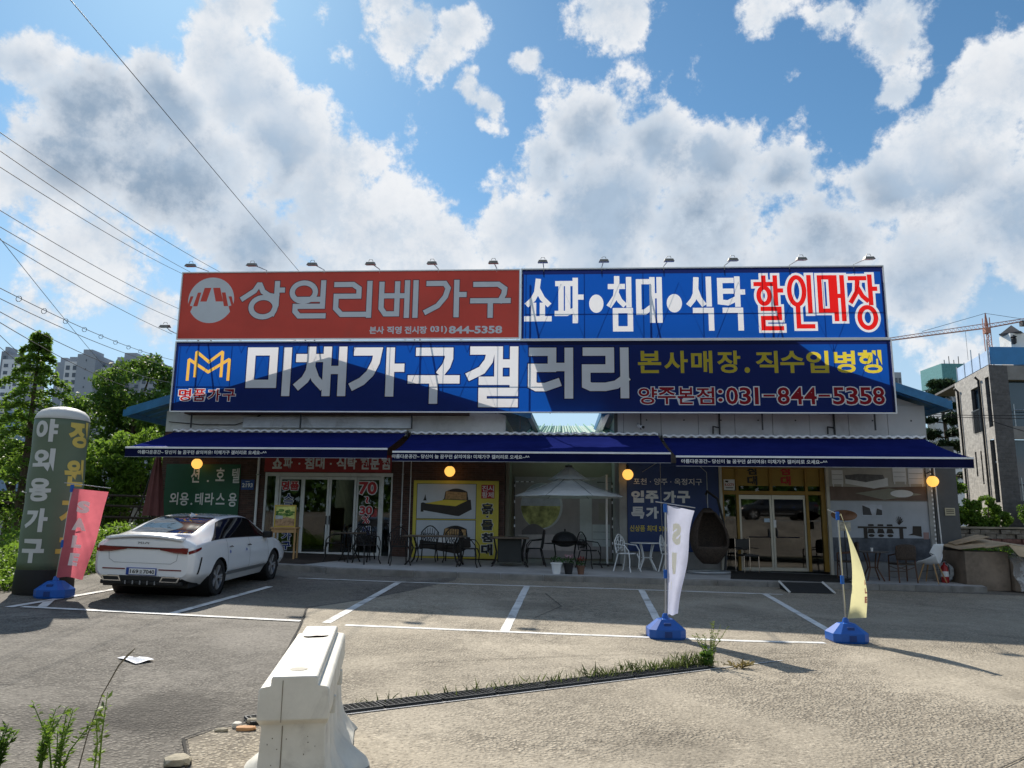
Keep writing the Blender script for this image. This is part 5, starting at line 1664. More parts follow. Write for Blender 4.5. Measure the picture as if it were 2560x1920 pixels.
bm_ = MB()
nu, nv = 44, 26
vs = [egg(i / nu, j / nv) for j in range(nv + 1) for i in range(nu)]
fs = []
for j in range(nv):
    for i in range(nu):
        a = 2 * PI * (i + .5) / nu
        front = math.sin(a) < -.1
        zq = (j + .5) / nv
        if front and .30 < zq < .93 and abs(math.cos(a)) < .86:
            continue
        fs.append((j * nu + i, j * nu + (i + 1) % nu, (j + 1) * nu + (i + 1) % nu, (j + 1) * nu + i))
bm_.add(vs, fs); e = bm_.build('basket', WICK, t, smooth=True, fix=False)
md = e.modifiers.new('thickness', 'SOLIDIFY'); md.thickness = .03
b = MB()
b.tube([egg(.5 + .055, k / 12) for k in range(3, 12)] + [egg(1 - .055, k / 12) for k in range(11, 2, -1)], .022, 7); b.build('rim', WICK, t, smooth=True)
b = MB(); b.lathe([(0, .49), (.3, .49), (.34, .55), (.3, .61), (0, .62)], 20, (.05, -.12, 0), 1, .85); b.build('cushion', mat('brown_cushion', (.07, .045, .032), .9, var=.2), t, smooth=True)
b = MB(); b.tube([(.5, .1, .03), (.62, .25, .5), (.6, .3, 1.2), (.45, .25, 1.75), (.12, .1, 1.92), (.04, .0, 1.85)], .03, 8); b.build('stand', BLACKM, t, smooth=True)
b = MB(); b.tube([(.04, 0, 1.85), (.05, .0, 1.62)], .008, 5); b.build('chain', DARKM, t)
b = MB(); b.tube([(.5 * math.cos(a), .42 * math.sin(a) - .05, .03) for a in [2 * PI * k / 28 for k in range(28)]], .028, 7, closed=True); b.build('base_ring', GALV, t, smooth=True)

# black chair with chrome legs
t = thing('visitor_chair', 'black padded chair with thin chrome legs at the yellow entrance', 'chair', F(6.3, .45, slab(6.3, .45)), .35 - AL)
b = MB(); b.bbox(-.22, -.22, .42, .22, .2, .47, .015); b.build('seat', BLACKM, t)
b = MB(); b.bbox(-.22, .19, .58, .22, .22, .86, .012); b.build('backrest', BLACKM, t)
for sx in (-1, 1):
    b = MB(); b.tube([(sx * .22, -.2, 0), (sx * .22, -.2, .44)], .012, 8); b.build('leg', CHROME, t, smooth=True)
    b = MB(); b.tube([(sx * .22, .2, 0), (sx * .22, .2, .88)], .012, 8); b.build('leg', CHROME, t, smooth=True)
    b = MB(); b.bbox(sx * .24 - .02, -.2, .62, sx * .24 + .02, .18, .645, .006); b.build('armrest', BLACKM, t)

# wicker bistro set before the murals


def wicker_chair(name):
    t = thing(name, '', 'chair')
    b = MB(); b.bbox(-.23, -.23, .42, .23, .22, .46, .015); b.build('seat', WICK, t)
    b = MB()
    b.grid(lambda s, q: (.24 * math.cos(PI * s) * (1 + .12 * math.sin(PI * q)), .2 + .07 * math.sin(PI * s), .54 + .34 * q + .05 * math.sin(PI * s) * q), 14, 6)
    e = b.build('backrest', WICK, t, smooth=True, fix=False)
    md = e.modifiers.new('thickness', 'SOLIDIFY'); md.thickness = .03
    for sx in (-1, 1):
        b = MB(); b.tube([(sx * .22, -.21, .64), (sx * .225, -.21, .4), (sx * .23, -.23, 0)], .018, 7); b.build('leg', DWOOD, t, smooth=True)
        b = MB(); b.tube([(sx * .23, .22, .88), (sx * .22, .2, .45), (sx * .23, .25, 0)], .018, 7); b.build('leg', DWOOD, t, smooth=True)
        b = MB(); b.tube([(sx * .22, -.21, .64), (sx * .25, .0, .66), (sx * .24, .22, .7)], .016, 7); b.build('armrest', DWOOD, t, smooth=True)
    b = MB()
    b.tube([(-.22, -.2, .38), (0, -.2, .3), (.22, -.2, .38)], .01, 5); b.tube([(-.22, .2, .38), (0, .2, .3), (.22, .2, .38)], .01, 5); b.tube([(-.22, -.2, .25), (.22, -.2, .25)], .01, 5)
    b.build('stretcher', DWOOD, t)
    return t


w0 = wicker_chair('bistro_chair')
place(w0, 9.88, 1.35, PI + .1, 'brown wicker bistro chair seen from behind, right of its table', 'wicker bistro set', True)
place(w0, 8.62, 1.2, -PI / 2 - .2, 'brown wicker bistro chair half hidden behind the yellow flag', 'wicker bistro set', False)
bt = round_table('bistro_table', DWOOD, mat('bistro_top', (.09, .075, .07), .3, var=.3), .4, .72, 4)
place(bt, 9.2, 1.25, .2, 'round dark bistro table with a paper cup on it', 'wicker bistro set', True)
t = thing('paper_cup', 'white paper cup on the dark bistro table', 'cup', F(9.15, 1.4, slab(9.2, 1.25) + .72), 0)
b = MB(); b.lathe([(.026, 0), (.036, .09), (.033, .09), (.024, .005), (0, .005)], 14); b.build('cup_wall', WHITEP, t, smooth=40)
# white shell chair
t = thing('shell_chair', 'white plastic shell chair on wooden legs at the walkway end', 'chair', F(10.62, 1.25, slab(10.62, 1.25)), -2.35 - AL)
t.scale = (1.12, 1.12, 1.12)


def shell(s, q):
    a = (s - .5) * 2
    if q < .55:
        k = q / .55
        y = -.24 + .42 * k
        z = .44 - .03 * math.sin(PI * k) + .20 * a * a * (0.15 + .85 * k) - (.02 if k < .1 else 0)
        w = .235
    else:
        k = (q - .55) / .45
        y = .18 + .1 * k - .12 * a * a
        z = .44 + .42 * k + .20 * a * a * (1 - k)
        w = .235 - .05 * k * k
    return (a * w, y, z)


b = MB(); b.grid(shell, 16, 22); e = b.build('shell', mat('white_plastic', (.74, .76, .78), .35, var=.02), t, smooth=True, fix=False)
md = e.modifiers.new('thickness', 'SOLIDIFY'); md.thickness = .012
for sx in (-1, 1):
    for sy in (-1, 1):
        b = MB(); b.tube([(sx * .12, sy * .1, .42), (sx * .24, sy * .22, 0)], [.018, .011], 8); b.build('leg', WOOD, t, smooth=True)
b = MB(); b.tube([(-.17, -.15, .25), (.17, .15, .3)], .006, 5); b.tube([(.17, -.15, .25), (-.17, .15, .3)], .006, 5); b.build('cross_wire', BLACKM, t)
# fire extinguisher with plastic bag
t = thing('fire_extinguisher', 'red fire extinguisher behind the white shell chair', 'extinguisher', F(11.08, .95, slab(11.08, .95)), -AL)
for nm_, x, h, m_ in (('cylinder', .0, .42, mat('extinguisher_red', (.35, .02, .02), .35, var=.05)), ):
    b = MB(); b.lathe([(.08, 0), (.09, .02), (.09, h - .06), (.06, h), (.025, h + .03), (.025, h + .08)], 18, (x, 0, 0)); b.build(nm_, m_, t, smooth=40)
b = MB(); b.tube([(-.05, 0, .52), (.05, -.03, .55)], .012, 6); b.build('lever', BLACKM, t)
b = MB(); b.tube([(.02, 0, .5), (.1, -.02, .42), (.11, -.02, .2)], .01, 6); b.build('hose', BLACKM, t)
b = MB(); b.lathe([(.0915, .15), (.0915, .28)], 18); b.build('label_band', WHITEP, t)
t = thing('plastic_bag', 'crumpled white plastic bag behind the shell chair', 'bag', F(11.2, .75, slab(11.2, .8)), .3)
bm = bmesh.new(); bmesh.ops.create_icosphere(bm, subdivisions=3, radius=.17)
rnd = random.Random(3)
for q in bm.verts:
    q.co *= 1 + rnd.uniform(-.22, .15); q.co.z = max(q.co.z * 1.5 + .25, 0.0)
b = MB(); b.bm(bm); b.build('bag_body', mat('white_bag', (.6, .62, .63), .4, var=.1, transl=.3), t, smooth=25)
# oval wooden sign on a stand
t = thing('sign_stand', 'oval brown wooden board on a slim stand behind the yellow flag', 'sign', F(8.55, 1.3, slab(8.55, 1.3)), -AL)
b = MB(); b.lathe([(.31, 0), (.325, .012), (.325, .024), (.3, .035), (0, .036)], 30, (0, 0, 0), 1, .45); o = b.build('board', mat('oiled_board', (.16, .075, .035), .45, var=.25, vscale=6), t, smooth=40); o.rotation_euler.x = 1.15; o.location = (0, -.02, 1.58)
b = MB(); b.tube([(0, 0, 0), (0, 0, 1.52)], .014, 8); b.build('pole', BLACKM, t)
b = MB(); b.lathe([(.2, 0), (.2, .02), (.03, .035)], 18); b.build('foot', BLACKM, t, smooth=40)
b = MB(); b.box(-.11, -.03, 1.2, .15, -.02, 1.42); b.build('notice', mat('notice_print', (.42, .38, .3), .5, var=.4, vscale=14), t)

# mats and ramp
t = sheet('entrance_mat', [(p.x, p.y) for p in (F(-6.5, .25, 0), F(-6.9, 3.0, 0), F(-5.6, 3.5, 0), F(-4.6, 3.5, 0), F(-3.6, .3, 0))], .138, mat('brown_mat', (.05, .038, .032), .95, var=.2, bump=.5, bscale=120))
tag(t, 'dark brown door mat before the sliding glass doors', 'mat', kind='thing')
t = sheet('entrance_mat', [(p.x, p.y) for p in (F(5.85, .12, 0), F(5.75, 1.0, 0), F(5.4, 2.55, 0), F(8.4, 2.2, 0), F(8.7, .12, 0))], .138, mat('black_mat', (.022, .02, .018), .95, var=.2, bump=.5, bscale=120))
tag(t, 'black door mat before the yellow framed entrance', 'mat', kind='thing')
t = thing('door_ramp', 'black rubber ramp with white edges at the yellow entrance kerb', 'ramp', (0, 0, 0))
P4 = [Vector(q) for q in ((6.22, 18.05), (7.28, 18.2), (7.17, 17.3), (6.12, 17.15))]
zz = [gz(p.x, p.y) + d for p, d in zip(P4, (.15, .15, .02, .02))]
b = MB(); b.add([(p.x, p.y, z) for p, z in zip(P4, zz)] + [(p.x, p.y, gz(p.x, p.y) + .008) for p in P4], [(0, 3, 2, 1), (0, 1, 5, 4), (1, 2, 6, 5), (2, 3, 7, 6), (3, 0, 4, 7)]); b.build('ramp_body', mat('black_rubber', (.02, .02, .02), .9, var=.2, bump=.5, bscale=60), t)
for i, j in ((0, 3), (1, 2)):
    b = MB(); b.tube([(P4[i].x, P4[i].y, zz[i] + .01), (P4[j].x, P4[j].y, zz[j] + .01)], .032, 4); b.build('edge_strip', WHITE, t)

# boxes under plastic at the end of the walkway
CARD = mat('cardboard', (.52, .39, .25), .85, var=.15, dirt=.2)
t = thing('carton_pile', 'collapsed cardboard cartons and brown furniture stacked at the right end', 'cartons', (12.55, 19.9, gz(12.5, 19.9)), -.1)
t.scale = (1.12, 1.1, 1.08)
b = MB(); b.bbox(-1.05, -.5, 0, -.1, .5, .88, .02); o = b.build('carton', mat('brown_furniture', (.24, .185, .14), .7, var=.25), t); o.rotation_euler.z = .05
b = MB(); b.bbox(-.05, -.62, 0, 1.35, .55, .72, .03); b.build('carton', mat('brown_furniture', (.13, .10, .08), .7), t)
def board(name, pts, th=.02):
    q_ = MB()
    n_ = (Vector(pts[1]) - Vector(pts[0])).cross(Vector(pts[3]) - Vector(pts[0])).normalized() * th
    q_.add(pts + [tuple(Vector(p) - n_) for p in pts], [(0, 1, 2, 3), (7, 6, 5, 4), (0, 4, 5, 1), (1, 5, 6, 2), (2, 6, 7, 3), (3, 7, 4, 0)])
    return q_.build(name, CARD, t)


board('carton_lid', [(-.15, -.78, 1.06), (1.5, -.86, .80), (1.55, .75, .92), (-.1, .8, 1.16)])
board('carton_lid', [(-.62, -.66, .98), (-.16, -.8, 1.07), (-.12, .62, 1.17), (-.6, .6, 1.1)])
board('carton_flap', [(-.2, -.80, 1.04), (.5, -.83, .93), (.42, -1.02, .72), (-.1, -.98, .80)], .012)
board('carton_flap', [(-1.12, -.5, .93), (-.6, -.62, 1.0), (-.58, .5, 1.09), (-1.1, .45, 1.0)], .012)
board('carton_flap', [(-.95, .0, 1.02), (-.3, -.2, 1.22), (-.25, .45, 1.26), (-.9, .5, 1.06)], .012)
PLA = bpy.data.materials.new('plastic_film'); PLA.use_nodes = True
q = NT(PLA.node_tree); q.n.clear()
o_ = q.node('ShaderNodeOutputMaterial'); tr = q.node('ShaderNodeBsdfTransparent', inp={0: (.86, .87, .88, 1)}); df = q.node('ShaderNodeBsdfPrincipled'); df.inputs['Base Color'].default_value = (.6, .6, .6, 1); df.inputs['Roughness'].default_value = .22
tcx = q.node('ShaderNodeTexCoord')
fc = q.smooth(q.noise(tcx.outputs['Object'], 3.5, 6, .6, 1.5), .42, .70, .28, .75)
mx = q.node('ShaderNodeMixShader', inp={0: fc, 1: tr.outputs[0], 2: df.outputs[0]}); q.l.new(mx.outputs[0], o_.inputs[0])
t = thing('plastic_cover', 'clear plastic sheet draped over the cartons at the right end', 'plastic sheet', (12.55, 19.9, gz(12.5, 19.9)), -.1)
t.scale = (1.12, 1.1, 1.08)
rnd = random.Random(4)


def film(s, q):
    x = -.1 + 1.75 * s
    if q < .5:
        k = q / .5
        y, z = -.66 - .28 * (1 - k) ** 1.5, .02 + .76 * k
    else:
        k = (q - .5) / .5
        y, z = -.66 + 1.3 * k, .78 + .03 * math.sin(k * 6 + s * 4)
    return (x + .03 * math.sin(q * 21 + s * 3), y + .045 * math.sin(s * 19 + q * 5), z + .025 * math.sin(s * 27 + q * 9))


b = MB(); b.grid(film, 40, 30); b.build('film', PLA, t, smooth=True, fix=False)

# ------------------------------------------------------------------ inflatable advertising column
IG = mat('inflatable_green', (.115, .155, .105), .6, var=.06, vscale=1.5)
IWH = mat('inflatable_white', (.6, .6, .58), .6, var=.08)
IBK = mat('inflatable_black', (.012, .012, .013), .7, var=.1)
IX, IY = -7.72, 13.0
t = thing('inflatable_column', 'tall green inflatable advertising column with white and yellow Korean letters', 'inflatable', (IX, IY, gz(IX, IY)), 0)
t.scale = (1, 1, .925)
IR = .425


def irad(z):
    return IR * (1 - .03 * (z / 3.2)) + .006 * math.sin(z * 7)


b = MB(); b.lathe([(IR * 1.03, 0), (IR * 1.04, .1), (IR * 1.02, .38), (irad(.42), .42)], 48); b.build('base_skirt', IBK, t, smooth=50)
b = MB(); b.lathe([(irad(z), z) for z in [.42 + (3.1 - .42) * k / 20 for k in range(21)]], 48); b.build('tube_body', IG, t, smooth='full')
top = irad(3.1)
b = MB(); b.lathe([(top, 3.1), (top * .99, 3.14), (top * .93, 3.2), (top * .78, 3.27), (top * .5, 3.32), (top * .2, 3.345), (0, 3.35)], 48); b.build('dome', IWH, t, smooth='full')
b = MB(); b.tube([(top * 1.004 * math.cos(a), top * 1.004 * math.sin(a), 3.1) for a in [2 * PI * k / 48 for k in range(48)]], .008, 6, closed=True); b.build('seam', IWH, t)
face = math.atan2(-IY, -IX)      # towards the lot entrance


def wrap(s, ang, z0, z1, w, m):
    vs, fs = fit_text(s, -w / 2, z0, w / 2, z1, .045, 4)
    bm = bmesh.new()
    vv = [bm.verts.new((x, 0, z)) for x, z in vs]
    for f in fs:
        try:
            bm.faces.new([vv[i] for i in f])
        except ValueError:
            pass
    for k in range(3):
        es = [e for e in bm.edges if e.calc_length() > .05]
        if es:
            bmesh.ops.subdivide_edges(bm, edges=es, cuts=1)
    bmesh.ops.triangulate(bm, faces=bm.faces[:])
    for v in bm.verts:
        r = irad(v.co.z) + .006
        a = face + math.radians(ang) + v.co.x / IR
        v.co = (r * math.cos(a), r * math.sin(a), v.co.z)
    q = MB(); q.bm(bm); q.build('letter', m, t, smooth=True, fix=False)


for k, s in enumerate('야외용가구'):
    wrap(s, -33, 2.66 - k * .53, 3.07 - k * .53, .38, mat('inflatable_letter_white', (.56, .57, .57), .6, var=.03))
for k, s in enumerate('정원가구'):
    wrap(s, 40, 2.58 - k * .695, 3.06 - k * .695, .38, mat('inflatable_letter_yellow', (.58, .45, .10), .6, var=.03))
for a in (-1.2, 1.4):
    b = MB(); b.tube([((IR + .0) * math.cos(face + a), IR * math.sin(face + a), 1.75), ((IR + .07) * math.cos(face + a), (IR + .07) * math.sin(face + a), 1.77)], .012, 5); b.build('tie_loop', IWH, t)

# ------------------------------------------------------------------ sale flags on blue water bases
BBASE = mat('blue_plastic', (.012, .10, .42), .35, var=.06)


def flag(name, label, x, y, rot, H, cloth_fn, clothm, marks, markm, armlen=.6, lean=0.0, nu=14, nv=26, mirror=False, dark=None):
    t = thing(name, label, 'flag', (x, y, gz(x, y)), rot, 'sale flags on blue water bases')
    o8 = [(.75 * a, .72 * c) for a, c in ((-.33, -.2), (-.22, -.29), (.22, -.29), (.33, -.2), (.33, .2), (.22, .29), (-.22, .29), (-.33, .2))]
    b = MB()
    vs = [(a * .94, c * .94, 0) for a, c in o8] + [(a, c, .03) for a, c in o8] + [(a, c, .13) for a, c in o8] + [(a * .42, c * .42, .255) for a, c in o8] + [(a * .3, c * .3, .262) for a, c in o8]
    fs = [tuple(range(8))[::-1], tuple(range(32, 40))] + [(r * 8 + i, r * 8 + (i + 1) % 8, (r + 1) * 8 + (i + 1) % 8, (r + 1) * 8 + i) for r in range(4) for i in range(8)]
    b.add(vs, fs)
    base = b.build('water_base', BBASE, t, smooth=20)
    b = MB(); b.bbox(-.05, -.165, .165, .05, -.12, .215, .012); b.build('grip', mat('blue_plastic_dark', (.008, .045, .2), .4), base)
    b = MB(); b.bbox(-.05, -.215, .03, .05, -.203, .11, .004); b.build('foot_notch', mat('blue_plastic_dark', (.008, .045, .2), .4), base)
    b = MB(); b.lathe([(.05, .255), (.04, .31), (.025, .33)], 12); b.build('socket', BBASE, t, smooth=True)
    b = MB(); b.tube([(0, 0, .26), (lean * .5, 0, H * .5), (lean, 0, H)], .013, 8); b.build('pole', STEEL, t, smooth=True)
    b = MB(); b.tube([(lean - .14, 0, H + .03), (lean + armlen, 0, H - .05)], .008, 6); b.build('top_arm', STEEL, t)
    for zz in (H - .06, H * .47):
        b = MB(); b.bbox(lean * zz / H - .025, -.02, zz - .06, lean * zz / H + .02, .02, zz + .06, .006); b.build('clip', BBASE, t)
    b = MB(); b.grid(lambda s, q: cloth_fn(s, q), nu, nv); b.build('cloth', clothm, t, smooth=True, fix=False)
    for (s_, x0, q0, x1, q1) in marks:
        vs, fs = fit_text(s_, x0, 0, x1, 1, .07, 4)
        bm = bmesh.new()
        vv = [bm.verts.new((a, 0, c)) for a, c in vs]
        for f in fs:
            try:
                bm.faces.new([vv[i] for i in f])
            except ValueError:
                pass
        for _ in range(2):
            bmesh.ops.subdivide_edges(bm, edges=[e for e in bm.edges if abs(e.verts[0].co.z - e.verts[1].co.z) > .12 or abs(e.verts[0].co.x - e.verts[1].co.x) > .12], cuts=1)
        bmesh.ops.triangulate(bm, faces=bm.faces[:])
        for v in bm.verts:
            sx = v.co.x
            if mirror:
                sx = x0 + x1 - sx
            p = Vector(cloth_fn(sx, q1 + (q0 - q1) * v.co.z))
            v.co = p + Vector((0, -.004, 0))
        q = MB(); q.bm(bm); q.build('letter', markm, t, smooth=True, fix=False)
    return t


def pink(s, q):
    z = 1.72 - 1.42 * q
    w = .56 - .13 * q
    return (.1 * (1 - q) + .02 + w * s, -.04 * math.sin(s * 4 + q * 3) - .02 * math.sin(q * 8), z - .05 * s * (1 - q) + .02 * math.sin(s * 5) * q)


flag('sale_flag', 'pink sale flag with white letters beside the green inflatable column', -7.24, 12.5, .0, 1.78, pink,
     mat('pink_cloth', (.62, .15, .19), .7, var=.1, vscale=3, transl=.5, bump=.3, bscale=6), [('S', .27, .13, .62, .27), ('A', .2, .33, .60, .47), ('L', .26, .53, .55, .67), ('E', .28, .73, .58, .87)],
     mat('flag_letter_white', (.93, .92, .91), .7, var=.02, transl=.25), .62, .1)


def pale(s, q):
    z = 1.80 - 1.5 * q
    w = .40 - .22 * q
    return (.04 * (1 - q) + .02 + w * s * (1 - .06 * math.sin(q * 9)), -.05 * math.sin(s * 5 + q * 2) + .12 * s * q, z - .07 * s * (1 - q) + .015 * math.sin(s * 8) * q)


flag('sale_flag', 'pale lilac sale flag seen from behind, letters reversed, left of the yellow one', 2.15, 10.88, .0, 1.82, pale,
     mat('pale_cloth', (.52, .55, .70), .7, var=.08, vscale=3, transl=.45, bump=.4, bscale=6), [('S', .2, .15, .62, .35)], mat('flag_letter_cream', (.92, .90, .74), .7, var=.02, transl=.35), .42, .04, mirror=True)
t = [o for o in bpy.data.objects if o.name.startswith('sale_flag') and o.type == 'EMPTY'][-1]
for poly in ([(.2, .43), (.45, .425), (.48, .62), (.32, .63), (.33, .57), (.22, .53)], [(.25, .70), (.29, .70), (.3, .78), (.28, .78)]):
    bm = bmesh.new()
    f = bm.faces.new([bm.verts.new((a, 0, c)) for a, c in poly])
    bmesh.ops.triangulate(bm, faces=[f])
    bmesh.ops.subdivide_edges(bm, edges=bm.edges[:], cuts=2)
    for v in bm.verts:
        v.co = Vector(pale(v.co.x, v.co.z)) + Vector((0, -.005, 0))
    q = MB(); q.bm(bm); q.build('letter', MATS['flag_letter_cream'], t, smooth=True, fix=False)


def yellow(s, q):
    z = 1.78 - 1.46 * q
    left = .012 + .065 * math.sin(PI * min(1, q * 1.02)) ** .8
    wide = .02 + .245 * math.sin(min(1, q * 1.15) * PI / 2) ** 1.4
    return (left + wide * s, -.10 * math.sin(PI * q) * (1 - s) - .04 + .06 * s * (1 - q), z + .03 * s * q - .015 * s)


flag('sale_flag', 'yellow sale flag bowed by the wind, seen almost edge-on', 4.74, 11.12, .0, 1.80, yellow,
     mat('yellow_cloth', (.78, .74, .42), .7, var=.06, vscale=3, transl=.5, bump=.3, bscale=6), [('E', .84, .80, .99, .86), ('L', .86, .72, .99, .77), ('A', .88, .64, .99, .69)], mat('flag_letter_rose', (.6, .22, .16), .7, var=.05), .04, -.02)

# ------------------------------------------------------------------ white plastic barrier in front
BAR = mat('barrier_plastic', (.72, .69, .61), .5, var=.07, vscale=5, dirt=.32, spec=.35, bump=.08, bscale=18)
BL = 1.95
t = thing('road_barrier', 'white plastic water barrier standing in the foreground', 'barrier', (-1.30, 5.22, gz(-1.30, 5.22)), math.atan2(.34, 2.0))
prof = [(.115, .80), (.122, .785), (.122, .752), (.172, .745), (.182, .73), (.186, .58), (.178, .55), (.165, .53), (.17, .40), (.18, .26), (.21, .17), (.27, .09), (.31, .04), (.315, 0.0)]
NS = 60


def yend(z):
    if z > .55:
        return 0.0
    if z > .26:
        return .055
    return .055 - .11 * (1 - z / .26)


vs, fs = [], []
M_ = len(prof)
for side in (-1, 1):
    for j in range(NS + 1):
        for i, (hw, z) in enumerate(prof):
            y0 = -BL / 2 + yend(z)
            y = y0 + (-2 * y0) * j / NS
            rib = 0
            if .05 < z < .72 and 2 < j < NS - 2:
                rib = -.022 * max(0, math.sin(2 * PI * (y + .1) / .39)) ** .6 * (1 if z < .55 else .6)
            foot = 0
            if z < .2:
                foot = .13 * (1 - z / .2) * max(0, math.cos(2 * PI * (y - .22) / .98)) ** 1.5 - .03 * (1 - z / .2)
            vs.append((side * (hw + rib + foot), y, z))
n1 = (NS + 1) * M_
for sd_ in range(2):
    o = sd_ * n1
    for j in range(NS):
        for i in range(M_ - 1):
            q = (o + j * M_ + i, o + (j + 1) * M_ + i, o + (j + 1) * M_ + i + 1, o + j * M_ + i + 1)
            fs.append(q if sd_ else q[::-1])
for j in range(NS):
    fs.append((j * M_, n1 + j * M_, n1 + (j + 1) * M_, (j + 1) * M_))
for j, fl in ((0, False), (NS, True)):
    for i in range(M_ - 1):
        q = (j * M_ + i, j * M_ + i + 1, n1 + j * M_ + i + 1, n1 + j * M_ + i)
        fs.append(q if not fl else q[::-1])
b = MB(); b.add(vs, fs)
o = b.build('body', BAR, t, smooth=32)
md = o.modifiers.new('edges', 'BEVEL'); md.width = .006; md.segments = 2; md.limit_method = 'ANGLE'; md.angle_limit = math.radians(40)
b = MB()
b.prism_z([(-.078, .39), (-.05, .37), (.05, .385), (.075, .42), (.085, .465), (.03, .45), (.0, .46), (-.05, .43), (-.09, .44)], .801, .803); b.build('filler_slot', mat('slot_dark', (.01, .008, .007), 1.0, var=0, spec=0), t)  # flat black piece, painted as the shaded hollow of the slot
b = MB(); b.lathe([(.048, .802), (.043, .8035), (.036, .8015)], 24, (0, -.78, 0)); b.build('plug_ring', mat('plug_recess_shade', (.3, .28, .22), .6), t, smooth=True)  # darker colour stands in for shade inside the plug recess
for y in (-.5, .28):
    b = MB(); b.bbox(.155, y - .02, .5, .2, y + .02, .6, .01); b.build('lug', BAR, t)
rnd = random.Random(6)
for k in range(9):
    x, z = rnd.uniform(-.13, .13), rnd.uniform(.3, .52)
    b = MB(); b.rect(x, z, x + rnd.uniform(.002, .006), z + rnd.uniform(.003, .009), -BL / 2 + .0525); b.build('scuff', mat('scuff_dark', (.12, .09, .06), .9), t, fix=False)
b = MB(); b.tube([(-.06, -BL / 2 - .001, .78), (-.06, -BL / 2 - .001, .57)], .0022, 4); b.tube([(-.055, -BL / 2 + .053, .54), (-.055, -BL / 2 + .053, .27)], .0028, 4); b.build('seam', mat('barrier_seam', (.25, .22, .17), .8), t)

# ------------------------------------------------------------------ drain channel with grates
GRT = mat('grate_iron', (.035, .04, .046), .6, .3, var=.2, spec=.2)
PITM = mat('drain_pit_shade', (.006, .006, .006), .9, var=0)  # black of a flat strip, painted as the shade down in the drain
d0, d1 = Vector((-2.05, 6.32)), Vector((2.2, 9.03))
dd = (d1 - d0).normalized(); dn = Vector((-dd.y, dd.x))
rot = math.atan2(dd.y, dd.x)
sl = GX * dd.x + GY * dd.y
ribbon('drain_channel', [tuple(d0), tuple(d1 + dd * .1)], .22, .0105, PITM, None, 'structure')
ribbon('drain_kerb', [tuple(d0 - dn * .135 + dd * .6), tuple(d1 - dn * .135 + dd * 1.2)], .03, .013, CONC, None, 'structure')
L_ = (d1 - d0).length
ng = 9
gl_ = L_ / ng
g0 = None
for k in range(ng):
    c = d0 + dd * (gl_ * (k + .5))
    if g0 is None:
        g0 = thing('drain_grate', '', 'grate', group='grates over the drain channel')
        b = MB()
        for s in (-.1, .1):
            b.box(-gl_ / 2 + .01, s - .008, 0, gl_ / 2 - .01, s + .008, .018)
        for s in (-gl_ / 2 + .01, gl_ / 2 - .022):
            b.box(s, -.1, 0, s + .012, .1, .018)
        b.build('frame', GRT, g0)
        b = MB()
        for j in range(1, 5):
            y = -.1 + .2 * j / 5
            b.box(-gl_ / 2 + .02, y - .003, 0, gl_ / 2 - .02, y + .003, .016)
        for j in range(1, 11):
            x = -gl_ / 2 + gl_ * j / 11
            b.box(x - .0035, -.092, .001, x + .0035, .092, .0165)
        b.build('bars', GRT, g0)['kind'] = 'stuff'
        g = g0
    else:
        g = copy_tree(g0)
    g.location = (c.x, c.y, gz(c.x, c.y) + .011)
    g.rotation_euler = Euler((0, -math.atan(sl), rot))
    g['label'] = '%s black steel drain grate counting from the white barrier' % ('first', 'second', 'third', 'fourth', 'fifth', 'sixth', 'seventh', 'eighth', 'ninth')[k]

# ------------------------------------------------------------------ litter and broken bits
t = thing('paper_sheet', 'white paper leaflet lying on the grey asphalt', 'paper', (-3.9, 8.33, gz(-3.9, 8.33) + .006), 0)
pq = [(-.22, .05), (-.08, .21), (.21, -.03), (.10, -.21)]
b = MB()
A_, B_, C_, D_ = [Vector((x, y, 0)) for x, y in pq]
b.grid(lambda s, q: tuple((A_.lerp(B_, s)).lerp(D_.lerp(C_, s), q) + Vector((0, 0, GX * 0 + .006 + .008 * math.sin(s * 5 + q * 4)))), 8, 8); b.build('leaf', mat('paper_white', (.72, .74, .80), .8, var=.04), t, smooth=True, fix=False)
for k in range(5):
    b = MB(); b.grid(lambda s, q: tuple((A_.lerp(B_, .2 + .6 * s)).lerp(D_.lerp(C_, .2 + .6 * s), .15 + k * .15 + .05 * q) + Vector((0, 0, .010 + .008 * math.sin((.2 + .6 * s) * 5 + (.15 + k * .15) * 4)))), 8, 1); b.build('print_line', mat('paper_print', (.45, .5, .58), .8, var=.1), t, fix=False)
STN = mat('broken_concrete', (.38, .34, .26), .95, var=.2, vscale=12, bump=.5, bscale=40)


def rock(name, label, cat, x, y, sx, sy, sz, m, seed, rz=0.0, group=None):
    bm = bmesh.new(); bmesh.ops.create_icosphere(bm, subdivisions=2, radius=.5)
    r = random.Random(seed)
    for v in bm.verts:
        k = 1 + r.uniform(-.16, .22)
        v.co = Vector((max(-.42, min(.42, v.co.x * k)) * sx * 1.15, max(-.4, min(.4, v.co.y * k)) * sy * 1.2, (max(-.35, min(.3 + r.uniform(0, .06), v.co.z * k)) + .35) * sz * 1.5))
    b = MB(); b.bm(bm)
    o = b.build(name, m, smooth=25)
    o.location = (x, y, gz(x, y) + .002); o.rotation_euler.z = rz
    return tag(o, label, cat, group)


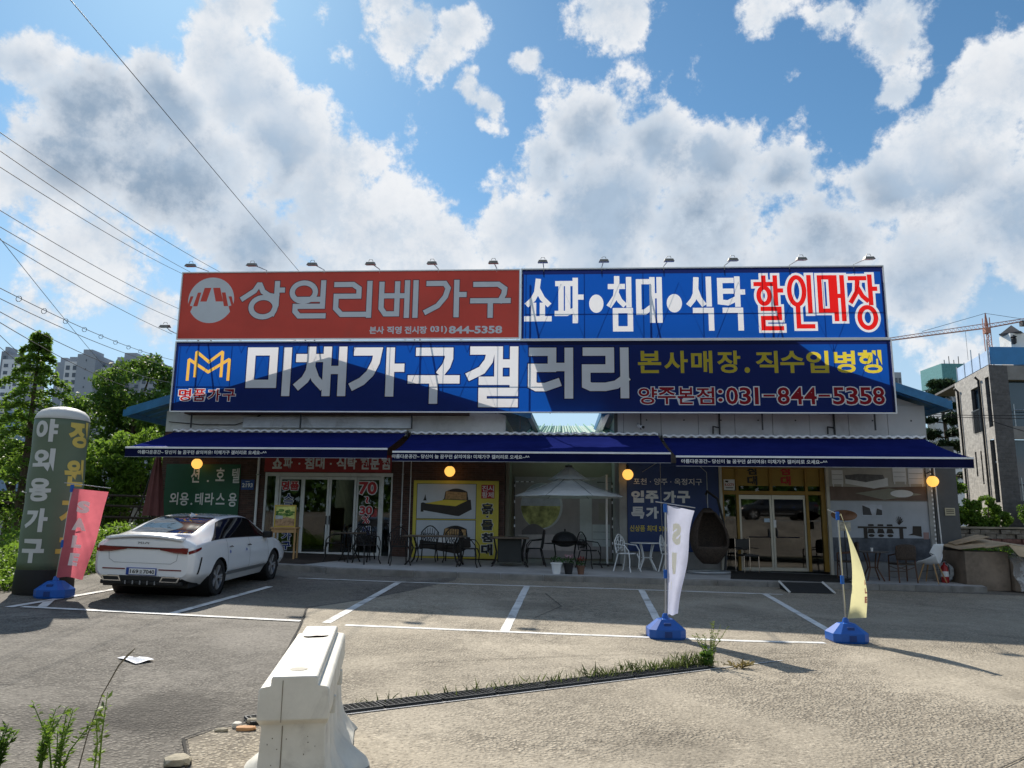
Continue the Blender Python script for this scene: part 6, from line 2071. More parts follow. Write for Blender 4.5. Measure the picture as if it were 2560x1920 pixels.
rock('stone_chunk', 'broken concrete chunk at the bottom edge beside the crack', 'stone', -2.17, 5.36, .17, .16, .05, STN, 1, .3)
rock('tile_piece', 'orange brick tile fragment beside the drain end', 'tile', -1.98, 6.12, .15, .07, .03, mat('orange_tile', (.55, .30, .14), .8, var=.1), 2, .1)
rock('stone_chunk', 'small white stone left of the orange tile fragment', 'stone', -2.07, 6.18, .07, .07, .04, mat('white_stone', (.6, .58, .52), .9, var=.1), 3)
rock('stone_chunk', 'flat pale stone lying in the asphalt crack', 'stone', -2.15, 6.07, .1, .05, .025, STN, 4, .2)
rock('stone_chunk', 'tan stone behind the orange tile fragment', 'stone', -1.99, 6.29, .09, .06, .04, STN, 5, .1)

# ------------------------------------------------------------------ white sedan
ST = [  # y, zb, xb, xl, zl, xm, zm, xs, zs, xr, zr, zt
    (-2.47, .36, .60, .78, .48, .80, .72, .77, .90, .60, 1.01, 1.03),
    (-2.40, .30, .66, .86, .46, .885, .72, .855, .94, .67, 1.055, 1.085),
    (-2.2, .26, .72, .90, .45, .92, .72, .875, .97, .675, 1.085, 1.115),
    (-1.8, .24, .76, .92, .45, .93, .72, .88, .995, .66, 1.15, 1.185),
    (-1.3, .22, .78, .925, .44, .93, .72, .875, 1.005, .63, 1.285, 1.325),
    (-.8, .20, .78, .92, .44, .925, .72, .865, 1.0, .60, 1.375, 1.41),
    (-.2, .20, .78, .915, .44, .92, .72, .86, .985, .59, 1.405, 1.445),
    (.4, .20, .78, .915, .44, .92, .71, .86, .97, .585, 1.38, 1.425),
    (.8, .20, .78, .915, .44, .92, .70, .865, .96, .61, 1.27, 1.32),
    (1.2, .20, .78, .92, .44, .925, .69, .87, .945, .68, 1.07, 1.115),
    (1.45, .20, .78, .925, .44, .93, .68, .87, .92, .72, .96, 1.0),
    (1.9, .22, .76, .92, .44, .92, .66, .84, .84, .66, .87, .91),
    (2.25, .24, .72, .86, .44, .86, .62, .76, .75, .58, .78, .81),
    (2.42, .28, .60, .72, .44, .74, .58, .64, .67, .48, .69, .71),
    (2.47, .32, .45, .55, .44, .58, .55, .50, .62, .38, .63, .64)]
_ys = [s[0] for s in ST]


def cr(p0, p1, p2, p3, t):
    return .5 * (2 * p1 + (p2 - p0) * t + (2 * p0 - 5 * p1 + 4 * p2 - p3) * t * t + (3 * p1 - p0 - 3 * p2 + p3) * t ** 3)


def station(y):
    i = 0
    while i < len(_ys) - 2 and y > _ys[i + 1]:
        i += 1
    t = (y - _ys[i]) / (_ys[i + 1] - _ys[i])
    g = lambda k: ST[max(0, min(len(ST) - 1, k))]
    out = []
    for k in range(1, 12):
        a, b_, c, d = g(i - 1)[k], g(i)[k], g(i + 1)[k], g(i + 2)[k]
        m1 = (c - a) / (g(i + 1)[0] - g(i - 1)[0]) if i > 0 else (c - b_) / (_ys[i + 1] - _ys[i])
        m2 = (d - b_) / (g(i + 2)[0] - g(i)[0]) if i + 2 < len(ST) else (c - b_) / (_ys[i + 1] - _ys[i])
        hgt = _ys[i + 1] - _ys[i]
        t2, t3 = t * t, t ** 3
        out.append((2 * t3 - 3 * t2 + 1) * b_ + (t3 - 2 * t2 + t) * hgt * m1 + (-2 * t3 + 3 * t2) * c + (t3 - t2) * hgt * m2)
    return out


def csurf(y, t):
    """half body: t 0 sill bottom .. 1 roof centre; returns x, z"""
    zb, xb, xl, zl, xm, zm, xs, zs, xr, zr, zt = station(y)
    P = [(xb, zb), (xl, zl), (xm, zm), (xs, zs), (xr, zr), (xr * .55, zr + (zt - zr) * .75), (0, zt)]
    K = [0, .17, .36, .52, .8, .9, 1.0]
    i = 0
    while i < 5 and t > K[i + 1]:
        i += 1
    u = (t - K[i]) / (K[i + 1] - K[i])
    g = lambda k: P[max(0, k)] if k < 7 else (-P[5][0], P[5][1])
    def h(ax):
        p0, p1, p2, p3 = g(i - 1)[ax], g(i)[ax], g(i + 1)[ax], g(i + 2)[ax]
        cubic = cr(p0, p1, p2, p3, u)
        lin = p1 + (p2 - p1) * u
        return lin * .45 + cubic * .55
    return h(0), h(1)


def cpoint(y, t, side, off=0.0):
    x, z = csurf(y, t)
    if off:
        x2, z2 = csurf(y, min(1, t + .01)); x1, z1 = csurf(y, max(0, t - .01))
        tx, tz = x2 - x1, z2 - z1
        l = math.hypot(tx, tz) or 1
        x += off * tz / l; z += off * -tx / l
    return (side * x, y, z)


def make_car(name, label, paint, loc, rotz, plate=True, group=None):
    t = thing(name, label, 'car', loc, rotz, group)
    NY, NT_ = 150, 44
    b = MB()
    ys = [-2.47 + 4.94 * (.5 - .5 * math.cos(PI * k / NY)) * .25 + (4.94 * k / NY) * .75 for k in range(NY + 1)]
    WR, AX = .365, (-1.42, 1.43)
    for side in (-1, 1):
        vs = []
        for y in ys:
            for j in range(NT_ + 1):
                p = list(cpoint(y, j / NT_, side))
                if p[2] < .78 and j / NT_ < .5:
                    for ay in AX:
                        dy, dz = p[1] - ay, p[2] - .335
                        r = math.hypot(dy, dz)
                        if abs(r - WR) < .028 and r > 1e-4:
                            p[1], p[2] = ay + dy / r * WR, .335 + dz / r * WR
                vs.append(tuple(p))
        fs = []
        for i in range(NY):
            for j in range(NT_):
                q = (i * (NT_ + 1) + j, (i + 1) * (NT_ + 1) + j, (i + 1) * (NT_ + 1) + j + 1, i * (NT_ + 1) + j + 1)
                c = [sum(vs[k][a] for k in q) / 4 for a in range(3)]
                if c[2] < .78 and j / NT_ < .5 and any(math.hypot(c[1] - ay, c[2] - .335) < WR - .004 for ay in AX):
                    continue
                fs.append(q if side > 0 else q[::-1])
        b.add(vs, fs)
    # end caps
    for yy, flip in ((-2.47, False), (2.47, True)):
        ring = [cpoint(yy, j / NT_, 1) for j in range(NT_ + 1)] + [cpoint(yy, j / NT_, -1) for j in range(NT_ - 1, -1, -1)]
        b.add(ring, [tuple(range(len(ring))) if not flip else tuple(range(len(ring)))[::-1]])
    body = b.build('body', paint, t, smooth=50)
    dk = mat('car_dark_trim', (.012, .012, .013), .45, var=0)
    gls = mat('car_glass', (.008, .009, .010), .04, var=0, spec=.8)
    # floor pan and wheel housings
    b = MB(); b.box(-.76, -2.3, .22, .76, 2.25, .3); b.build('floor_pan', dk, t)
    for ay in AX:
        b = MB(); b.tube([(-.89, ay, .335), (.89, ay, .335)], .40, 28, cap=False); b.build('wheel_housing', dk, t, fix=False)
        b = MB(); b.box(-.6, ay - .36, .2, .6, ay + .36, .72); b.build('wheel_housing', dk, t)
    # glazing laid on the body surface

    def patch(nm, y0f, y1f, t0, t1, m, sides, nu=26, nv=10, off=.005, both=False):
        for side in sides:
            q = MB()
            def fn(s, v):
                tt = t0 + (t1 - t0) * v
                a, c = y0f(v), y1f(v)
                return cpoint(a + (c - a) * s, tt, side, off)
            q.grid(fn, nu, nv)
            q.build(nm, m, t, smooth=True, fix=False)
    patch('side_window', lambda v: -1.62 + .50 * v, lambda v: 1.12 - .55 * v, .545, .775, gls, (-1, 1))
    patch('side_window_trim', lambda v: -1.78 + .66 * v, lambda v: 1.2 - .60 * v, .535, .79, dk, (-1, 1), off=.0025)
    # rear window across the car
    for nm, y0, y1, tt, m, off in (('rear_window', -2.02, -.86, .835, gls, .005), ('windscreen', .72, 1.34, .835, gls, .005)):
        q = MB()
        def fn(s, v):
            a = s * 2 - 1
            tq = 1 - abs(a) * (1 - tt)
            side = 1 if a >= 0 else -1
            bow = .10 * a * a
            yy = y0 + (y1 - y0) * v
            yy += bow * (1 - v) if nm == 'rear_window' else -bow * v
            return cpoint(yy, tq, side, off)
        q.grid(fn, 30, 14); q.build(nm, m, t, smooth=True, fix=False)
    # wheels
    tyre = mat('tyre', (.016, .016, .017), .85, var=.15)
    rim = mat('alloy', (.14, .14, .145), .3, .8, var=.05)
    rimb = mat('alloy_bright', (.36, .36, .37), .4, .3, var=.03)
    for ay in AX:
        for sx in (-1, 1):
            w = bpy.data.objects.new('wheel', None); COL.objects.link(w); w.parent = t
            w.location = (sx * .80, ay, .335)
            q = MB(); prf = [(.225, -.11), (.30, -.115), (.328, -.09), (.335, -.04), (.335, .04), (.328, .09), (.30, .115), (.225, .11)]
            q.lathe(prf, 36, cap=False); o = q.build('tyre', tyre, w, smooth=40); o.rotation_euler.y = PI / 2
            q = MB(); q.lathe([(.228, .10), (.215, .085), (.2, .02), (.0, .015)], 36, cap=False); o = q.build('rim', rim, w, smooth=40); o.rotation_euler.y = PI / 2 * sx
            q = MB()
            for k in range(5):
                a = 2 * PI * k / 5 + .3
                for da in (-.13, .13):
                    c_, s_ = math.cos(a + da), math.sin(a + da)
                    c2, s2 = math.cos(a + da * .4), math.sin(a + da * .4)
                    q.add([(c2 * .04 - s2 * .014, s2 * .04 + c2 * .014, .085), (c2 * .04 + s2 * .014, s2 * .04 - c2 * .014, .085), (c_ * .222 + s_ * .017, s_ * .222 - c_ * .017, .1), (c_ * .222 - s_ * .017, s_ * .222 + c_ * .017, .1),
                           (c2 * .04 - s2 * .014, s2 * .04 + c2 * .014, .05), (c2 * .04 + s2 * .014, s2 * .04 - c2 * .014, .05), (c_ * .222 + s_ * .017, s_ * .222 - c_ * .017, .06), (c_ * .222 - s_ * .017, s_ * .222 + c_ * .017, .06)],
                          [(0, 1, 2, 3), (0, 4, 5, 1), (1, 5, 6, 2), (2, 6, 7, 3), (3, 7, 4, 0)])
            q.lathe([(.05, .06), (.05, .09), (.0, .095)], 14)
            o = q.build('spokes', rimb, w); o.rotation_euler.y = PI / 2 * sx; o['kind'] = 'stuff'
    # rear: light bar, lamps, plate, diffuser
    lred = mat('tail_red', (.07, .003, .005), .2, var=0, coat=.3)
    lredb = mat('tail_red_bright', (.16, .004, .007), .2, var=0, coat=.3)
    q = MB(); q.bbox(-.76, -2.49, .878, .76, -2.455, .914, .008); q.build('light_bar', lred, t)
    for sx in (-1, 1):
        q = MB(); q.prism_y([(sx * .30, .878), (sx * .30, .872), (sx * .52, .838), (sx * .775, .815), (sx * .79, .86), (sx * .785, .918), (sx * .70, .92)], -2.495, -2.455); q.build('tail_light', lredb, t)
        q = MB(); q.prism_y([(sx * .44, .850), (sx * .56, .828), (sx * .70, .822), (sx * .70, .845), (sx * .5, .856)], -2.499, -2.49); q.build('reversing_lamp', mat('lamp_smoked', (.20, .05, .05), .15, coat=.5), t)
        q = MB(); q.grid(lambda s, v: cpoint(-2.468 + .27 * s, .435 + (.045 - .022 * s) * v + .03 * s, sx, .010), 12, 6); q.build('tail_light', lredb, t, smooth=True, fix=False)
        q = MB(); q.bbox(sx * .5 - .2, -2.482, .525, sx * .5 + .2, -2.468, .545, .004); q.build('reflector', lredb, t)
        q = MB(); q.prism_y([(sx * .34, .33), (sx * .66, .33), (sx * .70, .42), (sx * .38, .42)], -2.50, -2.45); q.build('exhaust_trim', CHROME, t)
        q = MB(); q.prism_y([(sx * .37, .345), (sx * .635, .345), (sx * .665, .405), (sx * .40, .405)], -2.505, -2.45); q.build('exhaust_outlet', dk, t)
        q = MB(); q.grid(lambda s, v: cpoint(-2.30 + .07 * v + .05 * s, .18 + .2 * v, sx, .006), 4, 8); q.build('air_vent', dk, t, smooth=True, fix=False)
        q = MB(); q.grid(lambda s, v: cpoint(-2.45 + .5 * s, .0 + .085 * v * (1 - .6 * s), sx, .006), 10, 4); q.build('bumper_trim', dk, t, smooth=True, fix=False)
        q = MB(); q.bbox(min(sx * .86, sx * 1.03), .80, .95, max(sx * .86, sx * 1.03), .98, 1.09, .03); mr = q.build('door_mirror', dk, t, smooth=True)
        for yy in (-.95, -.02):
            q = MB(); q.tube([cpoint(yy - .1, .44, sx, .012), cpoint(yy, .447, sx, .03), cpoint(yy + .1, .44, sx, .012)], .012, 7); q.build('door_handle', CHROME, t, smooth=True)
        for y0_, y1_ in ((-1.05, -1.1), (.02, .03), (1.1, 1.02)):
            q = MB(); q.grid(lambda s, v: cpoint(y0_ + (y1_ - y0_) * v + .008 * s, .08 + .45 * v, sx, .0025), 1, 12); q.build('door_gap', dk, t, smooth=True, fix=False)
        q = MB(); q.grid(lambda s, v: cpoint(-1.0 + 2.0 * s, .10 + .05 * v, sx, .006), 20, 2); q.build('sill_trim', mat('car_grey_trim', (.3, .31, .33), .35, .5, var=0), t, smooth=True, fix=False)
        for yy in (-1.0, -.18):
            q = MB(); q.grid(lambda s, v: cpoint(yy + .045 * s, .375 + .03 * v, sx, .012), 2, 2); q.build('door_guard', mat('blue_foam', (.01, .08, .42), .6), t, fix=False)
        q = MB(); q.grid(lambda s, v: cpoint(2.05 + .3 * s, .36 + .1 * v, sx, .006), 6, 4); q.build('headlight', mat('lamp_clear', (.5, .42, .4), .2), t, smooth=True, fix=False)
    q = MB(); q.bbox(-.60, -2.49, .335, .60, -2.44, .425, .015); q.build('rear_diffuser', dk, t)
    q = MB(); q.bbox(-.72, -2.475, .27, .72, -2.40, .34, .02); q.build('rear_diffuser', dk, t)
    for k in range(-2, 3):
        q = MB(); q.box(k * .13 - .006, -2.5, .28, k * .13 + .006, -2.47, .345); q.build('diffuser_fin', rimb, t)
    for pts in ([(-.62, .86), (-.6, .70), (-.5, .64), (.5, .64), (.6, .70), (.62, .86)],):
        q = MB(); q.tube([(x, -2.472, z) for x, z in pts], .004, 5); q.build('boot_gap', mat('car_gap', (.25, .26, .28), .6), t)
    q = MB(); q.grid(lambda s, v: (-.68 + 1.36 * s, -2.36 - .135 * v, 1.098 - .02 * v - .055 * (2 * s - 1) ** 2), 20, 4); e = q.build('boot_spoiler', paint, t, smooth=True, fix=False); e.modifiers.new('thickness', 'SOLIDIFY').thickness = .045
    q = MB()
    for seg in ([(-.10, .965), (-.10, 1.0), (-.075, .98), (-.05, 1.0), (-.05, .965)], [(-.02, .965), (-.02, 1.0)], [(.01, .965), (.045, 1.0), (.08, .965), (.08, 1.0)]):
        q.tube([(x, -2.476, z) for x, z in seg], .0045, 4)
    q.build('badge', dk, t)
    if plate:
        q = MB(); q.bbox(-.265, -2.496, .435, .265, -2.47, .56, .006); pl = q.build('number_plate', mat('plate_blue', (.02, .06, .3), .4), t)
        q = MB(); q.rect(-.255, .447, .255, .548, -2.4985); q.build('plate_face', WHITEP, pl, fix=False)
        q = MB(); q.rect(-.255, .447, -.21, .548, -2.5); q.build('plate_band', mat('plate_blue', (.02, .06, .3), .4), pl, fix=False)
        lettering(pl, 'lettering', '169', -.19, .465, -.04, .53, -2.5005, DKP, .02)
        lettering(pl, 'lettering', '호', -.025, .468, .03, .525, -2.5005, DKP, .01)
        lettering(pl, 'lettering', '7040', .045, .465, .24, .53, -2.5005, DKP, .02)
    q = MB(); q.add([(-.02, -.62, 1.425), (.02, -.62, 1.425), (.012, -.83, 1.405), (-.012, -.83, 1.405), (0, -.8, 1.48)], [(0, 1, 4), (1, 2, 4), (2, 3, 4), (3, 0, 4)]); q.build('antenna_fin', paint, t)
    # cabin seen dimly through the glass is dark
    return t


CARW = mat('car_white', (.82, .83, .85), .25, var=0, coat=1.0, spec=.5)
cx, cy = -5.78, 14.75
car = make_car('parked_car', 'white fastback sedan parked nose-in before the sliding doors', CARW, (cx, cy, gz(cx, cy)), 0)
car.scale = (.92, .92, .92)
car.rotation_euler = Euler((math.atan(GY), -math.atan(GX), -.045), 'XYZ')

dark = make_car('parked_car', 'dark saloon on the road behind, seen only as a reflection in the glass doors', mat('car_black', (.012, .013, .016), .2, var=0, coat=1.0), (13.0, -7.4, 2.0), PI / 2, False)

# ------------------------------------------------------------------ vegetation
LEAF_A = mat('leaf_fresh', (.11, .20, .03), .55, var=.45, vscale=1.2, island=.55, transl=.45, tcol=(.22, .36, .04), spec=.3)
LEAF_B = mat('leaf_deep', (.06, .125, .024), .55, var=.45, vscale=1.2, island=.55, transl=.35, tcol=(.19, .33, .04), spec=.3)
LEAF_C = mat('leaf_pine', (.03, .06, .022), .6, var=.4, island=.6, transl=.2, spec=.3)
LEAF_D = mat('leaf_dry', (.30, .24, .10), .8, var=.3, island=.7, transl=.3)
BARK = mat('bark', (.09, .065, .045), .95, var=.3, vscale=8, bump=.8, bscale=14)


def leaves(name, P, size, m, parent, seed=0, up=0.35, asp=.5, D=None):
    """one mesh of leaf-sized folded blades at points P"""
    rg = np.random.default_rng(seed)
    P = np.asarray(P, float)
    n = len(P)
    d = rg.normal(size=(n, 3)) if D is None else D + rg.normal(size=(n, 3)) * .35
    d[:, 2] += up * rg.normal(size=n) * .3
    d /= np.linalg.norm(d, axis=1)[:, None]
    q = rg.normal(size=(n, 3)); q[:, 2] += up * 2
    e = np.cross(d, q); e /= np.linalg.norm(e, axis=1)[:, None] + 1e-9
    nrm = np.cross(e, d)
    s = size * rg.uniform(.6, 1.35, n)[:, None]
    v = np.empty((n, 4, 3))
    v[:, 0] = P - d * s * .5
    v[:, 1] = P + e * s * asp * .5 + nrm * s * .10
    v[:, 2] = P + d * s * .5
    v[:, 3] = P - e * s * asp * .5 + nrm * s * .10
    me = bpy.data.meshes.new(name)
    me.vertices.add(n * 4); me.loops.add(n * 4); me.polygons.add(n)
    me.vertices.foreach_set('co', v.reshape(-1))
    me.loops.foreach_set('vertex_index', np.arange(n * 4, dtype=np.int32))
    me.polygons.foreach_set('loop_start', np.arange(0, n * 4, 4, dtype=np.int32))
    me.polygons.foreach_set('loop_total', np.full(n, 4, dtype=np.int32))
    me.update(calc_edges=True)
    me.materials.append(m)
    return obj(name, me, parent)


def clump_points(centers, n, seed, squash=.75, shell=.35):
    rg = np.random.default_rng(seed)
    c = np.array([q[:3] for q in centers]); r = np.array([q[3] for q in centers])
    w = r ** 2 / (r ** 2).sum()
    i = rg.choice(len(c), n, p=w)
    d = rg.normal(size=(n, 3)); d /= np.linalg.norm(d, axis=1)[:, None]
    rad = r[i] * (1 - shell * rg.random(n) ** 1.3) * rg.uniform(.75, 1.12, n)
    d[:, 2] *= squash
    return c[i] + d * rad[:, None]


def broad_tree(name, label, x, y, z, h, crown, nl, leafm, seed, size=.13, trunk=.12, group=None, cat='tree', cz=None):
    """crown: list of (dx, dy, dz, r) lobes"""
    t = thing(name, label, cat, (x, y, z), 0, group)
    rnd = random.Random(seed)
    b = MB()
    top = h * .62
    b.tube([(0, 0, -.1), (.04, .02, top * .4), (-.03, .05, top)], [trunk, trunk * .8, trunk * .45], 8); b.build('trunk', BARK, t, smooth=True)
    sub = []
    for (dx, dy, dz, r) in crown:
        b = MB(); b.tube([(0, 0, top * rnd.uniform(.45, .9)), (dx * .5, dy * .5, (top + dz) * .5), (dx, dy, dz)], [trunk * .4, trunk * .25, trunk * .1], 5); b.build('limb', BARK, t, smooth=True)
        for k in range(11):
            a, e = rnd.uniform(0, 2 * PI), rnd.uniform(-.5, 1)
            sub.append((dx + r * .75 * math.cos(a) * math.sqrt(max(0, 1 - e * e)), dy + r * .75 * math.sin(a) * math.sqrt(max(0, 1 - e * e)), dz + r * .65 * e, r * rnd.uniform(.24, .46)))
    leaves('crown', clump_points(sub, nl, seed), size, leafm, t, seed)
    return t


def shrub(name, label, x, y, z, lobes, nl, m, seed, size=.1, group=None, cat='shrub'):
    t = thing(name, label, cat, (x, y, z), 0, group)
    rnd = random.Random(seed)
    sub = []
    for (dx, dy, dz, r) in lobes:
        for k in range(9):
            a, e = rnd.uniform(0, 2 * PI), rnd.uniform(-.4, 1)
            sub.append((dx + r * .7 * math.cos(a), dy + r * .7 * math.sin(a) * .8, dz + r * .7 * e, r * rnd.uniform(.25, .45)))
        b = MB(); b.tube([(dx * .3, dy * .3, 0), (dx * .8, dy * .8, dz * .6), (dx, dy, dz)], [.03, .02, .008], 5); b.build('stem', BARK, t)
    leaves('foliage', clump_points(sub, nl, seed, .9), size, m, t, seed)
    return t


# conifer-like tree with tiered drooping sprays
def tiered_tree(name, label, x, y, h, r0, seed, m):
    t = thing(name, label, 'tree', (x, y, gz(x, y)), 0)
    rnd = random.Random(seed)
    b = MB(); b.tube([(0, 0, -.1), (.03, 0, h * .5), (0, 0, h)], [.13, .08, .012], 8); b.build('trunk', BARK, t, smooth=True)
    pts, dirs = [], []
    bb = MB()
    z = .9
    while z < h - .12:
        f = 1 - (z / h)
        nb = 5 if f > .3 else 4
        a0 = rnd.uniform(0, 6.28)
        for k in range(nb):
            a = a0 + 2 * PI * k / nb + rnd.uniform(-.3, .3)
            L = r0 * (f ** .75) * rnd.uniform(.65, 1.1) + .12
            prev = Vector((0, 0, z))
            n = 9
            P_ = []
            for j in range(1, n + 1):
                s = j / n
                p = Vector((math.cos(a) * L * s, math.sin(a) * L * s, z + .45 * L * s - .62 * L * s * s))
                P_.append(p)
            bb.tube([(0, 0, z)] + P_[2::3], [.018, .013, .009, .005], 4)
            for j, p in enumerate(P_):
                s = (j + 1) / n
                for q in range(int(9 + 15 * s)):
                    w = .26 * L * (1 - s * .55) * .9
                    off = rnd.gauss(0, w * .5)
                    pp = p + Vector((-math.sin(a) * off, math.cos(a) * off, -abs(off) * .25 + rnd.gauss(0, .06)))
                    pts.append(pp[:]); dirs.append((math.cos(a) + rnd.gauss(0, .5), math.sin(a) + rnd.gauss(0, .5), -.15))
        z += .26 + .24 * f
    bb.build('branches', BARK, t)['kind'] = 'stuff'
    leaves('crown', pts, .14, m, t, seed, D=np.array(dirs), asp=.42)
    return t


tiered_tree('metasequoia_tree', 'tall tiered green tree behind the inflatable column', -12.75, 20.0, 5.85, 2.0, 3, LEAF_A)
broad_tree('round_tree', 'full round dark green tree beside the left roof corner', -14.5, 29.0, gz(-14.5, 29), 7.0,
           [(0, 0, 5.5, 1.55), (1.3, .2, 5.1, 1.3), (-1.2, -.2, 5.0, 1.2), (.3, -.6, 4.4, 1.4), (-1.0, .4, 4.0, 1.2), (1.6, -.2, 3.9, 1.2), (.4, .2, 6.4, .8), (1.0, 0, 2.9, 1.3), (-.8, 0, 2.9, 1.2)], 19000, LEAF_B, 11, .16, .18)
broad_tree('round_tree', 'darker tree partly hidden behind the tiered tree at the left edge', -16.6, 25.5, gz(-16, 25), 4.6,
           [(0, 0, 3.2, 1.3), (1.2, .2, 2.9, 1.2), (-1.2, 0, 2.6, 1.2), (.4, -.6, 2.2, 1.2)], 7000, LEAF_B, 12, .15, .14)
shrub('leafy_shrub', 'tall fresh green shrub left of the folded maroon parasol', -12.5, 24.3, gz(-12.5, 24),
      [(.35, 0, 3.0, .8), (-.5, .1, 2.7, .85), (.85, .1, 2.5, .7), (0, -.2, 2.0, .95), (-1.1, -.1, 2.2, .85), (.9, 0, 1.6, .8), (-.6, 0, 1.2, .9), (.3, 0, .9, .9)], 13000, LEAF_A, 21, .13)
shrub('leafy_shrub', 'dark green shrub low behind the pink sale flag', -14.4, 25.2, gz(-14, 24),
      [(0, 0, 1.4, .9), (.9, .1, 1.2, .8), (-1.0, 0, 1.1, .9), (.4, -.4, .8, .8), (1.6, .2, 1.6, .7)], 8500, LEAF_B, 22, .12)
shrub('leafy_shrub', 'dark shrub against the left edge behind the column', -17.2, 24.4, gz(-16, 24),
      [(0, 0, 1.0, .9), (1.0, .1, .9, .8), (-1.0, 0, 1.2, .9), (-2.0, 0, 1.0, .9)], 6000, LEAF_B, 23, .12)
shrub('leafy_shrub', 'dark hedge shrub beside the left shop wall', -11.9, 25.6, gz(-11.9, 24),
      [(0, 0, 1.6, .8), (.3, .1, 2.6, .7), (-.6, 0, 2.2, .8), (0, .3, 3.2, .6)], 6000, LEAF_B, 24, .12)

# low ground cover along the left edge of the lot
def ground_cover(name, label, poly_fn, n, hmax, size, m, seed, cat='plants'):
    rg = np.random.default_rng(seed)
    P = []
    while len(P) < n:
        x, y, s = poly_fn(rg)
        hh = hmax * s * (.55 + .45 * math.sin(x * 2.1 + 1) * math.cos(y * 1.7)) + hmax * .25
        P.append((x, y, gz(x, y) - .05 + hh * rg.random() ** .6))
    o = leaves(name, P, size, m, None, seed, up=.8)
    tag(o, label, cat, kind='stuff')
    return o


def lft(rg):
    y = rg.uniform(11.6, 21.0)
    edge = -8.25 - .06 * max(0, 13.5 - y) - .12 * max(0, y - 13.5) * (1 if y > 13.5 else 0)
    x = edge - abs(rg.normal()) * 2.0
    return x, y, min(1, (edge - x) / .5 + .25)


ground_cover('weeds', 'bright green weeds and low plants along the left edge of the lot', lft, 26000, .75, .085, LEAF_A, 31)


def lft2(rg):
    y = rg.uniform(18.0, 21.2)
    return rg.uniform(-11.0, -8.6), y, 1.0


ground_cover('weeds', 'low green plants beside the brick corner behind the white car', lft2, 9000, .62, .09, LEAF_A, 32)

# dark wooden rail fence on the left
t = thing('rail_fence', 'dark brown rail fence behind the weeds on the left', 'fence', (0, 0, 0))
FEN = mat('fence_brown', (.055, .04, .03), .8, var=.2)
fx0, fy0, fx1, fy1 = -17.5, 23.2, -10.5, 22.8
for z in (.62, .95, 1.25):
    b = MB(); b.tube([(fx0, fy0, gz(fx0, fy0) + .25 + z), (fx1, fy1, gz(fx1, fy1) + .25 + z)], .035, 8); b.build('rail', FEN, t)
for k in range(5):
    x, y = fx0 + (fx1 - fx0) * k / 4, fy0 + (fy1 - fy0) * k / 4
    b = MB(); b.bbox(x - .055, y - .055, gz(x, y) - .1, x + .055, y + .055, gz(x, y) + 1.6, .01); b.build('post', FEN, t)
b = MB(); b.box(-30, 30, gz(-30, 30) - .5, -12, 30.4, gz(-16, 24) + 1.25)
tag(b.build('low_wall', CONC), 'pale concrete wall far left behind the weeds', 'wall')

# wood across the road behind the lot (it shows in the shop windows)
rg = np.random.default_rng(90)
P = [(rg.uniform(-40, 45), -19 - abs(rg.normal()) * 2.5, 2.2 + (5.0 + 1.6 * math.sin(k * .37)) * rg.random() ** .8) for k in range(14000)]
tag(leaves('woods', P, .7, LEAF_B, None, 90, asp=.7), 'dark wood across the road, mirrored in the shop glass', 'woods', kind='stuff')

# grass and weeds growing out of the drain
rg = np.random.default_rng(77)
P, D = [], []
for k in range(850):
    s = rg.beta(5.5, 1.2) * (1 if rg.random() < .8 else rg.random())
    q = d0 + dd * (L_ * (.18 + .86 * s)) + dn * (rg.normal() * .06 + .1)
    P.append((q.x, q.y, gz(q.x, q.y) + .01 + .13 * rg.random() ** 1.5 * s * (.35 + .65 * abs(math.sin(q.x * 5.1 + 1))))); D.append((rg.normal() * .4, rg.normal() * .4, 1.0))
tag(leaves('grass', P, .13, mat('grass_blade', (.10, .13, .035), .7, var=.4, island=.7, transl=.35), None, 77, asp=.09, D=np.array(D)), 'dry grass growing along the drain grates', 'grass', kind='stuff')
rnd = random.Random(9)


def weed(name, label, x, y, h, ns, nl, size, m, seed, spread=.35, asp=.4, stemm=None):
    t = thing(name, label, 'weed', (x, y, gz(x, y)), 0)
    r = random.Random(seed)
    P, D = [], []
    for k in range(ns):
        a = r.uniform(0, 6.28); q = r.uniform(.1, 1) * spread
        hh = h * r.uniform(.6, 1)
        pts = [(0.02 * math.cos(a), .02 * math.sin(a), 0), (q * .35 * math.cos(a), q * .35 * math.sin(a), hh * .5), (q * math.cos(a), q * math.sin(a), hh)]
        b = MB(); b.tube(pts, [.006, .005, .002], 5); b.build('stem', stemm or m, t)
        for j in range(nl):
            s = r.uniform(.15, 1)
            base = Vector(pts[0]).lerp(Vector(pts[1]), s * 2) if s < .5 else Vector(pts[1]).lerp(Vector(pts[2]), s * 2 - 1)
            b2 = r.uniform(0, 6.28)
            d = Vector((math.cos(b2), math.sin(b2), r.uniform(.1, .8))).normalized()
            p = base + d * size * .5
            P.append(p[:]); D.append((d * 3)[:])
    leaves('leaves', P, size, m, t, seed, asp=asp, D=np.array(D))
    return t


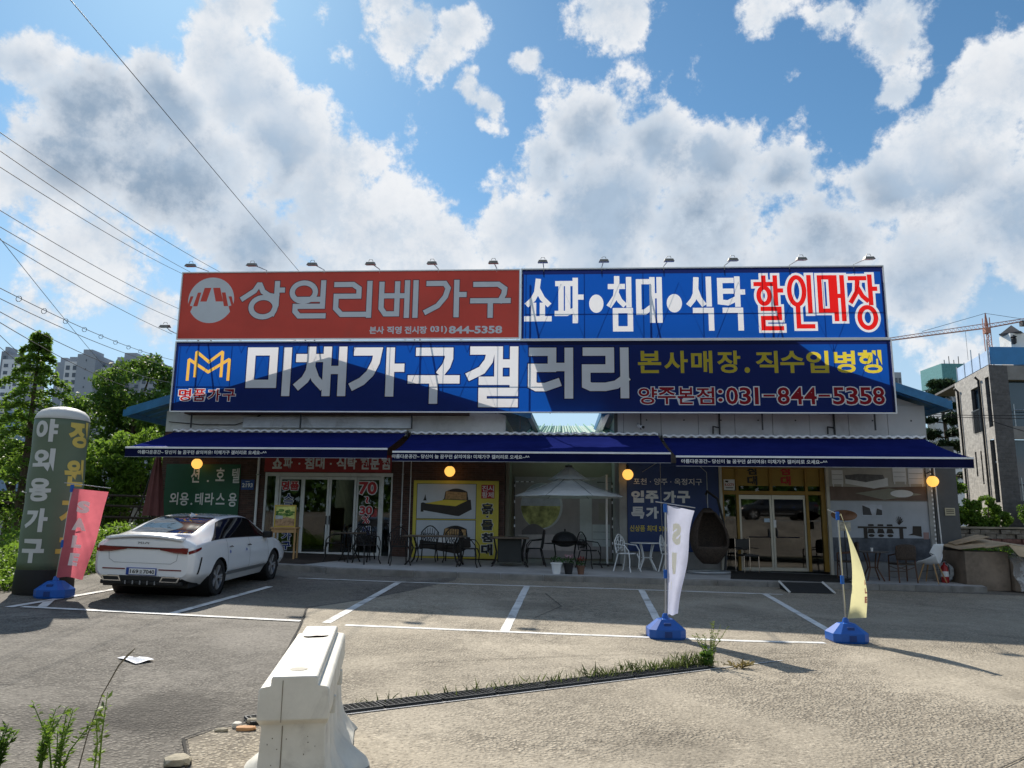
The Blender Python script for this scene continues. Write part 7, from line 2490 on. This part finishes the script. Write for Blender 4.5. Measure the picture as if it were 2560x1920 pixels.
weed('tall_weed', 'tall feathery weed growing from the end of the drain', 2.3, 9.12, .52, 9, 34, .035, mat('weed_pale', (.20, .26, .07), .7, var=.3, island=.6, transl=.4), 41, .22, .3)
weed('broadleaf_weed', 'dark broad-leaved weed at the foot of the tall feathery weed', 2.22, 9.05, .2, 5, 9, .09, LEAF_B, 42, .1, .55)
weed('dry_weed', 'straw coloured dry weed on the concrete beyond the drain end', 2.62, 9.05, .07, 8, 8, .09, LEAF_D, 43, .25, .2)
weed('mugwort_plant', 'leafy green mugwort at the bottom left corner', -2.98, 5.18, .36, 6, 44, .045, LEAF_A, 51, .2, .26)
weed('mugwort_plant', 'mugwort plant with two tall shoots at the bottom left', -2.77, 5.02, .46, 6, 50, .045, LEAF_A, 52, .18, .26)
weed('mugwort_plant', 'small dark mugwort at the very bottom left corner', -3.2, 5.1, .3, 8, 44, .05, LEAF_B, 54, .2, .28)
weed('bright_weed', 'upright yellow-green weed beside the mugwort, bottom left', -2.56, 5.1, .5, 2, 30, .06, mat('weed_bright', (.22, .32, .05), .6, var=.3, island=.6, transl=.4), 53, .05, .35)
t = thing('dry_stalk', 'long bent dry grass stalk rising over the asphalt, bottom left', 'weed', (-2.64, 5.0, gz(-2.6, 5.0)))
b = MB(); b.tube([(0, 0, 0), (.02, .05, .25), (.06, .1, .48), (.14, .12, .66), (.22, .12, .75)], [.004, .0035, .003, .005, .003], 6); b.build('stalk', mat('dry_stalk', (.16, .13, .09), .8), t)
b = MB(); b.tube([(.14, .12, .66), (.19, .12, .72), (.235, .12, .765)], [.004, .0075, .002], 6); b.build('seed_head', mat('seed_head', (.22, .18, .12), .9), t)

# ------------------------------------------------------------------ right-hand side: bank, block wall, hedge, brick house
tb = MB()
prof_ = [(18.6, .0), (19.6, .02), (20.6, .25), (21.6, .62), (22.6, .82), (22.75, .85)]
vs = []
for x in (12.2, 14, 17, 21, 26):
    for (yy, zz) in prof_:
        sh = .0
        vs.append((x, yy + (2.2 if x < 13 else .8 if x < 15 else 0) , gz(x, yy) + zz * (1.0 if x > 12.5 else .3)))
nP = len(prof_)
tb.add(vs, [(i * nP + j, (i + 1) * nP + j, (i + 1) * nP + j + 1, i * nP + j + 1) for i in range(4) for j in range(nP - 1)])
tag(tb.build('bank_terrain', SOIL, smooth=True), kind='structure')


def rgt(rg):
    x = rg.uniform(13.2, 19); y = rg.uniform(20.9, 23.3)
    return x, y, 1.0


P = []
rg = np.random.default_rng(61)
for k in range(7000):
    x, y = rg.uniform(13.2, 19.5), rg.uniform(20.6, 23.4)
    zz = gz(x, y) + .8 * min(1, max(0, (y - 20.8) / 2.0))
    P.append((x, y, zz + .16 * rg.random()))
tag(leaves('weeds', P, .08, LEAF_A, None, 61, up=.8), 'green ground cover on the bank below the block wall', 'plants', kind='stuff')
BW = thing('block_wall', 'low retaining wall of rough grey and red blocks on the bank', 'wall', (13.15, 23.75, 1.0), -.12)
BLKG = mat('block_grey', (.22, .19, .16), .95, var=.25, vscale=6, bump=.8, bscale=20)
BLKR = mat('block_red', (.20, .10, .085), .95, var=.25, vscale=6, bump=.8, bscale=20)
bmv = []
for k in range(4):
    bm = bmesh.new(); bmesh.ops.create_cube(bm, size=1); bmesh.ops.subdivide_edges(bm, edges=bm.edges[:], cuts=1, use_grid_fill=True)
    r = random.Random(k)
    for v in bm.verts:
        v.co = (v.co.x * .27 * (1 + r.uniform(-.03, .03)), v.co.y * .2 * (1 + r.uniform(-.12, .12)), v.co.z * .125 * (1 + r.uniform(-.06, .06)))
    for mm in (BLKG, BLKR):
        q = MB(); q.bm(bm.copy()); bmv.append(q.mesh('block', mm))
    bm.free()
rnd = random.Random(12)
for row in range(5):
    for k in range(20):
        x = .15 + k * .29 + (.145 if row % 2 else 0)
        o = obj('block', bmv[rnd.randrange(4) * 2 + (1 if (row in (1, 2) and rnd.random() < .8) else 0)], BW)
        o.location = (x, rnd.uniform(-.02, .02) + (.05 if (k + row) % 3 == 0 else 0), .07 + row * .135)
        o.rotation_euler.z = rnd.uniform(-.04, .04)
b = MB(); b.box(-.1, -.12, .70, 6.2, .2, .76); b.build('coping', mat('coping_tan', (.30, .26, .2), .9, var=.2), BW)
b = MB(); b.box(0, .11, 0, 6.1, .3, .7); b.build('backfill', mat('block_dark', (.05, .04, .035), .95), BW)
b = MB(); b.add([(12.6, 23.9, 1.7), (24, 22.9, 1.7), (30, 40, 1.75), (12.6, 40, 1.75)], [(0, 1, 2, 3)]); tag(b.build('terrace_ground', SOIL, fix=False), kind='structure')
for i, (x, y, w, lab, m_) in enumerate(((13.9, 24.4, 1.0, 'upright green hedge plant behind the block wall, left one', LEAF_A), (15.0, 24.3, .9, 'upright green hedge plant at the brick house corner', LEAF_A),
                                        (16.9, 24.0, 1.1, 'darker green bush right of the brick house corner', LEAF_B), (18.3, 23.9, 1.0, 'dark bush at the right edge below the house', LEAF_B))):
    shrub('hedge_plant', lab, x, y, 1.68, [(0, 0, .3, .48 * w), (.5 * w, 0, .28, .46 * w), (-.5 * w, 0, .3, .48 * w), (.25 * w, -.1, .12, .4 * w), (-.25 * w, -.1, .12, .4 * w), (.1, 0, .75, .36 * w), (-.4, 0, .7, .3)], 6500, m_, 70 + i, .095)
broad_tree('small_tree', 'small fresh green tree between the end pier and the brick house', 13.75, 24.6, 1.7, 2.4, [(.1, 0, 1.55, .45), (.5, 0, 1.3, .35), (-.35, 0, 1.3, .4), (.1, -.1, 1.05, .35)], 2600, LEAF_A, 81, .1, .04)
# pine behind
t = thing('pine_tree', 'dark spreading pine between the awning and the brick house', 'tree', (20.6, 36, 1.7))
b = MB(); b.tube([(0, 0, 0), (.15, 0, 3), (0, 0, 7.0)], [.16, .12, .03], 8); b.build('trunk', BARK, t, smooth=True)
rnd = random.Random(17)
sub = []
for z, L in ((1.6, 2.2), (2.3, 2.3), (3.0, 2.0), (3.6, 1.8), (4.2, 1.5), (4.9, 1.25), (5.5, .9), (6.1, .7), (6.6, .4)):
    for k in range(6):
        a = rnd.uniform(0, 6.28); l = L * rnd.uniform(.6, 1)
        b = MB(); b.tube([(0, 0, z), (l * math.cos(a), l * math.sin(a), z + .15)], [.03, .01], 4); b.build('branch', BARK, t)
        for j in (.55, .8, 1.0):
            sub.append((l * j * math.cos(a), l * j * math.sin(a), z + .12 * j + rnd.uniform(0, .15), .34))
leaves('crown', clump_points(sub, 21000, 18, .5, .8), .26, LEAF_C, t, 18, asp=.22)

# grey brick house
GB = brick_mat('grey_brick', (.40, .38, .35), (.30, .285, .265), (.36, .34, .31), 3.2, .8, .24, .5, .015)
GBD = brick_mat('grey_brick_shaded', (.13, .125, .125), (.095, .09, .09), (.12, .115, .115), 3.2, .8, .24, .5, .015)  # darker copy of the grey brick, with shade put into the colour
ca, cb = Vector((16.0, 25.0)), Vector((17.0, 29.0))
fl = (cb - ca); FLEN = fl.length; fl.normalize()
H1 = thing('brick_house', 'three storey grey brick house at the right edge with blue roof screen', 'house', (16.0, 25.0, 0), 0)
ang = math.atan2(fl.y, fl.x)       # local x runs back along the sunny side


def hface(name, m, s0, z0, s1, z1, off=0.0, th=.02, parent=None):
    """piece of the sunny side wall: s along the wall from the corner, off outwards"""
    out = Vector((-fl.y, fl.x))
    q = MB()
    p0, p1 = fl * s0, fl * s1
    a0, a1 = out * off, out * (off - th)
    vs = [(*(p0 + a0), z0), (*(p1 + a0), z0), (*(p1 + a1), z0), (*(p0 + a1), z0), (*(p0 + a0), z1), (*(p1 + a0), z1), (*(p1 + a1), z1), (*(p0 + a1), z1)]
    q.add(vs, [(0, 3, 2, 1), (4, 5, 6, 7), (0, 1, 5, 4), (1, 2, 6, 5), (2, 3, 7, 6), (3, 0, 4, 7)])
    return q.build(name, m, parent or H1)


DGL = mat('house_glass', (.03, .05, .07), .05, var=0, spec=.8)
BGL = mat('house_glass_sky', (.22, .40, .55), .08, .6, var=.1, spec=.8)  # blue metallic tint stands in for sky mirrored in the panes
openings = [(1.07, 5.0, 1.9, 6.58), (.08, 5.05, .46, 6.74), (.12, 2.55, .55, 4.64), (1.95, 3.5, 2.1, 4.37), (1.42, 3.2, 1.55, 4.36)]
ss = sorted({0, 3.6} | {o[0] for o in openings} | {o[2] for o in openings})
zs = sorted({1.5, 7.1} | {o[1] for o in openings} | {o[3] for o in openings})
q = MB()
out = Vector((-fl.y, fl.x))
for i in range(len(ss) - 1):
    for j in range(len(zs) - 1):
        sm, zm = (ss[i] + ss[i + 1]) / 2, (zs[j] + zs[j + 1]) / 2
        if any(o[0] < sm < o[2] and o[1] < zm < o[3] for o in openings):
            continue
        p0, p1 = fl * ss[i], fl * ss[i + 1]
        q.add([(*p0, zs[j]), (*p1, zs[j]), (*p1, zs[j + 1]), (*p0, zs[j + 1])], [(0, 3, 2, 1)])
q.build('side_wall', GB, H1, fix=False)
for k, (s0, z0, s1, z1) in enumerate(openings):
    wn = hface('window', BGL if k in (1, 2) else DGL, s0, z0, s1, z1, -.14, .02)
    for (a, c, d, e) in ((s0, z0, s0 + .03, z1), (s1 - .03, z0, s1, z1), (s0, z0, s1, z0 + .04), (s0, z1 - .04, s1, z1)):
        hface('frame', BLACKM if k != 2 else DARKM, a, c, d, e, -.10, .035, wn)
    if k == 0:
        hface('mullion', DARKM, (s0 + s1) / 2 - .02, z0, (s0 + s1) / 2 + .02, z1, -.105, .03, wn)
        for j in range(9):
            hface('guard_bar', BLACKM, s0 + .02 + (s1 - s0 - .06) * j / 8, z0, s0 + .04 + (s1 - s0 - .06) * j / 8, z0 + .75, .05, .015, wn)
        hface('guard_rail', BLACKM, s0, z0 + .75, s1, z0 + .79, .055, .025, wn)
    if k == 2:
        hface('transom', WHITEM, s0, 3.86, s1, 3.92, -.10, .03, wn)
    for (a, c, d, e) in ((s0 - .001, z0, s0, z1), (s1, z0, s1 + .001, z1)):
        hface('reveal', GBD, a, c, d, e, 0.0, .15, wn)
for s_, zt_ in ((.92, 6.75), (3.15, 6.72)):
    pr = MB(); p = fl * s_ + out * .05
    pr.tube([(p.x - .12, p.y, zt_ + .12), (p.x, p.y, zt_), (p.x, p.y, 1.7)], .04, 8); pr.build('downpipe', BLACKM, H1, smooth=True)
# front side, its shade put into the darker brick colour
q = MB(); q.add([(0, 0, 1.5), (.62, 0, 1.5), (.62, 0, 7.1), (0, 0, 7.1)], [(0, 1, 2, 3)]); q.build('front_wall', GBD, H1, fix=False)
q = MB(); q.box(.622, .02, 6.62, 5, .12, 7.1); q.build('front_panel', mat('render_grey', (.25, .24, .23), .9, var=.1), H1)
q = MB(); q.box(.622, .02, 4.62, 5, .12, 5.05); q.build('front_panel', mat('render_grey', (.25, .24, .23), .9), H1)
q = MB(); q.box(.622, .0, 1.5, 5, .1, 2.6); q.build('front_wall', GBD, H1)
for z0, z1 in ((5.05, 6.62), (2.6, 4.62)):
    for k in range(3):
        q = MB(); q.rect(.66 + k * 1.4, z0, 2.0 + k * 1.4, z1, .3); wn = q.build('window', DGL, H1, fix=False)
        q = MB(); q.box(.622 + k * 1.4, .2, z0, .68 + k * 1.4, .32, z1); q.build('frame', BLACKM, wn)
    q = MB(); q.tube([(.72, .05, z0 + .55), (5, .05, z0 + .55)], .02, 6)
    q.tube([(.74, .05, z0), (.74, .05, z0 + .75)], .02, 6); q.build('balcony_rail', STEEL, H1)
q = MB(); q.prism_z([(0.02, .02), (5, .13), (5, 6), (1.5, 6), (fl.x * 3.6 + .02, fl.y * 3.6)], 7.04, 7.12); q.build('roof_slab', GBD, H1)
hface('roof_screen', mat('pale_blue_screen', (.42, .54, .72), .4, var=.05), -.02, 7.14, 3.3, 7.62, -.02, .03)
q = MB(); q.box(.1, .0, 7.14, 5, .04, 7.74); q.build('roof_screen', mat('blue_screen', (.03, .20, .46), .4, var=.06), H1)
for s_ in (0, .8, 1.6, 2.4, 3.25):
    hface('screen_post', STEEL, s_ - .015, 7.12, s_ + .015, 7.68 + (.3 if s_ in (0, 1.6) else 0), .0, .03)
q = MB(); q.box(1.05, .3, 7.14, 1.6, .9, 8.3); ch = q.build('chimney', WHITE, H1)
q = MB(); q.lathe([(.0, .32), (.42, .0), (.46, .0), (.46, -.04), (.3, -.06)], 4, (1.32, .6, 8.34)); q.build('chimney_cap', DARKM, ch)
q = MB(); q.lathe([(.02, 0), (.07, .03), (.08, .18), (.05, .22), (.1, .25), (.0, .33)], 8, (1.12, .24, 7.9)); q.build('lantern', BLACKM, ch)

# ------------------------------------------------------------------ far apartment towers
APW = mat('tower_white', (.66, .67, .69), .8, var=.05)  # white, grey and dark tower paints lightened to stand in for distance haze
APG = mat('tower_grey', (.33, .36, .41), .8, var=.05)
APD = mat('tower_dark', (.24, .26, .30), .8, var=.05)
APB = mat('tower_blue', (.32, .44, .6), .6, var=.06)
AWIN = mat('tower_window', (.09, .11, .14), .25, var=.15)
TEAL = mat('tower_screen_teal', (.10, .28, .30), .7, var=.12)
_wm = {}


def tower(label, x, y, w, d, ztop, front, side, cols, rows, ww=1.2, wh=1.3, zlow=20.0, crown=True, name='apartment_tower', slabs=False):
    t = thing(name, label, 'apartment block', (x, y, 0), 0, 'far apartment blocks')
    b = MB(); b.box(-w / 2, 0, -2, w / 2, d, ztop); b.build('shaft', front, t)
    if side is not None:
        b = MB(); b.box(w / 2, .4, -2, w / 2 + .5, d, ztop - 1); b.build('end_wall', side, t)
    if crown:
        b = MB(); b.box(-w * .28, .8, ztop, w * .2, d * .7, ztop + 1.8); b.build('lift_house', APG, t)
    key = (ww, wh)
    if key not in _wm:
        q = MB(); q.box(-ww / 2, -.12, -wh / 2, ww / 2, .05, wh / 2); _wm[key] = q.mesh('window', AWIN)
    step = (ztop - 2.5 - zlow) / max(1, rows)
    for i in range(cols):
        for j in range(rows):
            o = obj('window', _wm[key], t)
            o.location = (-w / 2 + w * (i + .5) / cols, 0, ztop - 2.2 - step * j)
            if slabs and i == 0:
                q = MB(); q.box(-w / 2 - .3, -.8, ztop - 2.2 - step * j - 1.1, w / 2 + .3, .0, ztop - 2.2 - step * j - .8); q.build('floor_slab', APW if j % 3 else mat('slab_yellow', (.55, .45, .12), .8), t)
    return t


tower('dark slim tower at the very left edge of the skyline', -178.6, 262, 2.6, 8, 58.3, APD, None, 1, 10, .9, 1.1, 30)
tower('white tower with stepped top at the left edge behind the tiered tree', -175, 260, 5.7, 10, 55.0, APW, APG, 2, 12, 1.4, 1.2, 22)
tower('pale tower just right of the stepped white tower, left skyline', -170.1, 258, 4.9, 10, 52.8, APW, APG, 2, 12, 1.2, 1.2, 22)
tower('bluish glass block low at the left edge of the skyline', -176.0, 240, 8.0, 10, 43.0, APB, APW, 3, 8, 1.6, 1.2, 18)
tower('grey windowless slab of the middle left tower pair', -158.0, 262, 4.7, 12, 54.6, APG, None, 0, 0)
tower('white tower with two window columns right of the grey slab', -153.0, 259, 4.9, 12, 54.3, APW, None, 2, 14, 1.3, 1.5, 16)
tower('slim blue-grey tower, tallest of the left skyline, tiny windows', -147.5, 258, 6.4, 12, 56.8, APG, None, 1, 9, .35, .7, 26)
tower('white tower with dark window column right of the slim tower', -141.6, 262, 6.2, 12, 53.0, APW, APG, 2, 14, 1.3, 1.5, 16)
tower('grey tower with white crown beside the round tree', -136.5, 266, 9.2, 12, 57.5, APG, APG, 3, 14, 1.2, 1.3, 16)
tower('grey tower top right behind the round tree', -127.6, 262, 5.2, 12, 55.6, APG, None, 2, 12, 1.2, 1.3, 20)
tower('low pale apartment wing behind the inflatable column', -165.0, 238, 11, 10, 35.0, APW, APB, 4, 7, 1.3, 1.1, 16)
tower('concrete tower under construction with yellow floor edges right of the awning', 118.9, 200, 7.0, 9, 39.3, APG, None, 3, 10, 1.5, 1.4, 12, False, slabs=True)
t = [o for o in bpy.data.objects if o.name.startswith('apartment_tower') and o.type == 'EMPTY'][-1]
b = MB()
for k in range(16):
    b.box(-4.2 + k * .52, -1.2, 38.6, -4.2 + k * .52 + .48, 9.4, 44.3)
b.build('safety_screen', TEAL, t)['kind'] = 'stuff'
for k in range(4):
    b = MB(); b.cyl((-1.5 + k * 1.3, 2, 44), (-1.5 + k * 1.3, 2, 46 + k % 2), .1, 5); b.build('rebar_post', DARKM, t)
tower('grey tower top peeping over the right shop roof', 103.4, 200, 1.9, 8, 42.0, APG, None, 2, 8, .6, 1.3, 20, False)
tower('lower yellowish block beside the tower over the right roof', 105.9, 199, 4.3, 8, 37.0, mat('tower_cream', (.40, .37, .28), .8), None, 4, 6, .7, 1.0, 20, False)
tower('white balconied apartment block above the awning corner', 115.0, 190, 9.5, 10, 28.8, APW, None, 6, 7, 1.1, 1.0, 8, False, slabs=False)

# tower crane
t = thing('tower_crane', 'red and white tower crane on the skyline right of the signs', 'crane', (109.3, 170, 0))
CRR = mat('crane_red', (.42, .19, .14), .6, var=.1)
CRW = mat('crane_white', (.62, .58, .54), .6, var=.05)
b = MB()
for sx in (-.5, .5):
    for sy in (-.5, .5):
        b.box(sx - .07, sy - .07, 20, sx + .07, sy + .07, 49)
for k in range(22):
    z = 20 + k * 1.2
    b.tube([(-.5, -.5, z), (.5, -.5, z + 1.2)], .05, 4); b.tube([(.5, -.5, z), (-.5, -.5, z + 1.2)], .05, 4)
b.build('mast', CRR, t)
def lattice(x0, z0, x1, z1, n, hgt, m, nm):
    b = MB()
    A_, B_ = Vector((x0, 0, z0)), Vector((x1, 0, z1))
    for dy in (-.4, .4):
        b.tube([A_ + Vector((0, dy, 0)), B_ + Vector((0, dy, 0))], .09, 4)
    b.tube([A_ + Vector((0, 0, hgt)), B_ + Vector((0, 0, hgt * .5))], .09, 4)
    for k in range(n):
        p, q = A_.lerp(B_, k / n), A_.lerp(B_, (k + 1) / n)
        m_ = (p + q) / 2 + Vector((0, 0, hgt * (1 - .5 * k / n)))
        b.tube([p + Vector((0, -.4, 0)), m_, q + Vector((0, -.4, 0))], .05, 4)
    return b.build(nm, m, t)
lattice(0, 46.6, -24.0, 43.2, 26, 1.1, mat('crane_rose', (.55, .36, .32), .6), 'jib')
lattice(0, 46.6, 12, 49.0, 12, .9, CRR, 'counter_jib')
b = MB(); b.tube([(0, 0, 47), (0, 0, 50.2)], [.5, .12], 4); b.build('apex', CRR, t)
b = MB(); b.tube([(0, 0, 50.1), (-15, 0, 45.6)], .05, 4); b.tube([(0, 0, 50.1), (9, 0, 48.8)], .05, 4); b.build('stay_rope', DARKM, t)
b = MB(); b.box(-.9, -.9, 45.2, .2, .2, 46.6); b.build('cab', CRR, t)
b = MB(); b.box(8, -.6, 47.2, 11, .6, 48.4); b.build('counterweight', DARKM, t)
b = MB(); b.tube([(-5, 0, 45.7), (-5, 0, 39)], .04, 4); b.build('hoist_rope', DARKM, t)

# ------------------------------------------------------------------ overhead wires
WIRE = mat('wire_black', (.02, .02, .022), .6, var=0)
WIRES = [
    ((-6.13,9.00,8.77),(-6.48,22.00,9.13),0.00,0.007,'lone thin wire crossing the upper left clouds down to the red sign'),
    ((-7.74,10.00,7.42),(-9.58,24.00,9.69),0.10,0.007,'highest of three close parallel wires ending at the red sign corner'),
    ((-7.70,10.00,7.14),(-10.62,24.00,9.71),0.10,0.007,'middle of three close parallel wires ending at the red sign corner'),
    ((-7.66,10.00,6.87),(-10.79,24.00,9.61),0.10,0.007,'lowest of three close parallel wires ending at the red sign corner'),
    ((-8.33,11.00,6.65),(-10.87,24.00,8.45),0.10,0.007,'wire reaching the red sign edge at half its height'),
    ((-8.29,11.00,6.37),(-10.90,24.00,8.07),0.10,0.007,'wire reaching the red sign edge below its middle'),
    ((-8.27,11.00,6.18),(-11.04,24.00,7.61),0.10,0.007,'wire ending beside the side floodlight'),
    ((-10.15,14.00,7.29),(-15.99,30.00,7.26),0.05,0.007,'steep wire crossing the other wires above the apartment towers'),
    ((-8.15,11.00,5.36),(-10.93,24.00,6.75),0.15,0.007,'wire with small hanging coil rings along it'),
    ((-8.13,11.00,5.19),(-10.94,24.00,6.53),0.15,0.007,'wire just below the coiled wire on the left'),
    ((-8.11,11.00,5.01),(-10.98,24.00,6.02),0.20,0.007,'low wire passing over the tops of the apartment towers'),
    ((-8.09,11.00,4.87),(-11.96,25.00,5.81),0.20,0.007,'lowest long wire descending behind the round tree'),
    ((-8.81,12.00,5.08),(-14.07,22.00,6.05),0.00,0.007,'short wire dropping into the tiered tree, upper one'),
    ((-8.78,12.00,4.83),(-14.27,22.00,5.98),0.00,0.007,'short wire dropping into the tiered tree, lower one'),
    ((11.83,21.50,4.86),(15.18,21.00,4.75),0.02,0.010,'service cable from the right shop corner across the brick house'),
    ((11.95,21.60,4.92),(15.33,21.20,4.88),0.02,0.010,'upper service cable from the right shop corner'),
    ((13.47,21.30,4.74),(14.75,20.50,4.10),0.02,0.010,'drooping service cable at the right edge'),
]
for i, (a, c, sag, r, lab) in enumerate(WIRES):
    A_, B_ = Vector(a), Vector(c)
    pts = []
    for k in range(25):
        s = k / 24
        p = A_.lerp(B_, s); p.z -= sag * 4 * s * (1 - s)
        pts.append(p)
    b = MB(); b.tube(pts, r, 5)
    o = b.build('overhead_wire', WIRE)
    tag(o, lab, 'wire', 'overhead wires')
    if 'coil rings' in lab:
        for k in range(3, 22, 2):
            p = pts[k]
            q = MB(); q.tube([(p.x + .05 * math.cos(a_), p.y, p.z - .02 + .05 * math.sin(a_)) for a_ in [2 * PI * j / 10 for j in range(10)]], .006, 4, closed=True)
            q.build('coil', WIRE, o)
